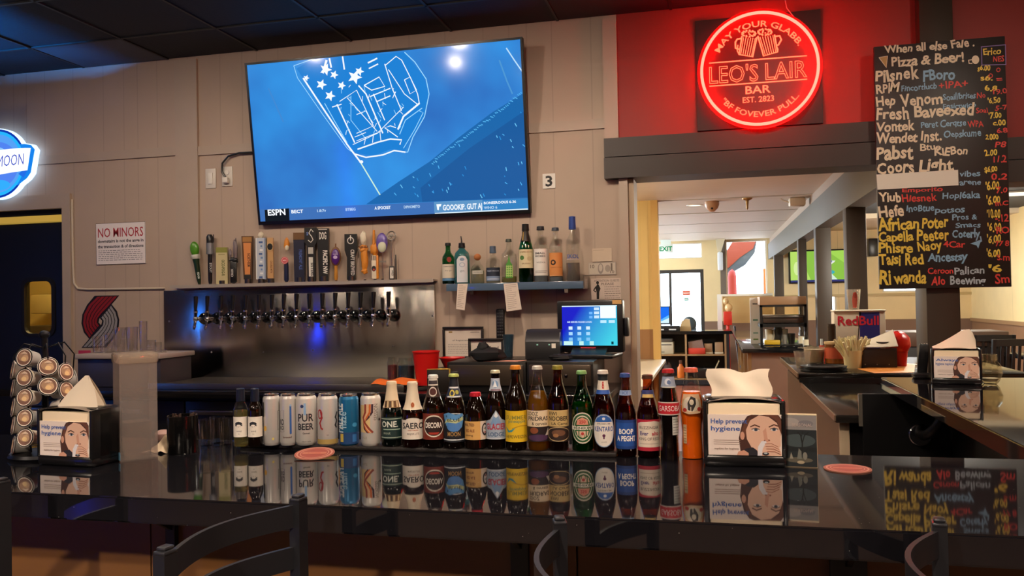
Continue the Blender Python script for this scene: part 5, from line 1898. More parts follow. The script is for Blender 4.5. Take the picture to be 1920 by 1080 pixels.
for ang, (xx, ys_) in rows.items():
    a = math.radians(ang)
    for y_ in ys_:
        z = W(xx, y_, Y=ax.y - .07).z - BT
        c = Vector((math.sin(a) * .078, -math.cos(a) * .078, z - .006))
        nrm = Vector((math.sin(a), -math.cos(a), .16)).normalized()
        pods.append((c, nrm, ang, y_))
        e1 = nrm.orthogonal().normalized()
        e2 = nrm.cross(e1)
        mb.tube([c + e1 * (.0235 * math.cos(2 * PI * i / 20)) + e2 * (.0235 * math.sin(2 * PI * i / 20)) for i in range(20)], .0016, 6, True)
        mb.tube([c - nrm * .0 + Vector((0, 0, -.0235)), Vector((0, 0, z - .04))], .0018, 6)
for ang in rows:
    a = math.radians(ang)
    mb.tube([(0, 0, .30), (math.sin(a) * .05, -math.cos(a) * .05, .315), (math.sin(a) * .075, -math.cos(a) * .075, .28), (math.sin(a) * .055, -math.cos(a) * .055, .02)], .0022, 6)
obj('wire_rack', mb, t)
mb = MB(M('pod_cup_white', '#d9cfc4', .5))
mb.lathe([(0, -.044), (.016, -.044), (.0185, -.042), (.0228, -.003), (.0258, -.002), (.0258, 0), (.0225, .0005), (0, .0005)], 24)
cupme = mb.mesh('pod_cup')
mb = MB(M('pod_cup_grey', '#a9a7a4', .5))
mb.lathe([(0, -.044), (.016, -.044), (.0185, -.042), (.0228, -.003), (.0258, -.002), (.0258, 0), (.0225, .0005), (0, .0005)], 24)
cupme2 = mb.mesh('pod_cup')
art = Art(.00008)
art.ell(0, 0, .0232, .0232, '#f0e4d4', 30)
art.ell(0, 0, .0200, .0200, '#7a5545', 30)
art.ell(-.002, .003, .015, .013, '#a98468', 24)
art.ell(.004, -.002, .010, .009, '#c9a27e', 20)
art.ell(0, -.004, .0075, .006, '#e6c48e', 18)
art.poly([(-.010, .010), (.0, .017), (.010, .011), (.004, .008)], '#d8bfa6')
art.text('roast', 0, .008, .0035, '#4a2f24', al='C')
mb = MB()
art.flat(mb, Matrix.Translation((0, 0, .0009)))
lidme = mb.mesh('pod_lid')
proto = None
place_words = {-38: 'front left column', 6: 'front middle column', 42: 'front right column', -84: 'left side column', 100: 'right side column'}
ordw = ('topmost', 'second from top', 'third from top', 'fourth from top', 'lowest')
for c, nrm, ang, y_ in pods:
    ys_ = rows[ang][1]
    k = ys_.index(y_)
    nm = 'lowest' if (k == len(ys_) - 1 and k) else ordw[k]
    r = thing('coffee_pod', 'brown-lidded coffee pod, %s in %s of the rack' % (nm, place_words[ang]), 'coffee pod', group='coffee pods in the revolving rack')
    R3 = Matrix.Rotation(fz, 3, 'Z')
    pos = ax + R3 @ c
    q_ = (R3 @ nrm).to_track_quat('Z', 'Y')
    r.location = pos
    r.rotation_mode = 'QUATERNION'
    r.rotation_quaternion = q_
    for nm2, me in (('cup', cupme2 if (k + ang) % 3 == 1 else cupme), ('foil_lid', lidme)):
        o = bpy.data.objects.new(nm2, me)
        COL.objects.link(o)
        o.parent = r

# ---------------------------------------------------------------- bar stools seen from behind the bar front
SM = M('dark_stool_metal', '#2b2c31', .36, .55)
SEAT = M('black_vinyl', '#17171a', .4)
def stool(label, pfar, pnear, top=1.12):
    a, b = Vector((*pfar, 0)), Vector((*pnear, 0))
    mid = (a + b) / 2
    ux = (a - b).normalized()                 # along the backrest
    rz = math.atan2(ux.y, ux.x)               # local +X towards the far post, local -Y is the seat side
    hw = (a - b).length / 2
    t = thing('bar_stool', label, 'bar stool', mid, rz, 'dark ladder-back bar stools')
    for s in (-1, 1):
        mb = MB(SM)
        mb.bar([(s * hw, .05, 0), (s * hw, .02, .45), (s * hw, -.0, .76), (s * hw, 0, top - .012)], .028, .022, up=(0, 1, 0))
        mb.box(s * hw - .0145, s * hw + .0145, -.0115, .0115, top - .014, top - .006, r=.003)
        mb.box(s * hw - .011, s * hw + .011, -.009, .009, top - .007, top, r=.004)
        obj('back_leg', mb, t)
        mb = MB(SM)
        mb.bar([(s * (hw + .01), -.36, 0), (s * hw, -.31, .74)], .026, .024, up=(0, 1, 0))
        obj('front_leg', mb, t)
    for k in range(4):
        z = top - .04 - .078 * k
        mb = MB(SM)
        mb.bar([(-hw + 2 * hw * i / 16, .052 * math.sin(PI * i / 16), z) for i in range(17)], .008, .042)
        obj('back_slat', mb, t)
    mb = MB(SEAT)
    mb.box(-hw - .02, hw + .02, -.34, -.02, .745, .80, r=.025, seg=3)
    obj('seat', mb, t)
    mb = MB(SM)
    mb.box(-hw, hw, -.33, -.03, .725, .745)
    obj('seat_frame', mb, t)
    for z, f in ((.28, -1), (.40, 1)):
        mb = MB(SM)
        mb.bar([(-hw, -.34 if f < 0 else .045, z), (hw, -.34 if f < 0 else .045, z)], .02, .02)
        obj('footrest' if f < 0 else 'rear_stretcher', mb, t)
        mb = MB(SM)
        mb.bar([(f * hw, -.34, z + .06), (f * hw, .045, z + .06)], .02, .02)
        obj('side_stretcher', mb, t)
    return t
stool('dark metal ladder-back bar stool below the black tumbler and small wine bottles', (-.772, 1.434), (-.81, 1.093))
stool('dark metal bar stool below the green bottle, only its corner post and slat showing', (-.255, 1.36), (-.155, 1.02))
stool('dark metal bar stool below the chalkboard with one curved slat showing', (.345, 1.45), (.288, 1.12))
stool('dark metal bar stool whose post crosses the leftmost end of the bar', (-1.49, 1.47), (-1.58, 1.14))


# ================================================================ back counter with the tap wall
BC = 1.03
bcn = thing('back_counter', 'long black back counter under the steel tap panel and cash drawers', 'counter', (-2.2, 4.15, 0))
OFF = Matrix.Translation((2.2, -4.15, 0))
mb = MB(M('black_counter_top', '#101012', .18, ior=1.6))
mb.box(-3.93, -.48, 3.84, 4.43, BC - .035, BC, OFF, r=.004)
obj('worktop', mb, bcn)
mb = MB(BLK)
mb.box(-3.92, -.50, 3.95, 4.44, .08, BC - .035, OFF)
obj('carcass', mb, bcn)
for i in range(6):
    a = -3.9 + i * .565
    mb = MB(M('black_cooler_door', '#131316', .3))
    mb.box(a, a + .555, 3.92, 3.95, .12, BC - .06, OFF, r=.004)
    dr = obj('door', mb, bcn)
    mb = MB(STEEL)
    mb.box(a + .04, a + .30, 3.895, 3.92, .90, .925, OFF, r=.004)
    obj('handle', mb, dr)

def brushed():
    m, N, L, b = newmat('brushed_steel_panel')
    tc = N.new('ShaderNodeTexCoord')
    mp = N.new('ShaderNodeMapping')
    mp.inputs['Scale'].default_value = (1.2, 40, 60)
    nz = N.new('ShaderNodeTexNoise')
    nz.inputs['Scale'].default_value = 3
    nz.inputs['Detail'].default_value = 6
    L.new(tc.outputs['Object'], mp.inputs[0])
    L.new(mp.outputs[0], nz.inputs['Vector'])
    mr = N.new('ShaderNodeMapRange')
    mr.inputs['To Min'].default_value = .17
    mr.inputs['To Max'].default_value = .19
    L.new(nz.outputs['Fac'], mr.inputs[0])
    L.new(mr.outputs[0], b.inputs['Roughness'])
    n2 = N.new('ShaderNodeTexNoise')
    n2.inputs['Scale'].default_value = 2.2
    L.new(tc.outputs['Object'], n2.inputs['Vector'])
    bp = N.new('ShaderNodeBump')
    bp.inputs['Strength'].default_value = .25
    bp.inputs['Distance'].default_value = .03
    L.new(n2.outputs['Fac'], bp.inputs['Height'])
    L.new(bp.outputs[0], b.inputs['Normal'])
    b.inputs['Base Color'].default_value = (.74, .70, .64, 1)
    b.inputs['Anisotropic Rotation'].default_value = .25
    b.inputs['Metallic'].default_value = 1
    b.inputs['Anisotropic'].default_value = .9
    tg = N.new('ShaderNodeTangent')
    tg.direction_type = 'RADIAL'
    tg.axis = 'Z'
    L.new(tg.outputs[0], b.inputs['Tangent'])
    return m
BRUSH = brushed()
a, b = W(310, 620, Y=4.44), W(817, 620, Y=4.44)
t = thing('steel_backsplash', 'wide brushed stainless steel panel carrying the row of beer taps', 'tap panel', ((a.x + b.x) / 2, 4.44, BC))
hw = (b.x - a.x) / 2
mb = MB(BRUSH)
mb.box(-hw, hw, -.012, .008, .0, 1.578 - BC, r=.002)
obj('steel_sheet', mb, t)
mb = MB(STEEL)
for fx, fz in ((-.84, .36), (-.84, .17), (-.55, .17), (.12, .18), (.62, .2), (.86, .37), (-.2, .17)):
    mb.lathe([(0, 0), (.006, 0), (.004, .003), (0, .004)], 10, Matrix.Translation((fx, -.012, fz)) @ T90)
obj('screw', mb, t)
mb = MB(STEEL)
mb.box(-hw + .26, hw, -.50, -.014, .001, .022, r=.006)
mb.box(-hw + .26, hw, -.51, -.50, .001, .034, r=.003)
tag(obj('drip_tray', mb), 'long shallow steel drip tray under the beer taps', 'drip tray').location = t.location
# the narrow ledge on top of the panel
LZ = 1.605
a2 = W(342, 540, Y=4.40)
mb = MB(M('ledge_steel', '#b3a89a', .35, .2))
mb.box(-3.19, -1.51, 4.382, 4.449, LZ - .008, LZ)
mb.box(-3.19, -1.51, 4.376, 4.382, LZ - .016, LZ + .004)
tag(obj('handle_ledge', mb), 'narrow steel ledge above the tap panel holding spare tap handles', 'shelf')

# the sixteen taps
tp = thing('beer_tap', 'x', 'beer tap', group='beer taps on the steel panel')
mb = MB(M('black_gloss_shank', '#0b0b0c', .06, coat=.6))
mb.lathe([(0, 0), (.033, 0), (.036, .010), (.029, .026), (.012, .034), (0, .036)], 20, T90)
obj('shank_collar', mb, tp)
mb = MB(CHROME)
mb.cyl((0, -.03, 0), (0, -.085, 0), .011, 14, bev=.002)
mb.blob((0, -.098, 0), .016, .018, .017, 14, 8)
mb.cyl((0, -.098, .01), (0, -.100, .052), .009, 12, .012)
mb.cyl((0, -.100, -.005), (0, -.118, -.062), .009, 12, .007)
mb.lathe([(.009, 0), (.013, .002), (.013, .008), (.009, .01)], 14, Matrix.Translation((0, -.100, .036)))
mb.lathe([(.007, 0), (.011, .002), (.011, .008), (.007, .01)], 14, Matrix.Translation((0, -.113, -.05)))
obj('faucet', mb, tp)
mb = MB(M('black_tap_handle', '#101214', .28))
mb.cyl((0, -.100, .05), (0, -.092, .135), .009, 12, .014, bev=.003)
obj('handle', mb, tp)
taps = [366, 389.7, 413.6, 437.5, 461.3, 485.6, 509.3, 533, 556.8, 580.5, 604.4, 628.6, 653.2, 677, 701.7, 727.5]
nth = ['leftmost', 'second', 'third', 'fourth', 'fifth', 'sixth', 'seventh', 'eighth', 'eighth', 'seventh', 'sixth', 'fifth', 'fourth', 'third', 'second', 'rightmost']
for i, x_ in enumerate(taps):
    r = tp if i == 0 else copy_tree(tp)
    p = W(x_, 598 - (x_ - 366) * .017, Y=4.33)
    r.location = (p.x, 4.428, p.z)
    if i in (0, 15):
        r['label'] = 'chrome beer tap with black handle, %s of the row on the steel panel' % nth[i]
    elif i < 8:
        r['label'] = 'chrome beer tap with black handle, %s from the cream cups end of the row' % nth[i]
    else:
        r['label'] = 'chrome beer tap with black handle, %s from the red cup end of the row' % nth[i]
    r.rotation_euler = (0, 0, random.Random(i).uniform(-.05, .05))

# the collection of spare tap handles
GT = 'spare tap handles on the ledge'
def ledge_at(x, y):
    p = W(x, y, Y=4.41)
    return p, depth(p) / F


def handle(label, x, yt, w, build, lean=0., yb=536):
    p, k = ledge_at(x, yb)
    H = (yb - yt) * k
    w *= 1.15
    t = thing('tap_topper', label, 'tap handle', (p.x, 4.412, LZ), math.atan2(-p.x, 4.4) * .6, GT)
    t.rotation_euler.y = lean
    build(t, w * k, H)
    return t


def part(t, name, mb, **k):
    return obj(name, mb, t, **k)


FER = M('handle_ferrule', '#6f6a66', .3, 1.)
def ferrule(t, r, h=.012):
    mb = MB(FER)
    mb.lathe([(0, 0), (r, 0), (r, h), (0, h)], 16)
    part(t, 'ferrule', mb)


def slab(c, w0, w1, dp=.022, ops=(), shape=None, head=None, z0=.1):
    """Flat paddle w0 wide at the foot and w1 at the top, with artwork on its face."""
    def f(t, w, H):
        ferrule(t, w * .3, H * .1 + .003)
        a, b = w / 2 * w0, w / 2 * w1
        pts = shape(w / 2, H) if shape else [(-a, H * z0), (a, H * z0), (b, H), (-b, H)]
        mb = MB(M('handle_' + c, c, .4))
        mb.prism(pts, -dp / 2, dp / 2)
        art = Art(.00012)
        draw(art, ops, w / 2, H)
        art.flat(mb, facing((0, -dp / 2 - .0005, 0)))
        part(t, 'paddle', mb)
        if head:
            head(t, w, H)
    return f


def h_green(t, w, H):
    ferrule(t, .008)
    mb = MB(M('handle_dark_green', '#16301a', .3))
    mb.lathe([(.008, .01), (.013, .04), (.017, H * .5), (.023, H * .66), (0, H * .68)], 20)
    part(t, 'stem', mb)
    mb = MB(M('handle_leaf_green', '#4f8f22', .3))
    mb.blob((0, 0, H * .83), .027, .015, H * .17)
    part(t, 'leaf_head', mb)
    mb = MB(M('handle_pale_band', '#c9c9bd', .5))
    mb.lathe([(.022, H * .60), (.026, H * .62), (.027, H * .68), (.024, H * .70)], 20)
    part(t, 'band', mb)
    art = Art()
    art.text('EDGE', 0, 0, .011, '#dfe6dc', al='C', bold=.02, rot=-PI / 2)
    mb = MB()
    art.flat(mb, facing((0, -.017, H * .22)))
    part(t, 'lettering', mb)


def h_grey(t, w, H):
    ferrule(t, .008)
    mb = MB(M('handle_black', '#151518', .35))
    mb.lathe([(.009, .01), (.012, .03), (.012, H * .62), (0, H * .62)], 18)
    mb.lathe([(0, H * .82), (.019, H * .82), (.020, H * .95), (.012, H), (0, H)], 18)
    mb.cyl((.022, 0, H * .84), (.022, 0, H), .003, 8)
    part(t, 'stem', mb)
    mb = MB(M('handle_steel_grey', '#8a8c92', .4, .4))
    mb.lathe([(0, H * .61), (.021, H * .61), (.021, H * .83), (0, H * .83)], 20)
    art = Art()
    art.text('STOUT', 0, 0, .013, '#d5d2cc', al='C', bold=.02, rot=-PI / 2)
    art.flat(mb, facing((0, -.0125, H * .34)))
    part(t, 'barrel', mb)


def h_sculpt(t, w, H):
    ferrule(t, .008)
    mb = MB(M('handle_black', '#151518', .35))
    mb.box(-.018, .018, -.012, .012, .01, H * .52, r=.005)
    mb.blob((.004, 0, H * .54), .024, .014, .018, amp=.3, seed=4)
    art = Art()
    art.text('CRUX', 0, 0, .012, '#dedad4', al='C', bold=.02, rot=PI / 2)
    art.flat(mb, facing((0, -.0125, H * .26)))
    part(t, 'stem', mb)
    mb = MB(M('handle_ash_purple', '#7d6f72', .5))
    mb.blob((.012, 0, H * .78), .014, .011, H * .22, amp=.25, seed=8)
    mb.blob((-.018, 0, H * .70), .009, .008, H * .09, amp=.2, seed=2)
    part(t, 'sculpted_flame', mb)


def h_parrot(t, w, H):
    ferrule(t, .008)
    mb = MB(M('handle_navy', '#1d2748', .4))
    mb.lathe([(.010, .01), (.014, .02), (.013, H * .4), (.009, H * .55), (0, H * .55)], 18)
    part(t, 'stem', mb)
    mb = MB(M('handle_orange', '#d9892a', .5))
    mb.blob((.004, 0, H * .86), .016, .012, H * .14, amp=.12, seed=6)
    mb.use(M('handle_cream', '#e2d6be', .5))
    mb.blob((.006, -.004, H * .78), .013, .012, H * .07)
    part(t, 'bird_head', mb)
    mb = MB(M('handle_coral_red', '#cf4a58', .4))
    mb.lathe([(0, 0), (.021, 0), (.021, .008), (0, .008)], 28, Matrix.Translation((-.006, -.010, H * .5)) @ T90)
    art = Art()
    art.ring(0, 0, .017, .017, .002, '#f0d2cc')
    art.text('RED', 0, -.004, .008, '#f4e6e0', al='C', bold=.02)
    art.flat(mb, facing((-.006, -.0186, H * .5)))
    part(t, 'round_badge', mb)


def h_medal(t, w, H):
    ferrule(t, .007)
    mb = MB(M('handle_amber_wood', '#c98a36', .4))
    mb.lathe([(.008, .01), (.012, .03), (.009, H * .3), (.010, H * .42), (0, H * .42)], 18)
    part(t, 'stem', mb)
    mb = MB(M('handle_brown_wood', '#7a5332', .5))
    mb.blob((0, 0, H * .66), .031, .012, H * .26)
    mb.cyl((0, 0, H * .9), (0, 0, H), .004, 10)
    part(t, 'teardrop_back', mb)
    mb = MB(M('handle_purple', '#51217a', .3))
    mb.blob((0, -.006, H * .65), .025, .011, H * .21)
    art = Art(.0003)
    art.ell(0, 0, .012, .010, '#c9b6dc')
    art.text('GRAPE', 0, .014, .007, '#d9c9ea', al='C', bold=.02)
    art.flat(mb, facing((0, -.0178, H * .64)))
    part(t, 'purple_medallion', mb)


def h_bone(t, w, H):
    ferrule(t, .008)
    mb = MB(M('handle_orange', '#d9892a', .5))
    mb.blob((0, 0, H * .45), .020, .013, H * .28, amp=.12, seed=11)
    mb.blob((-.004, 0, H * .64), .024, .014, .024, amp=.2, seed=5)
    mb.blob((0, 0, H * .2), .018, .013, .016, amp=.2, seed=7)
    part(t, 'orange_body', mb)
    mb = MB(M('handle_cream', '#e2d6be', .5))
    mb.blob((-.004, -.003, H * .86), .018, .012, H * .13, amp=.15, seed=3)
    art = Art()
    art.text('RANGE', 0, 0, .012, '#5a2a16', al='C', bold=.03)
    art.flat(mb, facing((-.003, -.0165, H * .66)))
    part(t, 'cream_top', mb)


def h_tiki(t, w, H):
    ferrule(t, .008)
    mb = MB(M('handle_orange', '#d9892a', .5))
    mb.box(.004, .022, -.008, .010, .012, H * .5, r=.004)
    mb.blob((.0, 0, H * .62), .022, .014, H * .12, amp=.2, seed=13)
    mb.cyl((-.004, 0, H * .66), (-.002, 0, H), .009, 12, .007, bev=.003)
    part(t, 'orange_figure', mb)
    mb = MB(M('handle_cream', '#e2d6be', .5))
    mb.box(-.018, .010, -.012, .008, .012, H * .5, r=.005)
    art = Art(.0002)
    art.ell(-.004, H * .24, .012, .016, '#1c1a20')
    art.ell(-.004, H * .22, .006, .006, '#a83a2c')
    for k in range(4):
        art.rect(-.016 + .007 * k, H * .40, -.012 + .007 * k, H * .49, '#2a1c18')
    art.flat(mb, facing((0, -.0125, 0)))
    part(t, 'painted_panel', mb)


def h_helmet(t, w, H):
    ferrule(t, .007)
    mb = MB(STEEL)
    mb.cyl((.004, 0, .01), (.004, 0, H * .6), .003, 8)
    mb.box(-.018, .022, -.004, .004, H * .38, H * .41)
    part(t, 'rod', mb)
    mb = MB(M('handle_violet', '#6d5aa8', .3))
    mb.blob((0, 0, H * .78), .033, .016, H * .21)
    mb.use(M('handle_pale_face', '#cfd3b8', .4))
    mb.blob((.002, -.010, H * .70), .024, .010, H * .12)
    part(t, 'visor_head', mb)


def h_wheel(t, w, H):
    mb = MB(STEEL)
    mb.cyl((0, 0, .01), (0, 0, H * .78), .0045, 10)
    mb.tube([(.024 * math.cos(2 * PI * i / 24), 0, H * .87 + .024 * math.sin(2 * PI * i / 24)) for i in range(24)], .0035, 8, True)
    for k in range(3):
        a = k * PI / 3
        mb.cyl((-.022 * math.cos(a), 0, H * .87 - .022 * math.sin(a)), (.022 * math.cos(a), 0, H * .87 + .022 * math.sin(a)), .002, 8)
    mb.lathe([(0, 0), (.010, 0), (.008, .004), (0, .005)], 16, Matrix.Translation((0, -.002, H * .87)) @ T90)
    part(t, 'wheel_top', mb)
    mb = MB(M('handle_black', '#151518', .35))
    mb.box(-.014, .014, -.010, .010, 0, H * .28, r=.003)
    art = Art()
    art.rect(-.010, H * .04, .010, H * .25, '#d9d4ca')
    art.text('WILD', 0, H * .145, .009, '#1c1c1e', al='C', bold=.03, rot=-PI / 2)
    art.flat(mb, facing((0, -.0105, 0)))
    part(t, 'label_block', mb)
    mb = MB(M('handle_black', '#151518', .35))
    mb.box(.020, .027, -.004, .004, .0, H * .5, r=.002)
    part(t, 'side_rod', mb)


handle('green leaf-topped dark tap handle leaning at the left end of the ledge', 374, 453, 24, h_green, lean=-.12)
handle('black tap handle with a grey barrel top, right of the green one', 394, 441, 22, h_grey)
handle('short cream block tap handle with green lettering', 417, 466, 20, slab('#c9bb8e', .9, .9, .03, [('r', -.9, .86, .9, 1, '#8a8a3a'), ('t', 'OCO-POG-R', 0, .45, .075, '#55602a', 1.1, .03, -PI / 2), ('r', -.5, .80, .5, .82, '#9a8f5e')], z0=.0))
handle('black sculpted tap handle with an ash-coloured flame', 438, 452, 24, h_sculpt)
handle('copper paddle tap handle with dark edging', 465, 446, 18, slab('#5a3a22', .7, 1, .026, [('p', [(-.45, .2), (.45, .2), (.68, .86), (-.68, .86)], '#d98a4a'), ('r', -.8, .88, .8, .98, '#a8773c'), ('t', 'NORTHRIM', 0, .5, .06, '#4a2412', 1.0, .02, -PI / 2), ('r', -.6, .1, .6, .19, '#17171a')]))
handle('blue and white patterned tap handle with a cream knob', 490, 450, 18, slab('#b9c3d2', .85, .9, .026, [('r', -.3 + .15 * (k % 3), .12 + .085 * k, .3 + .1 * (k % 2), .16 + .085 * k, ('#3f5f9a', '#e9ecf0', '#6f8fc0')[k % 3]) for k in range(10)] + [('l', [(-.75, .1), (-.75, 1)], .18, '#e4e4e0'), ('l', [(.75, .1), (.75, 1)], .18, '#7f93b4')],
       head=lambda t, w, H: part(t, 'cream_knob', MB(M('handle_cream', '#e2d6be', .5)).blob((0, 0, H * 1.06), .017, .014, .020, amp=.12, seed=2))))
handle('pale wood tap handle with a black oval medal', 508, 450, 18, slab('#c99d6a', .5, .5, .022, [('t', 'DOUBLE MTN', 0, .36, .04, '#7b4a2a', .9, .02, -PI / 2)],
       head=lambda t, w, H: part(t, 'oval_medal', MB(M('handle_tan_rim', '#c9a878', .4)).lathe([(0, 0), (.019, 0), (.019, .006), (0, .006)], 28, Matrix.Translation((0, -.012, H * .80)) @ Matrix.Diagonal((1, 1, 1.25, 1)) @ T90).use(M('handle_black', '#151518', .35)).lathe([(0, 0), (.0155, 0), (.0155, .0085), (0, .009)], 28, Matrix.Translation((0, -.011, H * .80)) @ Matrix.Diagonal((1, 1, 1.25, 1)) @ T90))))
handle('tap handle with an orange bird head, red disc and navy stem', 537, 449, 22, h_parrot, yb=534)
handle('navy slab tap handle with brown top and blue lettering', 562, 439, 18, slab('#1c2038', .9, 1, .026, [('r', -1, .86, 1, 1, '#6e4b26'), ('r', -1, .84, 1, .86, '#15172a'), ('t', 'FREMONT ALE', 0, .46, .06, '#4f68b0', 1.5, .02, -PI / 2)], z0=.02), yb=533)
handle('black tap handle with a white curling letter on its square head', 584, 430, 20, slab('#19191d', .6, 1, .026, [('r', -.34, .03, .34, .46, '#d9d6ce'), ('t', 'SISTERS', 0, .24, .045, '#1c1c20', .9, .03, -PI / 2), ('l', [(.45, .92), (.1, .97), (-.25, .9), (.15, .84), (.4, .78), (.05, .73), (-.4, .77)], .13, '#e3e0d8'), ('r', -.4, .52, .4, .64, '#b9b6ae'), ('t', 'S', -.5, .86, .06, '#6f8fd0')],
       shape=lambda w, H: [(-w * .6, .01), (w * .6, .01), (w * .62, H * .66), (w, H * .74), (w, H), (-w, H), (-w, H * .74), (-w * .62, H * .66)]), yb=533)
handle('black tap handle with white block lettering down its whole length', 607, 431, 19, slab('#17171a', .75, 1, .026, [('t', 'DOG', 0, .80, .13, '#e3e0d8', 1.2, .03), ('r', -.75, .97, .75, .985, '#b9b6ae'), ('t', 'PACIFIC NW', 0, .37, .08, '#e3e0d8', 2.6, .03, -PI / 2)], z0=.02), yb=532)
handle('purple teardrop medallion tap handle on an amber wood stem', 630, 459, 24, h_medal, yb=531)
handle('black tap handle with a white power-like ring symbol', 659, 441, 20, slab('#141417', .7, 1, .026, [('o', 0, .86, .55, .075, '#dcd9d2', .14), ('r', -.08, .86, .08, .97, '#dcd9d2'), ('t', 'CRAFT BREWED', 0, .40, .075, '#d3d0c8', 2.7, .02, -PI / 2)],
       shape=lambda w, H: [(-w * .7, .01), (w * .7, .01), (w * .62, H * .5), (w, H * .66), (w, H), (-w, H), (-w, H * .66), (-w * .62, H * .5)]), yb=530)
handle('lumpy orange tap handle with a cream top', 684, 436, 22, h_bone, yb=530)
handle('orange and cream figure tap handle with a painted panel', 703, 433, 22, h_tiki, yb=529)
handle('tap handle topped by a violet visor head on a thin rod', 717, 438, 22, h_helmet, yb=529)
handle('metal tap handle with a wheel-shaped top and white label block', 735, 432, 22, h_wheel, yb=529)

# ---------------------------------------------------------------- blue-edged glass shelf with spirits
SZ = 1.575
a, b = W(838, 535, Y=4.30), W(1096, 533, Y=4.30)
t = thing('glass_shelf', 'bluish glass shelf on the wall holding spirit bottles', 'shelf', ((a.x + b.x) / 2, 4.36, SZ))
hw = (b.x - a.x) / 2
mb = MB(M('blue_shelf_edge', '#556a82', .12, ior=1.5, coat=.5))
mb.box(-hw, hw, -.075, .088, -.040, 0, r=.002)
obj('shelf_board', mb, t)
for s in (-.7, .7):
    mb = MB(CHROME)
    mb.box(s * hw - .01, s * hw + .01, .03, .088, -.06, -.04)
    obj('shelf_bracket', mb, t)
mb = MB(CHROME)
mb.box(hw - .004, hw + .004, -.075, .085, -.042, .03)
obj('end_guard', mb, t)
GS = 'spirit bottles on the glass shelf'
SY = 4.345
def lab(c, ops=(), e=None):
    return [('r', -1, 0, 1, 1, c)] + list(ops)
def spirit(label, x, yt, w, prof, glass, **k):
    return bottle('spirit_bottle', label, x, 527, yt, w, prof, glass, Z=SZ + .001, Y=SY, group=GS, **k)
spirit('green gin bottle with cream label and red seal, left end of the shelf', 841, 450, 23, SPIRIT, DGREEN_G, cap=('#1c1c1e', .93, 1.0, 1.2), fill=.3, fillm=liquid('#1a5a3a'),
       labels=[(.14, .48, 1.3, lab('#d9cfbb', [('t', 'TAMKERAY', 0, .78, .09, '#5b524a', 1.5), ('t', 'dry gin', 0, .5, .08, '#8a8178', .9), ('r', -1, -.18, 1, -.02, '#5b8fb8')])), (.52, .66, .8, [('e', .2, .5, .5, .45, '#8f2a22')])])
spirit('teal gin bottle with white arched label and black pourer', 867, 455, 29, [(0, 0), (.95, 0), (1, .02), (1, .70), (.9, .80), (.5, .88), (.36, .92), (.36, 1), (0, 1)], TEAL_G, cap=('#17171a', .93, 1.06, 1.2),
       labels=[(.03, .72, .75, [('p', [(-1, 0), (1, 0), (1, .84), (.6, .97), (0, 1), (-.6, .97), (-1, .84)], '#d8dde2'), ('e', 0, .86, .4, .06, '#7f97b0'), ('o', 0, .66, .5, .09, '#9fb0c4', .12), ('t', 'gin', 0, .4, .07, '#8a94a0', .7)])],
       extra=lambda t, R, H: part(t, 'pour_spout', MB(BLACKP).tube([(0, 0, H * 1.05), (.0, 0, H * 1.12), (-.004, 0, H * 1.24)], [.006, .004, .003], 8)))
spirit('squat clear tequila bottle with a round cork stopper', 896, 484, 25, [(0, 0), (.95, 0), (1, .03), (1, .62), (.8, .76), (.5, .84), (.42, .9), (.42, 1), (0, 1)], CLEAR_G, fill=.55, fillm=liquid('#d9d6c0'),
       labels=[(.40, .55, .9, lab('#cfccc0', [('t', 'PATRON', 0, .3, .4, '#6a665c', 1.4)]))],
       extra=lambda t, R, H: part(t, 'cork_stopper', MB(M('cork', '#b4703e', .7, noise=.2, nscale=200)).blob((0, 0, H + .018), .0195, .0195, .019)))
spirit('square-shouldered clear bottle with a dark blue label', 925, 462, 27, [(0, 0), (.95, 0), (1, .03), (1, .58), (.92, .66), (.5, .74), (.36, .8), (.36, 1), (0, 1)], CLEAR_G, cap=('#5a6c80', .86, 1.06, 1.25), fill=.3, fillm=liquid('#d9d6c0'),
       labels=[(.06, .44, 1.2, lab('#232c3c', [('r', -1, 0, 1, .34, '#8095b4'), ('t', 'BLUE HOUSE', 0, .7, .1, '#b9c4d4', 1.5), ('r', -.8, .1, .8, .16, '#c9d2de')]))])
spirit('clear bottle with a green agave plant on the inside, centre of the shelf', 955, 447, 29, [(0, 0), (.95, 0), (1, .03), (1, .55), (.92, .66), (.55, .74), (.34, .78), (.32, .98), (0, .98)], CLEAR_G, cap=('#4a4f46', .95, 1.02, 1.2), fill=.14, fillm=liquid('#c9c08a'),
       labels=[(.10, .64, .8, [('p', [(-.6, .0), (.6, 0), (.5, .6), (.2, .7), (0, 1), (-.2, .7), (-.5, .6)], '#4f9a3c')] + [('r', -.45 + .3 * k, .05, -.3 + .3 * k, .55, '#a9d070') for k in range(4)] + [('r', -.5, .1 + .1 * k, .5, .12 + .1 * k, '#dfe8a8') for k in range(5)])])
spirit('tall green whiskey bottle with a cream label and black neck', 987, 418, 28, LONG, DGREEN_G, cap=('#15120f', .88, 1.0, 1.15), fill=.55, fillm=liquid('#1c6a3c'),
       foils=[(.70, .88, '#1c150f', [('r', -.8, .1, -.5, .9, '#a8843c')])],
       labels=[(.24, .56, 1.25, lab('#ddcfa6', [('t', 'JAMESON', 0, .82, .08, '#8a6a3a', 1.5), ('e', -.45, .55, .25, .12, '#4f7a3a'), ('e', .4, .5, .3, .12, '#d0b98e'), ('t', 'IRISH', 0, .2, .07, '#8a6a4a', .9)])), (.58, .63, .7, [('r', -.8, 0, -.6, 1, '#d9d0b0'), ('r', -.1, 0, .1, 1, '#d9d0b0'), ('r', .5, 0, .7, 1, '#d9d0b0')])])
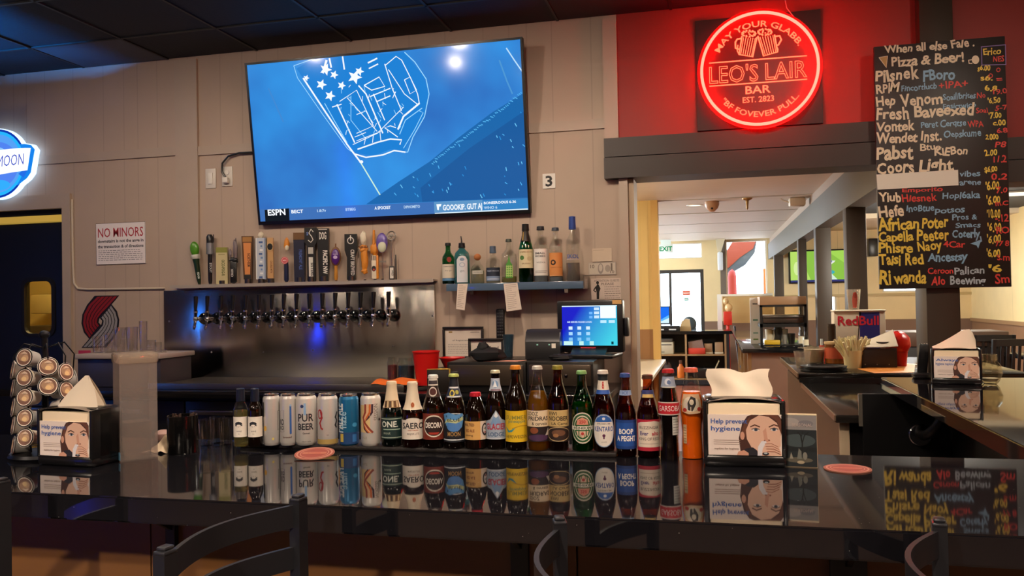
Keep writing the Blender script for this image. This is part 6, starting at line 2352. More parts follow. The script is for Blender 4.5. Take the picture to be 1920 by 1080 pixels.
spirit('clear bottle with a tall white label, right of the green whiskey', 1015, 423, 27, SPIRIT, CLEAR_G, cap=('#2a2a2e', .93, 1.0, 1.3), fill=.12, fillm=liquid('#c8d0d4'),
       labels=[(.11, .59, 1.3, lab('#e9e5dd', [('t', 'SMALL', -.1, .80, .07, '#2a2a2e', 1.2, .03), ('t', 'WORKS', -.1, .69, .07, '#2a2a2e', 1.2, .03), ('t', 'VODKA', 0, .46, .06, '#77736e', 1.0), ('r', -.7, .16, .7, .18, '#8d8983'), ('r', -.7, .10, .6, .12, '#8d8983')]))])
spirit('clear bottle with an orange label and dark round mark', 1043, 426, 26, SPIRIT, CLEAR_G, cap=('#3c4450', .94, 1.0, 1.3), fill=.08, fillm=liquid('#c8d0d4'),
       labels=[(.10, .53, 1.2, lab('#d98f4e', [('e', -.35, .58, .34, .12, '#2a1c16'), ('e', -.35, .58, .16, .055, '#d98f4e'), ('t', "GREYTON", 0, .34, .05, '#a8622e', 1.4), ('r', -1, .0, 1, .03, '#e4b078')]))])
spirit('tall clear vodka bottle with blue cap, right end of the shelf', 1075, 406, 26, [(0, 0), (.95, 0), (1, .02), (1, .56), (.9, .64), (.6, .69), (.38, .73), (.36, 1), (0, 1)], CLEAR_G, cap=('#35509a', .80, 1.0, 1.35), fill=.28, fillm=liquid('#b8b4ae'),
       labels=[(.33, .43, 1.2, [('t', 'SKOL', 0, .2, .6, '#4a5fa8', 1.6, .02), ('r', -.9, 0, .9, .12, '#c9b9b4')])])

# papers taped to the wall and shelf
def slip(label, pts, Y, seed):
    T = facing((W(*pts[0], Y=Y).x, Y, W(*pts[0], Y=Y).z))
    art = PxArt(T)
    art.ppoly(pts, '#e3d3c4')
    r = random.Random(seed)
    (ax_, ay), (bx, by), (cx, cy_), (dx, dy) = pts
    for k in range(13):
        f = .06 + .07 * k
        l, rr = (ax_ + (dx - ax_) * f, ay + (dy - ay) * f), (bx + (cx - bx) * f, by + (cy_ - by) * f)
        e_ = r.uniform(.5, .9)
        art.pline([(l[0] + (rr[0] - l[0]) * .12, l[1]), (l[0] + (rr[0] - l[0]) * e_, l[1] + (rr[1] - l[1]) * e_)], 1.0, '#b3a196')
    mb = MB()
    mb.use(PAPER)
    q4 = [art.q(*p_) for p_ in pts]
    mb.prism([(p_[0], p_[1]) for p_ in q4][::-1], .0002, .0012)
    art.flat(mb, facing((0, 0, 0)))
    o = solo('paper_slip', mb, label, 'paper slip', T.translation)
    return o
slip('narrow white paper slip hanging under the teal gin bottle', [(858, 532), (877, 532), (871, 582), (855, 579)], 4.283, 1)
slip('wider white paper slip hanging under the agave bottle', [(944, 532), (970, 530), (978, 580), (950, 584)], 4.283, 2)
sign('taped_note', 1111, 465, 1147, 491, '#d2bda6', 'blank tan note taped on the wall right of the spirit bottles', 'note', [('r', -.9, .84, .2, .9, '#c0aa94')])
sign('banknote', 1104, 491, 1155, 516, '#b9aca0', 'large banknote with a portrait pinned under the blank tan note', 'banknote', [('r', -.94, .08, .94, .92, '#cdc0b0'), ('e', -.12, .5, .2, .42, '#9a8d84'), ('e', -.12, .56, .13, .28, '#c9bcae'), ('r', .62, .3, .74, .9, '#77695e'), ('t', '10', -.72, .55, .28, '#6f6258', .3), ('t', '10', .72, .12, .2, '#6f6258', .3), ('e', .4, .5, .2, .28, '#a79a8e')])
sign('server_poster', 1109, 521, 1167, 562, '#d9c6b8', 'small cream notice with a black standing figure, above the register screen', 'notice',
     [('t', 'ATTENTION GUESTS', 0, .84, .10, '#7d6c64', 1.6), ('t', 'PLEASE', .05, .68, .11, '#7d6c64', .8)] + scribble(.05, .58, 6, -.15, .9, '#8d7c72', 3)
     + [('e', -.58, .80, .09, .08, '#1a1614'), ('p', [(-.72, .55), (-.62, .72), (-.52, .72), (-.40, .52), (-.48, .36), (-.50, .02), (-.66, .02), (-.66, .36)], '#1a1614'), ('l', [(-.68, .62), (-.84, .44), (-.7, .36)], .08, '#1a1614')])

# framed papers behind the drawers
def framed(label, x0, y0, x1, y1, Y, ops):
    a, b = W(x0, y1, Y=Y), W(x1, y0, Y=Y)
    w, h = (b.x - a.x) / 2, b.z - a.z
    t = thing('picture_frame', label, 'framed certificate', ((a.x + b.x) / 2, Y, a.z))
    mb = MB(M('dark_frame_wood', '#1c1513', .35))
    f = .013
    for c in ((-w, w, 0, f), (-w, w, h - f, h), (-w, -w + f, f, h - f), (w - f, w, f, h - f)):
        mb.box(c[0], c[1], -.018, 0, c[2], c[3], r=.002)
    obj('frame', mb, t)
    art = Art(.00015)
    art.rect(-w + f, f, w - f, h - f, '#ded0c2')
    draw(art, ops, w - f, h - 2 * f, 0, f)
    mb = MB(PAPER)
    mb.box(-w + f, w - f, -.006, -.001, f, h - f)
    art.flat(mb, facing((0, -.0065, 0)))
    obj('certificate', mb, t)
framed('dark framed certificate, upper one standing behind the second frame', 832, 612, 907, 672, 4.438, [('r', -.8, .86, -.6, .92, '#8a6a2a'), ('r', .4, .86, .9, .9, '#a79a90'), ('t', 'of Registration', -.1, .56, .05, '#6a5f5a', 1.0)] + scribble(.1, .42, 6, -.85, .85, '#a3968c', 6))
framed('dark framed certificate with larger lettering, lower front one', 880, 634, 945, 690, 4.33, [('t', 'Retail/Food', .1, .66, .12, '#2a2422', 1.4, .01), ('t', 'Permit', .2, .48, .08, '#6a5f5a', .7)] + scribble(.1, .36, 4, -.8, .8, '#a3968c', 8))
# slim black remote standing against the wall
p, p2 = W(936, 637, Y=4.40), W(936, 579, Y=4.40)
hh = p2.z - p.z
t = thing('remote_control', 'long black button remote hung upright on the wall over the frames', 'remote control', (p.x, 4.445, p.z))
mb = MB(BLACKP)
mb.box(-.024, .024, -.022, 0, 0, hh, r=.009)
obj('remote_body', mb, t)
mb = MB(M('grey_keys', '#3a3a3e', .5))
for i in range(3):
    for j in range(9):
        mb.box(-.017 + .0125 * i, -.008 + .0125 * i, -.0235, -.021, .02 + hh * .1 * j, .02 + hh * .1 * j + .009, r=.001)
o = obj('keypad', mb, t)

# ---------------------------------------------------------------- cash drawers, printer, register
DR = M('charcoal_drawer_metal', '#2a2826', .35, .5)
def drawer(label, x0, x1, y0, y1, Y):
    a, b = W(x0, y1, Y=Y), W(x1, y0, Y=Y)
    w, h = (b.x - a.x) / 2, b.z - BC
    t = thing('cash_drawer', label, 'cash drawer', ((a.x + b.x) / 2, Y, BC), group='cash drawers on the back counter')
    mb = MB(DR)
    mb.box(-w, w, .006, .42, 0.001, h, r=.004)
    obj('case', mb, t)
    mb = MB(M('bronze_drawer_front', '#5a4e42', .3, .7))
    mb.box(-w + .012, w - .012, -.004, .006, h * .24, h * .90, r=.003)
    f = obj('drawer_front', mb, t)
    mb = MB(CHROME)
    mb.lathe([(0, 0), (.009, 0), (.008, .004), (0, .005)], 16, Matrix.Translation((w * .2, -.004, h * .56)) @ T90)
    obj('key_lock', mb, f)
    return t, w, h
t1, w1, h1 = drawer('charcoal cash drawer left of the receipt printer, behind the stubby red-capped bottle', 838, 985, 679, 725, 3.90)
t2, w2_, h2_ = drawer('charcoal cash drawer under the register screen', 988, 1112, 678, 727, 3.90)
DZ = BC + h1
DZ2 = BC + h2_
t = thing('receipt_printer', 'black receipt printer on the cash drawer left of the register', 'receipt printer', (W(978, 688, Z=DZ2).x, 4.14, DZ2 + .001), .05)
w, h = .088, .145
mb = MB(BLACKP)
mb.prism([(-.10, .0), (-.10, h * .62), (-.075, h * .92), (-.04, h), (.10, h), (.10, 0)], -w, w, 'X')
obj('printer_body', mb, t)
mb = MB(M('printer_dark_grey', '#2c2c30', .3))
mb.prism([(-.103, h * .60), (-.078, h * .93), (-.05, h + .003), (-.05, h * .9), (-.09, h * .58)], -w * .96, w * .96, 'X')
obj('paper_cover', mb, t)
mb = MB(M('green_led', '#4a5a50', .3, emit='#9fd8b8', es=.6))
mb.box(-.03, -.022, -.104, -.10, h * .48, h * .52)
mb.box(.03, .038, -.104, -.10, h * .48, h * .52)
obj('status_light', mb, t)
mb = MB(PAPER)
mb.box(.046, .066, -.1035, -.1005, h * .38, h * .54)
obj('sticker', mb, t)
# register screen
Tm = facing((W(1105, 612, Y=4.12).x, 4.12, 0))
a, b = W(1043, 661, Y=4.12), W(1168, 562, Y=4.12)
w, h = (b.x - a.x) / 2, b.z - a.z
t = thing('register_screen', 'black point of sale touchscreen with a blue lit display', 'register', ((a.x + b.x) / 2, 4.13, DZ2), -.12)
zc = a.z - DZ2
mb = MB(BLACKP)
mb.box(-w, w, 0, .05, zc, zc + h, r=.008)
obj('monitor_case', mb, t)
m, N, L, bb = newmat('register_picture')
tc = N.new('ShaderNodeTexCoord')
sp = N.new('ShaderNodeSeparateXYZ')
L.new(tc.outputs['Object'], sp.inputs[0])
ad = N.new('ShaderNodeMath')
ad.operation = 'MULTIPLY_ADD'
ad.inputs[1].default_value = 1.6
L.new(sp.outputs['X'], ad.inputs[0])
sb = N.new('ShaderNodeMath')
sb.operation = 'MULTIPLY'
sb.inputs[1].default_value = -1.1
L.new(sp.outputs['Z'], sb.inputs[0])
L.new(sb.outputs[0], ad.inputs[2])
mr = N.new('ShaderNodeMapRange')
mr.inputs['From Min'].default_value = -.55
mr.inputs['From Max'].default_value = .12
L.new(ad.outputs[0], mr.inputs[0])
rp = N.new('ShaderNodeValToRGB')
e = rp.color_ramp.elements
e[0].position, e[0].color = .28, (*lin('#0a17c4'), 1)
e[1].position, e[1].color = .95, (*lin('#3fd0e4'), 1)
L.new(mr.outputs[0], rp.inputs[0])
bb.inputs['Base Color'].default_value = (.01, .01, .01, 1)
bb.inputs['Roughness'].default_value = .25
L.new(rp.outputs[0], bb.inputs['Emission Color'])
bb.inputs['Emission Strength'].default_value = 1.05
sx0, sx1, sz0, sz1 = -w * .84, w * .83, zc + h * .13, zc + h * .90
mb = MB(m)
mb.add([(sx0, -.0006, sz0), (sx1, -.0006, sz0), (sx1, -.0006, sz1), (sx0, -.0006, sz1)], [(0, 1, 2, 3)])
art = Art(.00015, lambda c: glow(c, 1.05))
ops = [('r', .40, .68, .96, .99, '#f4fbff')] + [('r', .18, z_, .36, z_ + .07, '#cfe8ff') for z_ in (.68, .78, .88)] + [('r', 0, z_, .12, z_ + .06, '#6fb6ff') for z_ in (.68, .78)] + [('r', .4, .56, .62, .63, '#bfeaff'), ('r', .70, .56, .92, .63, '#bfeaff')]
ops += [('t', 'NIE SERVER PLEASE LOGIN', -.36, .57, .04, '#cfe6ff', .9, .03)] + [('r', -.76 + .32 * i, .40 - .14 * j, -.62 + .32 * i, .48 - .14 * j, ('#d3ecff', '#a9d9ff', '#7fc4f4')[j]) for i in range(3) for j in range(3)]
ops += [('r', -.95, .01, -.62, .11, '#c9f4ee'), ('r', -.38, .01, -.22, .11, '#bff0ec'), ('r', 0, .01, .15, .11, '#bff0ec'), ('r', .78, .03, .86, .10, '#0d3a44'), ('r', -1, .975, 1, 1, '#dff6ff')]
draw(art, ops, (sx1 - sx0) / 2, sz1 - sz0, (sx0 + sx1) / 2, sz0)
art.flat(mb, facing((0, -.001, 0)))
obj('display', mb, t)
mb = MB(M('red_badge', '#c8384a', .4))
mb.box(-w * .28, w * .18, -.002, 0, zc + h * .05, zc + h * .10)
obj('badge', mb, t)
mb = MB(M('tan_tag', '#d8a866', .6))
mb.box(w * .70, w * .97, -.003, 0, zc + h * .92, zc + h)
obj('tag_sticker', mb, t)
mb = MB(BLACKP)
mb.box(-.035, .035, .03, .08, .02, zc + .06, r=.008)
mb.box(-.15, .13, -.06, .17, 0, .022, r=.008)
mb.prism([(-.05, .02), (.12, .02), (.07, .07), (.03, .07)], -.09, .09, 'X')
obj('stand', mb, t)
mb = MB(BLACKP)
mb.box(w + .002, w + .022, .01, .05, zc + h * .30, zc + h * .66, r=.006)
obj('card_reader', mb, t)
mb = MB(BLACKP)
p0 = W(1006, 665, Y=4.2)
mb.tube([(p0.x, 4.17, DZ2 + .06), (p0.x + .05, 4.20, DZ2 + .10), (p0.x + .10, 4.22, DZ2 + .07), (p0.x + .16, 4.22, DZ2 + .03), (p0.x + .2, 4.22, DZ2 + .006)], .005, 8)
mb.tube([(p0.x + .02, 4.12, DZ2 + .02), (p0.x + .08, 4.05, DZ2 + .008), (p0.x + .15, 4.04, DZ2 + .008), (p0.x + .22, 4.10, DZ2 + .008)], .005, 8)
tag(obj('cable_tangle', mb), 'black cable looping between receipt printer and register stand', 'cable')
p = W(1034, 683, Z=DZ2)
mb = MB(M('black_cloth', '#0d0d0f', .8))
mb.blob((0, 0, .014), .06, .04, .016, amp=.16, seed=3)
art = Art()
art.text('upsip', -.035, -.008, .012, '#cfd3dc', bold=.02)
art.flat(mb, Matrix.Translation((0, -.012, .0305)))
solo('folded_pouch', mb, 'small black pouch with white lettering before the register stand', 'pouch', (p.x, 3.99, DZ2))
p = W(904, 680, Z=DZ)
mb = MB(M('black_cloth', '#0d0d0f', .8))
mb.blob((0, 0, .035), .095, .055, .036, amp=.14, seed=9)
mb.blob((-.02, 0, .066), .03, .025, .03, amp=.2, seed=4)
solo('black_bag', mb, 'crumpled black cloth bag on the left cash drawer', 'bag', (p.x, p.y + .10, DZ - .002))
mb = MB(M('pink_paper', '#dba08e', .8))
mb.prism([(-.10, -.03), (.08, -.05), (.11, .02), (-.05, .03)], 0, .002, 'Z')
p = W(925, 683, Z=DZ)
solo('paper_sheet', mb, 'thin pink paper lying on the left cash drawer', 'paper', (p.x, 3.98, DZ))
mb = MB(thin('bluish_cup_plastic', '#a9c0cc', 1.2, .05, milk=.2, milkc='#6f8fa0'))
p = W(951, 662, Y=4.2)
mb.lathe([(0, 0), (.022, 0), (.030, .12), (.028, .12), (.021, .003), (0, .003)], 20)
solo('plastic_cup', mb, 'bluish plastic cup between the lower frame and the printer', 'cup', (p.x, 4.23, DZ))
# red cup, red bowl, jars, orange rag and the folded menu holder
def tapered(name, label, cat, x, yb, yt, wb, wt, mat, Y, Z, n=28):
    p = W(x, yb, Y=Y)
    k = depth(p) / F
    H = (yb - yt) * k
    rb, rt = wb / 2 * k, wt / 2 * k
    mb = MB(mat)
    mb.lathe([(0, 0), (rb, 0), (rt, H - .006), (rt + .004, H - .006), (rt + .004, H), (rt - .003, H), (rb - .003, .004), (0, .004)], n)
    return solo(name, mb, label, cat, (p.x, Y, Z))
REDP = M('red_plastic', '#c81a16', .35)
tapered('red_cup', 'tall red plastic cup in front of the steel panel right end', 'cup', 800, 722, 659, 38, 50, REDP, 4.05, BC + .025 if False else BC + .023)
tapered('red_bowl', 'shallow red plastic bowl behind the tall red cup', 'bowl', 848, 690, 671, 30, 46, REDP, 4.2, BC + .001)
bpy.data.objects['red_bowl'].location.z = BC + .10
mb = MB(M('black_box_small', '#141416', .4))
mb.box(-.075, .075, -.06, .06, 0, .098, r=.006)
solo('black_box', mb, 'small black box under the red bowl', 'box', (bpy.data.objects['red_bowl'].location.x, 4.2, BC + .001))
for nm, lbl, x_, y0, y1, w_, c in (('spice_jar', 'clear lidded jar of dark red garnish beside the red cup', 736, 664, 712, 19, '#5a1f1c'), ('spice_jar', 'wide clear jar of dark blue grey contents behind the red cup', 762, 666, 713, 34, '#23303a')):
    p = W(x_, y1, Y=4.12)
    k = depth(p) / F
    R, H = w_ / 2 * k, (y1 - y0) * k
    t = thing(nm, lbl, 'jar', (p.x, 4.12, BC + .023))
    mb = MB(CLEAR_G)
    mb.lathe([(0, 0), (R, 0), (R, H * .8), (R * .8, H * .88), (R * .8, H), (R * .75, H), (R * .95, H * .78), (R * .96, .004), (0, .004)], 22)
    obj('jar_glass', mb, t)
    mb = MB(M('jar_fill_' + c, c, .6, noise=.5, nscale=120))
    mb.lathe([(0, .005), (R * .93, .005), (R * .93, H * .7), (0, H * .72)], 20)
    obj('jar_contents', mb, t)
mb = MB(M('orange_cloth', '#d9681c', .9, bump=.4, nscale=60))
p = W(741, 728, Y=3.98)
mb.surf(lambda u, v: ((u - .5) * .235, (v - .5) * .13, .006 + .034 * max(0, math.sin(PI * u)) ** .5 * max(0, math.sin(PI * v)) ** .6 * (.8 + .25 * math.sin(7 * u + 3 * v)) + .004 * math.sin(14 * u)), 24, 12)
solo('orange_rag', mb, 'crumpled orange cleaning cloth on the drip tray by the jars', 'cloth', (p.x, 3.99, BC + .03), .15)
p = W(824, 728, Y=3.88)
mb = MB(M('black_vinyl_menu', '#1a1714', .4))
mb.box(-.055, .055, -.004, .0, 0, .115, r=.002)
mb.use(M('brass_edge', '#c9a24a', .35, .8))
mb.box(.052, .060, -.006, .002, 0, .118, r=.002)
mb.box(-.055, .055, -.006, .002, .113, .119, r=.002)
mb.use(M('black_vinyl_menu', '#1a1714', .4))
mb.box(.06, .10, -.004, .06, 0, .105, r=.002)
mo = solo('menu_folder', mb, 'black menu folder with brass edge leaning by the left cash drawer', 'menu folder', (p.x, 3.865, BC + .002), .3)
# mirrored box with cup stacks at the left of the back counter
a, b = W(137, 664, Y=4.0), W(300, 657, Y=4.0)
bx = (a.x + b.x) / 2
hw = (b.x - a.x) / 2
BZ = a.z
t = thing('glass_rack_box', 'pale topped box on the back counter carrying glasses, left of the tap panel', 'box', (bx, 4.12, BC + .001))
mb = MB(M('grey_box_side', '#4a464c', .35, .3))
mb.box(-hw + .012, hw - .012, -.10, .18, 0, BZ - BC - .03, r=.004)
obj('box_body', mb, t)
mb = MB(M('cream_box_top', '#b9aaa0', .5))
mb.box(-hw, hw, -.12, .2, BZ - BC - .03, BZ - BC - .002, r=.006)
obj('top_board', mb, t)
CUPP = thin('frosted_tumbler', '#fbfaf8', 2.6, .06, milk=.05, milkc='#cfc8c0')
for i, (x_, yt, w_, lb) in enumerate(((184, 632, 20, 'leftmost clear glass on the pale topped box'), (205, 626, 19, 'short stacked clear glass, second on the pale topped box'), (225, 616, 22, 'rounded clear glass in front of the striped emblem, third on the box'), (248, 615, 22, 'wide clear glass, fourth on the pale topped box'), (269, 604, 15, 'tall narrow stack of clear glasses at the box right end'))):
    p = W(x_, 663, Y=4.12)
    k = depth(p) / F
    R, H = w_ / 2 * k, (663 - yt) * k
    mb = MB(CUPP)
    pr = [(0, 0), (R * .8, 0), (R * .85, .004), (R, H * .55), (R * .9, H * .57), (R, H), (R * .95, H), (R * .84, H * .5), (R * .77, .008), (0, .008)] if i in (1, 2) else [(0, 0), (R * .85, 0), (R, H), (R * .95, H), (R * .8, .008), (0, .008)]
    mb.lathe(pr, 20)
    solo('clear_glass', mb, lb, 'glass', (p.x, 4.12, BZ), group='clear glasses on the box')
for x_, yt, w_, lb in ((285, 623, 16, 'tall stack of clear plastic cups beside the box'), (297, 627, 13, 'middle stack of clear plastic cups left of the tap panel'), (307, 641, 12, 'short stack of clear plastic cups touching the tap panel edge')):
    p = W(x_, 708, Y=4.12)
    k = depth(p) / F
    R, H = w_ / 2 * k, (708 - yt) * k
    mb = MB(CUPP)
    pr = [(0, 0), (R * .8, 0)]
    n = 14
    for j in range(n):
        pr += [(R * .92, H * (.3 + .7 * j / n)), (R, H * (.3 + .7 * (j + .8) / n))]
    pr += [(R * .9, H), (R * .75, .01), (0, .01)]
    mb.lathe(pr, 20)
    solo('cup_stack', mb, lb, 'cup stack', (p.x, 4.12, BC + .001 if x_ > 290 else BC + .001), group='stacks of plastic cups')
sign('pink_note', 148, 657, 170, 668, '#c8385a', 'bright pink sticky note on the wall below the emblem', 'note', [])

# ================================================================ service counter behind the bar return
SC = M('dark_laminate_top', '#1d1a18', .12, ior=1.6)
SIDE = M('brown_counter_side', '#604a38', .5, noise=.12, nscale=5)
svc = thing('service_counter', 'two-level dark service counter with a brown side, behind the bar return', 'counter', (.8, 5.6, 0))
OFF = Matrix.Translation((-.8, -5.6, 0))
mb = MB(SC)
mb.box(.555, 1.0, 4.165, 5.68, .872, .91, OFF, r=.003)
mb.box(.535, 1.9, 5.68, 7.13, .93, .97, OFF, r=.003)
mb.use(M('steel_edge_band', '#a08a72', .3, .8))
mb.box(.549, .556, 4.165, 5.68, .880, .908, OFF)
mb.box(.529, .536, 5.68, 7.13, .94, .968, OFF)
obj('worktop', mb, svc)
mb = MB(SIDE)
mb.box(.585, .605, 4.25, 7.1, 0, .872, OFF)
mb.use(M('cream_end_trim', '#b9a58a', .5))
mb.box(.58, .625, 4.235, 4.252, 0, .872, OFF)
obj('side_panel', mb, svc)
mb = MB(BLK)
mb.box(.625, 1.0, 4.26, 5.68, 0, .872, OFF)
mb.box(.625, 1.88, 5.70, 7.1, 0, .93, OFF)
mb.box(.605, .625, 5.66, 5.70, .872, .93, OFF)
mb.box(.54, 1.9, 5.675, 5.69, .91, .94, OFF)
obj('carcass', mb, svc)
mb = MB(M('black_end_block', '#0d0d0e', .35))
mb.box(.672, 1.045, 4.150, 4.163, 0, 1.012, OFF)
obj('end_block', mb, svc)
mb = MB(M('lit_face_strip', '#c9c0b0', .25, .9))  # reflected light on the block's left face, put into a bright strip
mb.box(.655, .672, 4.150, 4.163, .86, 1.012, OFF)
obj('lit_edge_strip', mb, svc, label='bright strip for the lit left face of the end block')
UZ = .97
def up_at(x, y, dy=0.):
    p = W(x, y, Z=UZ)
    return Vector((p.x, p.y + dy, UZ)), depth(p) / F

# round trays
p, k = up_at(1550, 699)
for i, (r, lb) in enumerate(((.152, 'black round serving tray, lower of the two on the service counter'), (.15, 'black round serving tray, upper of the two on the service counter'))):
    mb = MB(M('black_tray', '#1b1a1a', .35))
    mb.lathe([(0, 0), (r * .92, 0), (r * .96, .003), (r, .016), (r * .97, .016), (r * .93, .005), (0, .005)], 48)
    solo('serving_tray', mb, lb, 'tray', (p.x, p.y + .16, UZ + .0175 * i + .0005), group='stacked serving trays')
# condiments in a clear tub etc.
def soft(c, milk=.6):
    milk *= .4
    return thin('plastic_' + c, '#f4f0ea', .8, .1, milk=milk, milkc=c)
def cup(name, label, cat, x, yb, yt, wb, wt, mat, base=None, parts=(), group=None):
    p, k = up_at(x, yb)
    if base is not None:
        p.y = base
        p2 = W(x, yb, Y=base)
        p.x = p2.x
        k = depth(p2) / F
    H = (yb - yt) * k
    rb, rt = wb / 2 * k, wt / 2 * k
    t = thing(name, label, cat, p, 0, group)
    mb = MB(mat)
    mb.lathe([(0, 0), (rb, 0), (rt, H), (rt * .96, H), (rb * .95, .004), (0, .004)], 24)
    obj('vessel', mb, t)
    for nm, z0, z1, f, m in parts:
        mb = MB(m)
        r0, r1 = (rb + (rt - rb) * z0) * f, (rb + (rt - rb) * z1) * f
        mb.lathe([(0, z0 * H + .001), (r0, z0 * H + .001), (r1, z1 * H), (0, z1 * H)], 20)
        obj(nm, mb, t)
    return t, p, k, H
cup('lid_stack', 'clear plastic cup of lids at the left rear of the service counter', 'cup', 1505, 684, 658, 24, 32, soft('#d8cfc8', .35), base=6.35)
cup('portion_cup', 'milky tub of creamers behind the serving trays', 'tub', 1527, 682, 652, 34, 38, soft('#e6dcc4', .5), base=6.55, parts=[('creamers', .05, .85, .93, M('creamer_white', '#e2d6bc', .6, noise=.25, nscale=60))])
cup('condiment_jar', 'large glass jar with red label and tan lid on the service counter', 'jar', 1568, 678, 641, 40, 40, thin('amber_jar', '#f6e2c0', 1.2, .03, milk=.10, milkc='#d9a860'), base=6.5, parts=[('lid', .98, 1.1, 1.05, M('tan_lid', '#c9a878', .4)), ('red_label', .25, .8, 1.01, M('red_jar_label', '#c2502e', .5)), ('sauce', .02, .3, .92, M('tan_sauce', '#b9824a', .4))])
cup('hot_sauce_bottle', 'small red sauce bottle with a white spout beside the amber jar', 'sauce bottle', 1541, 664, 640, 12, 12, M('red_sauce', '#d8381c', .25), base=6.7, parts=[('shoulder', 1.0, 1.25, .7, M('red_sauce', '#d8381c', .25)), ('spout', 1.2, 1.75, .4, M('pale_spout', '#cfdcd8', .4))])
cup('pepper_mill', 'dark brown pepper mill in front of the cooler box left edge', 'pepper mill', 1560, 652, 586, 14, 15, M('dark_mill_wood', '#241712', .3), base=6.75, parts=[('waist', .22, .3, 1.25, M('dark_mill_wood2', '#1a100c', .3)), ('top_knob', .98, 1.05, .9, M('dark_mill_wood', '#241712', .3))])
# straws in a caddy
t, p, k, H = cup('straw_caddy', 'cream caddy packed with paper-wrapped straws, before the cooler box', 'straw caddy', 1599, 683, 650, 30, 34, M('cream_caddy', '#e2cf96', .6), base=6.1)
rnd = random.Random(12)
mb = MB(M('straw_wrapper', '#e9dba8', .7))
for i in range(70):
    a = rnd.uniform(0, 6.28)
    r = .058 * rnd.random() ** .5
    tx, ty = rnd.uniform(-.06, .05) + .8 * r * math.cos(a), rnd.uniform(-.03, .05)
    b0 = Vector((r * math.cos(a) * .8, r * math.sin(a) * .8, H * .5))
    mb.tube([b0, b0 + Vector((tx, ty, rnd.uniform(.08, .16)))], .0085, 6)
o = obj('wrapped_straws', mb, t)
o['kind'] = 'stuff'
# cooler box with energy drink lettering, cup on top
Yb = 6.85
a, b = W(1566, 690, Y=Yb), W(1660, 584, Y=Yb)
w, h = (b.x - a.x) / 2, b.z - UZ
t = thing('cooler_box', 'white and dark blue countertop box with red lettering, behind the straws', 'box', ((a.x + b.x) / 2, Yb, UZ + .002))
mb = MB(M('box_cream', '#d8c9b0', .5))
mb.box(-w, w, 0, .16, 0, h, r=.006)
art = Art(.0003)
draw(art, [('r', -.02, .05, .77, .985, '#20287a'), ('p', [(-.02, .0), (-.16, .0), (.06, .985), (.0, .985)], '#d8c9b0'), ('t', 'Red', -.46, .72, .19, '#d8283c', .80, .02), ('t', 'Bull', .36, .72, .19, '#d8283c', .76, .02)], w, h)
art.flat(mb, facing((0, -.001, 0)))
obj('printed_case', mb, t)
mb = MB(M('box_lid_white', '#e6dac4', .5))
mb.box(-w - .004, w + .004, -.006, .166, h, h + .012, r=.004)
obj('lid', mb, t)
bz = UZ + h + .012
p = W(1601, 582, Y=Yb + .08)
k = depth(p) / F
t = thing('plastic_cup', 'clear plastic cup with a red printed figure on top of the white and blue box', 'cup', (p.x, Yb + .08, bz))
rb, rt, H = 9 * k, 12.5 * k, 39 * k
mb = MB(soft('#dcd0c0', .3))
mb.lathe([(0, 0), (rb, 0), (rt, H), (rt * .96, H), (rb * .95, .003), (0, .003)], 24)
obj('cup_wall', mb, t)
art = Art(.0002)
draw(art, [('p', [(-.3, .1), (.4, .1), (.5, .6), (.2, .95), (-.2, .9), (-.4, .5)], '#d0604e'), ('e', .1, .75, .3, .13, '#b84a3c')], rb, H * .9)
mb = MB()
art.wrap(mb, rb, .004, .001, rt, H * .9)
obj('printed_figure', mb, t)
# napkin caddy with plates, red lidded cup, orange menu
p, k = up_at(1646, 690)
t = thing('napkin_caddy', 'dark square caddy holding white paper plates, right of the straws', 'caddy', (p.x, p.y + .02, UZ + .003))
mb = MB(M('dark_caddy', '#2c2320', .5))
w = 35 * k
mb.box(-w, w, 0, .012, 0, 36 * k, r=.003)
mb.box(-w, w, .16, .172, 0, 30 * k, r=.003)
mb.box(-w, w, .012, .16, 0, .01)
mb.box(-w, -w + .01, .012, .16, 0, 30 * k)
mb.box(w - .01, w, .012, .16, 0, 30 * k)
mb.box(-w - .03, -w, .02, .03, 0, .045)
obj('caddy_body', mb, t)
mb = MB(STEEL)
for s in (-.6, 0, .6):
    mb.lathe([(0, 0), (.005, 0), (.004, .003), (0, .003)], 10, Matrix.Translation((s * w, 0, .02)) @ T90)
obj('rivet', mb, t)
mb = MB(M('paper_plate', '#d8c8b0', .7))
def plate_(u, v):
    x_, r_ = (u - .5) * .30, v
    return (x_ - .02, -.03 + .16 * v, 36 * k + .012 + .11 * (u ** 1.3) * (.5 + .5 * v) - .05 * (1 - v) * u)
mb.surf(plate_, 16, 8)
mb.surf(lambda u, v: Vector(plate_(u, v)) + Vector((0, 0, -.004)), 16, 8)
obj('bent_paper_plate', mb, t)
mb = MB(M('black_ramekin', '#131212', .4))
mb.lathe([(0, 0), (.036, 0), (.046, .04), (.043, .04), (.034, .004), (0, .004)], 20, Matrix.Translation((.05, .05, 36 * k + .002)))
obj('black_ramekin', mb, t)
p, k = up_at(1690, 688)
t = thing('red_lidded_cup', 'glossy red cup with a domed red wrap, at the right of the dark caddy', 'cup', (p.x, p.y + .06, UZ + .003))
mb = MB(M('red_gloss', '#d4180f', .25))
mb.lathe([(0, 0), (.046, 0), (.056, .10), (0, .10)], 28)
obj('cup_body', mb, t)
mb = MB(M('red_wrap', '#e8281a', .3, bump=.6, nscale=35))
mb.blob((-.006, 0, .155), .082, .075, .086, 22, 14, amp=.05, fr=5, seed=3)
obj('domed_wrap', mb, t)
mb = MB(M('orange_menu', '#e08a34', .6))
pts = [W(x_, y_, Z=UZ) for x_, y_ in ((1608, 692), (1640, 700), (1714, 699), (1716, 683), (1690, 682))]
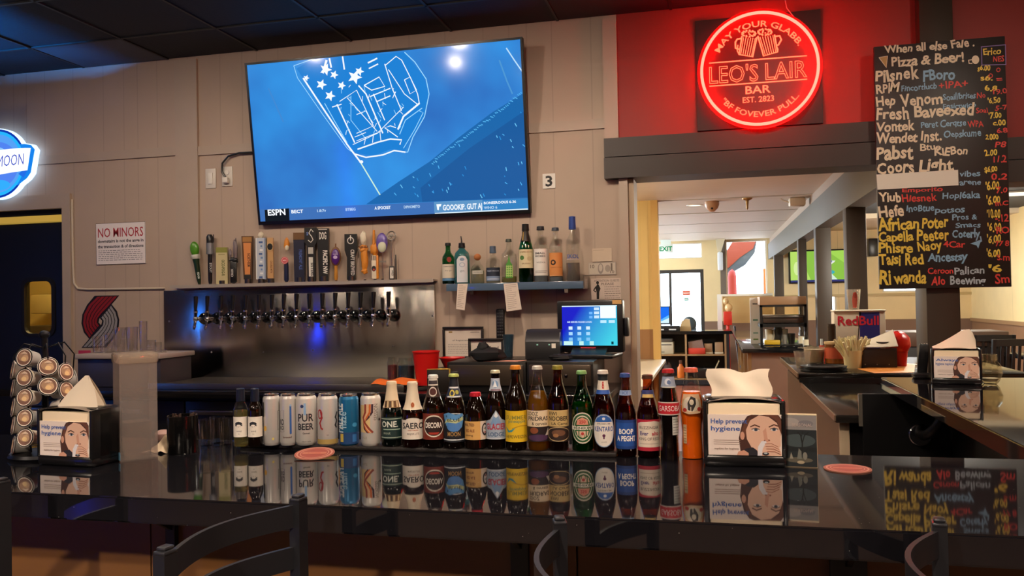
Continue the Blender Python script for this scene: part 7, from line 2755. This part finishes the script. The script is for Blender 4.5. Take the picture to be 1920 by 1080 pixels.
mb.prism([(q_.x - pts[1].x, q_.y - pts[1].y) for q_ in pts], 0, .0025, 'Z')
mb.use(PAPER)
mb.prism([(pts[3].x - pts[1].x - .02, pts[3].y - pts[1].y - .1), (pts[3].x - pts[1].x, pts[3].y - pts[1].y - .1), (pts[3].x - pts[1].x, pts[3].y - pts[1].y), (pts[4].x - pts[1].x, pts[4].y - pts[1].y)], .0026, .0036, 'Z')
solo('orange_menu', mb, 'orange menu sheet lying under the dark caddy', 'menu', (pts[1].x, pts[1].y, UZ + .0002))
# upright black handset and puck on the bar return
p = W(1727, 708, Z=BT)
t = thing('black_handset', 'slim black upright handset on a puck-shaped base at the end of the bar return', 'handset', (p.x - .002, p.y - .02, BT), -.2)
mb = MB(BLACKP)
mb.lathe([(0, 0), (.038, 0), (.043, .006), (.043, .020), (.034, .026), (0, .027)], 28)
obj('puck_base', mb, t)
mb = MB(M('handset_black', '#101012', .25))
mb.box(-.022, .022, -.010, .010, .024, .165, Matrix.Rotation(.09, 4, 'Y'), r=.006)
obj('handset_body', mb, t)
mb = MB(M('white_buttons', '#d8cfc4', .4))
for s in (-1, 0, 1):
    mb.box(.015 + s * .011 - .003, .015 + s * .011 + .003, -.004, .004, .163, .1665, r=.001)
obj('top_buttons', mb, t)
# glass candle jar on the return
p = W(1864, 722, Z=BT)
k = depth(p) / F
R, H = 22 * k, 56 * k
t = thing('candle_jar', 'round faceted clear glass jar right of the far napkin dispenser', 'glass jar', (p.x, p.y + R, BT))
mb = MB(thin('cut_glass', '#fdfaf2', 2.4, .02, milk=.02, milkc='#e8cf90'))
mb.lathe([(0, 0), (R * .5, 0), (R * .75, H * .12), (R, H * .38), (R * .92, H * .6), (R * .62, H * .76), (R * .64, H * .82), (R * .60, H), (R * .54, H), (R * .56, H * .78), (R * .85, H * .58), (R * .92, H * .38), (R * .66, H * .14), (0, H * .06)], 11)
obj('jar_glass', mb, t, 5)
mb = MB(M('candle_wax', '#efe4c0', .5))
mb.lathe([(0, H * .09), (R * .5, H * .09), (R * .66, H * .2), (0, H * .2)], 20)
obj('wax', mb, t)

# ================================================================ passage: table, shelf counter, food warmer
a, b = W(1248, 676, Z=.76), W(1221, 712, Z=.76)
t = thing('prep_table', 'white-topped table against the yellow passage wall', 'table', (-1.0, 8.4, 0))
mb = MB(M('white_laminate', '#e8dcc4', .25))
mb.box(-.7, .46, -1.6, 1.38, .725, .76, r=.004)
obj('table_top', mb, t)
for sx in (-.62, .38):
    for sy in (-1.5, 1.3):
        mb = MB(M('dark_table_leg', '#4a4038', .5))
        mb.box(sx, sx + .06, sy, sy + .06, 0, .725)
        obj('leg', mb, t)
# lobby shelf counter seen end-on
BLKT = M('black_lobby_top', '#131416', .12, ior=1.5)
EDGE = M('pale_wood_edge', '#a9855a', .5, noise=.15, nscale=10)
DARKI = M('dark_shelf_inside', '#26262c', .6)
lc = thing('shelf_counter', 'black-topped open shelf counter at the back of the passage', 'shelf counter', (-.3, 14.1, 0))
mb = MB(BLKT)
mb.box(-1.25, .60, -.02, .6, .86, .91)
obj('counter_top', mb, lc)
mb = MB(DARKI)
mb.box(-1.2, .55, .5, .55, .05, .86)
mb.box(-1.2, .55, .0, .5, .02, .10)
mb.box(.50, .56, 0, .5, .05, .86)
obj('back_board', mb, lc)
for x_ in (-1.2, -.16, .48):
    mb = MB(EDGE)
    mb.box(x_, x_ + .03, -.005, .5, .10, .86)
    obj('upright', mb, lc)
for x0, x1 in ((-1.17, -.16), (-.13, .48)):
    mb = MB(EDGE)
    mb.box(x0, x1, -.003, .5, .50, .525)
    obj('shelf', mb, lc)
    mb = MB(EDGE)
    mb.box(x0, x1, -.003, .5, .10, .12)
    obj('shelf', mb, lc)
OX, OY = -.3, 14.1
S1, S0 = .526, .121
t = thing('desktop_printer', 'cream desktop printer in the top left bay of the shelf counter', 'printer', (OX - .55, OY + .25, S1))
mb = MB(M('printer_cream', '#c9bfa4', .5))
mb.box(-.2, .2, -.2, .2, 0, .2, r=.012)
obj('printer_case', mb, t)
mb = MB(M('printer_dark_top', '#5a534c', .5))
mb.box(-.19, .19, -.19, .19, .2, .26, r=.02)
mb.box(-.17, .17, -.203, -.2, .15, .165)
mb.box(-.05, .05, -.203, -.2, .03, .04)
obj('scanner_lid', mb, t)
t = thing('file_tray', 'red and pink file tray in the top right bay of the shelf counter', 'file tray', (OX + .03, OY + .2, S1))
mb = MB(M('coral_red_tray', '#d8402c', .5))
mb.box(-.14, .14, -.18, .18, 0, .1, r=.01)
obj('tray', mb, t)
mb = MB(M('grey_pink_folders', '#8f7468', .6))
mb.prism([(-.13, .1), (.12, .1), (.09, .24), (-.14, .2)], -.15, .15)
obj('folders', mb, t)
for x_, h_, lb in ((.22, .17, 'tan paper box right of the red file tray'), (.39, .19, 'tan paper box at the right end of the upper shelf')):
    mb = MB(M('kraft_box', '#b3916e', .7))
    mb.box(-.065, .065, -.12, .12, 0.03, h_, r=.003)
    mb.use(M('cream_card', '#dccbb0', .7))
    mb.box(-.07, .07, -.14, .12, 0, .03, r=.003)
    solo('paper_box', mb, lb, 'box', (OX + x_, OY + .2, S1), group='tan boxes on the upper shelf')
t = thing('cleaner_bottle', 'orange cleaner bottle in the lower left bay of the shelf counter', 'bottle', (OX - .24, OY + .12, S0))
mb = MB(M('orange_cleaner', '#e0782c', .35))
mb.lathe([(0, 0), (.055, 0), (.06, .02), (.06, .17), (.03, .21), (.025, .24), (0, .24)], 20, Matrix.Diagonal((1, .7, 1, 1)))
obj('bottle_body', mb, t)
mb = MB(M('brown_spray_head', '#5a3c2c', .4))
mb.box(-.025, .025, -.05, .025, .24, .30, r=.008)
obj('spray_head', mb, t)
mb = MB(M('brown_sack', '#4a3a34', .8))
mb.blob((0, 0, .13), .08, .08, .13, amp=.15, seed=3)
solo('sack', mb, 'dark brown sack beside the orange cleaner bottle', 'sack', (OX - .46, OY + .22, S0 + .001))
mb = MB(BLACKP)
mb.box(-.19, .19, -.15, .15, 0, .17, r=.02)
mb.lathe([(0, .17), (.05, .17), (.04, .185), (0, .19)], 20)
solo('black_case', mb, 'black equipment case in the lower right bay of the shelf counter', 'case', (OX + .14, OY + .2, S0))
mb = MB(M('cream_folder', '#d2bd92', .7))
mb.box(-.006, .006, -.14, .14, 0, .32, Matrix.Rotation(.45, 4, 'Y'))
solo('leaning_folder', mb, 'cream folder leaning at the right of the lower shelf bay', 'folder', (OX + .25, OY + .15, S0 + .004))
# monitor, keyboard box and office chair on and behind the lobby counter
t = thing('desktop_monitor', 'small desktop monitor with a bright blue picture on the shelf counter', 'monitor', (OX - .60, OY + .28, .91), .06)
mb = MB(BLACKP)
mb.box(-.19, .19, -.02, .02, .11, .42, r=.006)
mb.box(-.025, .025, 0, .03, .02, .2)
mb.box(-.1, .1, -.08, .08, 0, .015)
obj('monitor_case', mb, t)
mb = MB(glow('#1f6ff0', 1.1))
mb.box(-.175, .175, -.0215, -.0205, .13, .405)
art = Art(.0004, lambda c: glow(c, 1.1))
art.poly([(-.175, .13), (.175, .13), (.175, .27), (.05, .2), (-.08, .165)], '#5fb6ff')
art.poly([(-.175, .13), (.175, .13), (.175, .22), (.05, .165)], '#d4efff')
art.ell(-.14, .38, .025, .018, '#cfe8ff')
art.flat(mb, facing((0, -.0218, 0)))
obj('monitor_picture', mb, t)
mb = MB(M('black_desk_rack', '#141416', .5))
mb.box(-.38, .28, -.08, .10, 0, .09, r=.006)
mb.use(M('desk_rack_labels', '#cfd4d4', .5))
for s in (-.28, -.1, .1):
    mb.box(s, s + .12, -.082, -.079, .02, .04)
solo('desk_organizer', mb, 'low black desk organizer in front of the small monitor', 'desk organizer', (OX - .52, OY + .08, .91))
mb = MB(M('tan_payment_terminal', '#c9a878', .5))
mb.prism([(-.1, 0), (.1, 0), (.08, .19), (.02, .2), (-.05, .16)], -.11, .11)
solo('card_terminal', mb, 'tan slanted terminal right of the desk organizer', 'terminal', (OX - .16, OY + .25, .91))
t = thing('office_chair', 'dark office chair standing before the glazed door', 'office chair', (-.42, 15.6, 0))
mb = MB(M('charcoal_fabric', '#3c4648', .8))
mb.blob((0, 0, .98), .13, .06, .14, 16, 10)
mb.box(-.12, .12, -.03, .03, .6, .95, r=.03)
obj('backrest', mb, t)
mb = MB(M('charcoal_fabric', '#3c4648', .8))
mb.box(-.22, .22, -.44, .0, .45, .52, r=.03)
obj('seat', mb, t)
mb = MB(BLACKP)
mb.cyl((0, -.2, .06), (0, -.2, .45), .03, 14)
for k in range(5):
    a_ = 2 * PI * k / 5
    mb.bar([(0, -.2, .08), (.27 * math.cos(a_), -.2 + .27 * math.sin(a_), .05)], .04, .03)
    mb.blob((.27 * math.cos(a_), -.2 + .27 * math.sin(a_), .027), .025, .025, .027, 10, 6)
obj('wheeled_base', mb, t)
# long counter running towards the viewer with the heated display case
lng = thing('passage_counter', 'long counter with glossy black top and brown end panel in the passage', 'counter', (.8, 11.9, 0))
OFF = Matrix.Translation((-.8, -11.9, 0))
mb = MB(BLKT)
mb.box(.30, 1.08, 9.25, 14.08, .865, .91, OFF, r=.003)
obj('counter_top', mb, lng)
mb = MB(M('brown_end_panel', '#7d6050', .55, noise=.1, nscale=5))
mb.box(.40, 1.08, 9.32, 9.36, 0, .865, OFF)
obj('end_panel', mb, lng)
for i, y_ in enumerate((9.36, 10.5, 11.7, 12.9)):
    mb = MB(EDGE)
    mb.box(.36, .95, y_, y_ + .04, 0, .865, OFF)
    obj('divider', mb, lng)
mb = MB(DARKI)
mb.box(.93, .97, 9.4, 14.0, 0, .865, OFF)
mb.box(.38, .93, 9.4, 14.0, .42, .44, OFF)
mb.box(.38, .93, 9.4, 14.0, .02, .08, OFF)
obj('shelf_back', mb, lng)
for y_, z_, lb in ((9.9, .441, 'crumpled white bag on the upper shelf of the long counter'), (10.9, .441, 'white paper bundle on the second shelf bay of the long counter'), (9.9, .081, 'white folded bag on the floor shelf of the long counter')):
    mb = MB(PAPER)
    mb.blob((0, 0, .09), .07, .11, .09, amp=.2, seed=int(y_ * 3 + z_ * 10))
    solo('white_bag', mb, lb, 'bag', (.46, y_, z_ + .002))
# heated display case
Y0 = 9.75
a, b = W(1426, 655, Y=Y0), W(1512, 555, Y=Y0)
t = thing('food_warmer', 'brown topped glass food warmer on the long counter', 'food warmer', ((a.x + b.x) / 2, Y0, .91))
w, h = (b.x - a.x) / 2, b.z - .91
mb = MB(M('brown_hood', '#a3805e', .45))
mb.box(-w, w, 0, .5, h * .83, h, r=.008)
obj('hood', mb, t)
BF = M('black_frame_metal', '#1a1918', .4)
mb = MB(BF)
for x0, x1 in ((-w, -w + .03), (w - .03, w)):
    mb.box(x0, x1, 0, .03, 0, h * .83)
    mb.box(x0, x1, .47, .5, 0, h * .83)
mb.box(-w, w, 0, .5, h * .38, h * .45)
mb.box(-w, w, 0, .03, h * .79, h * .83)
mb.box(-w, w, .0, .5, 0, .012)
obj('frame', mb, t)
mb = MB(M('warmer_steel_drawer', '#6a625a', .3, .9))
mb.box(-w + .03, w - .03, .01, .46, h * .46, h * .62, r=.01)
mb.tube([(-w + .04, -.012, h * .58), (w - .04, -.012, h * .58)], .008, 8)
obj('steel_drawer', mb, t)
mb = MB(thin('warmer_glass', '#fff4e0'))
mb.box(-w + .03, w - .03, .012, .016, h * .62, h * .79)
obj('front_glass', mb, t)
for i, (x_, c, r_, h_, lb) in enumerate(((-.14, '#cfc3ac', .05, .17, 'white pitcher with cream spout under the food warmer'), (-.045, '#1b1a1a', .045, .19, 'black cup on the bottom shelf of the food warmer'), (.03, '#9b978e', .035, .17, 'grey metal cup beside the black cup in the warmer'), (.10, '#2c2a28', .045, .12, 'short dark cup at the right of the warmer shelf'))):
    mb = MB(M('ware_' + c, c, .35))
    mb.lathe([(0, 0), (r_ * .75, 0), (r_, h_), (r_ * .93, h_), (r_ * .7, .006), (0, .006)], 20)
    solo('cup', mb, lb, 'cup', ((a.x + b.x) / 2 + x_, Y0 + .2, .923), group='cups in the food warmer')
mb = MB(M('yellow_tub', '#e0b62c', .5))
mb.box(-.085, .085, -.05, .05, 0, .05, r=.008)
solo('yellow_tub', mb, 'low yellow tub in front inside the food warmer', 'tub', ((a.x + b.x) / 2 - .12, Y0 + .08, .923))
for i, (x_, yt, lb) in enumerate(((1503, 614, 'clear bottle with pale label right of the food warmer'), (1511, 622, 'second clear bottle beside the dark post on the long counter'))):
    p = W(x_, 652, Y=9.62 if i == 0 else 9.42)
    k = depth(p) / F
    R, H = 5.2 * k, (652 - yt) * k
    mb = MB(CLEAR_G)
    mb.lathe([(r * R, z * H) for r, z in SPIRIT], 18)
    mb.use(M('pale_bottle_label', '#ded2b4', .6))
    mb.lathe([(R * 1.02, H * .15), (R * 1.02, H * .5)], 18)
    solo('clear_bottle', mb, lb, 'bottle', (min(p.x, 1.04), p.y, .911), group='clear bottles on the long counter')
# white upright placard
a, b = W(1408, 653, Y=10.2), W(1425, 558, Y=10.2)
mb = MB(M('white_placard', '#eceae4', .4))
mb.box(a.x, b.x, 10.2, 10.23, .911, b.z)
art = Art(.0005)
hh = b.z - .911
for f, c in ((.85, '#6a6a6a'), (.5, '#5b8f7a'), (.08, '#6a8a4a'), (.22, '#8fb0a0')):
    art.rect(a.x + .03, .911 + hh * f, b.x - .03, .911 + hh * f + .018, c)
art.flat(mb, facing((0, 10.199, 0)))
solo('tall_placard', mb, 'tall narrow white placard left of the food warmer', 'placard', (0, 0, 0))
# booth with dark table and chair, lion-like red dispenser by the booth wall
t = thing('booth_chair', 'dark chair in front of the yellow booth half wall', 'chair', (.62, 15.0, 0))
mb = MB(M('dark_chair_paint', '#2a2728', .5))
mb.box(-.17, -.14, -.2, .2, .0, .98, Matrix.Rotation(-.1, 4, 'Y'))
obj('backrest', mb, t)
mb = MB(M('tan_seat', '#c08a4a', .5))
mb.box(-.15, .25, -.2, .2, .45, .50, r=.01)
obj('seat', mb, t)
for sx, sy in ((-.14, -.18), (-.14, .18), (.22, -.18), (.22, .18)):
    mb = MB(M('dark_chair_paint', '#2a2728', .5))
    mb.box(sx - .015, sx + .015, sy - .015, sy + .015, 0, .46)
    obj('leg', mb, t)
t = thing('booth_table', 'dark table with a tan edge before the booth half wall', 'table', (.98, 15.42, 0))
mb = MB(M('dark_table_top', '#3a302e', .3))
mb.box(-.22, .15, -.3, .4, .72, .76)
obj('table_top', mb, t)
mb = MB(BLACKM)
mb.cyl((0, 0, 0), (0, 0, .72), .04, 14)
mb.cyl((0, 0, 0), (0, 0, .03), .22, 24)
obj('pedestal', mb, t)
p = W(1352, 596, Y=15.75)
t = thing('gumball_machine', 'red dispenser with a tan rounded top by the booth half wall', 'dispenser', (.27, 15.72, 0))
mb = MB(M('red_machine', '#cf2f1f', .35))
mb.box(-.075, .075, -.07, .07, .95, 1.2, r=.012)
mb.cyl((0, 0, 0), (0, 0, .95), .03, 14)
mb.cyl((0, 0, 0), (0, 0, .03), .12, 20)
obj('red_body', mb, t)
mb = MB(M('tan_globe', '#d8b07a', .3))
mb.blob((.02, 0, 1.27), .07, .06, .08)
mb.blob((-.03, 0, 1.39), .05, .045, .06)
obj('rounded_top', mb, t)
# ceiling fittings of the passage
def downlight(name, label, x, y, z, r=.075):
    t = thing(name, label, 'ceiling light', (x, y, z), 0, 'recessed ceiling lamps')
    mb = MB(WHITEP)
    mb.lathe([(r, -.004), (r * 1.3, -.006), (r * 1.34, 0), (r, .0)], 28)
    obj('trim_ring', mb, t)
    mb = MB(glow('#ffe6bd', 3.0))
    mb.lathe([(0, .0), (r, .0), (r, -.002), (0, -.002)], 24)
    obj('lit_lens', mb, t)
for (lx, ly), lb in zip(((-.25, 1.15), (1.9, 1.1)), ('over the middle of', 'right of')):
    downlight('recessed_lamp', 'round recessed lamp in the dark ceiling %s the bar' % lb, lx, ly, CEIL, .07)
downlight('recessed_lamp', 'small round recessed lamp in the board ceiling beside the white dome', -.19, 10.53, 2.62)
for lx, ly, lb in ((2.9, 6.5, 'nearest'), (2.9, 9.5, 'middle'), (3.0, 13.0, 'farthest')):
    downlight('recessed_lamp', 'recessed lamp over the dining side, %s of three' % lb, lx, ly, 2.8)
t = thing('ceiling_dome', 'tan dome camera hanging from the board ceiling above the shelf counter', 'dome camera', (.02, 10.2, 2.62))
mb = MB(M('tan_dome', '#b98f6c', .4))
mb.lathe([(.0, 0), (.085, 0), (.085, -.04), (.07, -.08), (.03, -.12), (0, -.125)], 28)
obj('housing', mb, t)
mb = MB(M('lens_dark', '#3a2a22', .1))
mb.blob((0, -.06, -.085), .016, .014, .016, 12, 8)
obj('lens', mb, t)
mb = MB(M('brass_sprinkler', '#a8824e', .4, .6))
mb.lathe([(0, 0), (.06, 0), (.055, -.015), (.02, -.03), (.012, -.09), (.012, -.12), (.0, -.14)], 20)
solo('sprinkler', mb, 'brass sprinkler head on the board ceiling, right of the dome camera', 'sprinkler', (.42, 10.0, 2.62))
mb = MB(M('white_bracket', '#d9c8b0', .5))
mb.box(-.1, .08, -.08, .08, -.10, 0, r=.02)
mb.tube([(-.1, 0, -.05), (-.17, 0, -.02), (-.19, 0, 0)], .008, 6)
solo('wall_speaker', mb, 'tan speaker at the ceiling against the long beam', 'speaker', (1.0, 10.2, 2.62))
mb = MB(M('white_speaker', '#d6c9a8', .5))
mb.prism([(-.08, 0), (.1, 0), (.02, -.26), (-.05, -.24)], -.06, .06)
solo('corner_speaker', mb, 'cream wedge speaker at the far corner above the lobby', 'speaker', (.17, 16.9, 2.62))
mb = MB(M('white_post_camera', '#dfe3e6', .5))
mb.box(-.05, .05, -.06, .06, 0, .36, r=.02)
mb.cyl((0, 0, .34), (0, 0, .62), .02, 10)
solo('paper_towel_box', mb, 'pale grey dispenser mounted high by the lobby window post', 'dispenser', (.17, 17.0, 2.0))
# exit sign hung before the transom
t = thing('exit_sign', 'green lit exit sign hanging before the far transom window', 'exit sign', (-.87, 16.6, 2.36))
mb = MB(M('exit_case', '#d9e2d8', .5))
mb.box(-.14, .14, -.02, .02, 0, .16, r=.006)
mb.box(-.1, .1, -.01, .01, .16, .262)
obj('sign_case', mb, t)
art = Art(.0006, lambda c: glow(c, .9))
art.text('EXIT', 0, .04, .085, '#22a060', al='C', bold=.03)
mb = MB()
art.flat(mb, facing((0, -.021, 0)))
obj('exit_letters', mb, t)
# stickers on the glazed door
for x0, y0, x1, y1, c, lb in ((1280, 545, 1294, 554, '#cf5a3c', 'red rectangular sticker on the glazed far door'), (1283, 558, 1291, 564, '#2f8f7a', 'green sticker below the red one on the far door')):
    a, b = W(x0, y1, Y=17.22), W(x1, y0, Y=17.22)
    mb = MB(ink(c))
    mb.box(a.x, b.x, 17.222, 17.226, a.z, b.z)
    art = Art(.0005)
    art.rect(a.x + .012, (a.z + b.z) / 2 - .008, b.x - .012, (a.z + b.z) / 2 + .008, '#f0e6dc')
    art.flat(mb, facing((0, 17.2215, 0)))
    solo('door_sticker', mb, lb, 'sticker')

# ================================================================ dining side
a, b = W(1481, 532, Y=16.9), W(1602, 465, Y=16.9)
w, h = (b.x - a.x) / 2, b.z - a.z
t = thing('dining_television', 'wall television showing a green sports field in the dining room', 'television', ((a.x + b.x) / 2, 17.1, a.z))
mb = MB(M('tv_black_bezel', '#08090b', .3))
mb.box(-w, w, -.06, .095, 0, h, r=.01)
obj('case', mb, t)
mb = MB(glow('#8fc24a', 1.0))
mb.box(-w + .03, w - .03, -.0615, -.0605, .03, h - .03)
art = Art(.0015, lambda c: glow(c, 1.0))
draw(art, [('p', [(-.95, .05), (-.95, .95), (-.7, .95), (-.3, .05)], '#b8e06a'), ('p', [(-.3, .95), (.2, .95), (.7, .6), (.95, .62), (.95, .95)], '#a6d858'), ('p', [(-.15, .3), (.4, .6), (.45, .66), (.3, .66)], '#e4e8e0'), ('e', .25, .64, .1, .05, '#5b78b0'), ('e', .2, .32, .22, .07, '#3fb0b8'), ('e', -.75, .45, .1, .2, '#d8f0a0'), ('r', -.95, .04, .95, .1, '#3a3c70'), ('p', [(-.1, .1), (.5, .1), (.3, .3), (0, .28)], '#d4ecd8')], w, h)
art.flat(mb, facing((0, -.062, 0)))
obj('screen', mb, t)
mb = MB(BLACKP)
p = W(1637, 464, Y=17.0)
mb.box(-.09, .09, -.12, .149, -.17, .17, r=.02)
solo('black_speaker', mb, 'black box speaker high on the yellow wall left of the chalkboard', 'speaker', (p.x, 17.05, p.z))
# fluorescent strip over the dining side, far right
mb = MB(glow('#fff0d4', 1.6))
mb.box(-.6, .6, -.09, .09, -.05, 0, r=.02)
mb.use(WHITEP)
mb.box(-.62, .62, -.11, .11, -.02, .0)
pp = W(1905, 407, Z=2.72)
solo('strip_light', mb, 'white fluorescent strip light on the dining ceiling right of the chalkboard', 'strip light', (4.1, 12.2, 2.795))
# dark dining chairs and table at the right
def dchair(label, x, y, rz):
    t = thing('dining_chair', label, 'dining chair', (x, y, 0), rz, 'dark slatted dining chairs')
    DC = M('black_chair_wood', '#1d1a19', .4)
    for s in (-1, 1):
        mb = MB(DC)
        mb.bar([(s * .2, .2, 0), (s * .2, .19, .45), (s * .21, .25, .96)], .035, .035, up=(0, 1, 0))
        obj('back_leg', mb, t)
        mb = MB(DC)
        mb.box(s * .2 - .018, s * .2 + .018, -.22, -.184, 0, .44)
        obj('front_leg', mb, t)
    mb = MB(DC)
    mb.bar([(-.21, .245, .92), (0, .265, .925), (.21, .245, .92)], .02, .075)
    obj('top_rail', mb, t)
    mb = MB(DC)
    mb.bar([(-.2, .2, .56), (.2, .2, .56)], .02, .04)
    obj('lower_rail', mb, t)
    for k in range(5):
        mb = MB(DC)
        mb.bar([(-.12 + .06 * k, .2, .56), (-.12 + .06 * k, .245, .9)], .012, .03, up=(1, 0, 0))
        obj('back_slat', mb, t)
    mb = MB(DC)
    mb.box(-.22, .22, -.23, .21, .43, .47, r=.012)
    obj('seat', mb, t)
p = W(1852, 634, Y=11.2)
dchair('black slatted dining chair, further back by the wainscot wall', p.x, 11.2, PI)
p = W(1880, 640, Y=10.2)
dchair('black slatted dining chair tucked at the dark table right of the jar', p.x, 10.2, PI + .15)
pa = W(1895, 660, Z=.76)
t = thing('dining_table', 'dark dining table right of the glass jar beyond the bar return', 'table', (pa.x + .35, pa.y - .35, 0))
mb = MB(M('dark_dining_top', '#1b1a1c', .15))
mb.box(-.45, .8, -.4, .4, .72, .76, r=.006)
obj('table_top', mb, t)
for sx in (-.4, .72):
    for sy in (-.35, .33):
        mb = MB(M('black_chair_wood', '#1d1a19', .4))
        mb.box(sx, sx + .05, sy, sy + .05, 0, .72)
        obj('leg', mb, t)
# dark booth block under the dining wall rail seen between box and post
mb = MB(M('dark_booth_vinyl', '#1f1a1a', .5))
mb.box(1.75, 3.4, 11.0, 11.6, 0, .82, r=.02)
mb.use(M('brown_booth_cap', '#5a4336', .5))
mb.box(1.72, 3.43, 10.98, 11.62, .82, 1.0, r=.01)
solo('booth_bench', mb, 'dark booth bench with brown cap behind the red cup', 'booth bench')
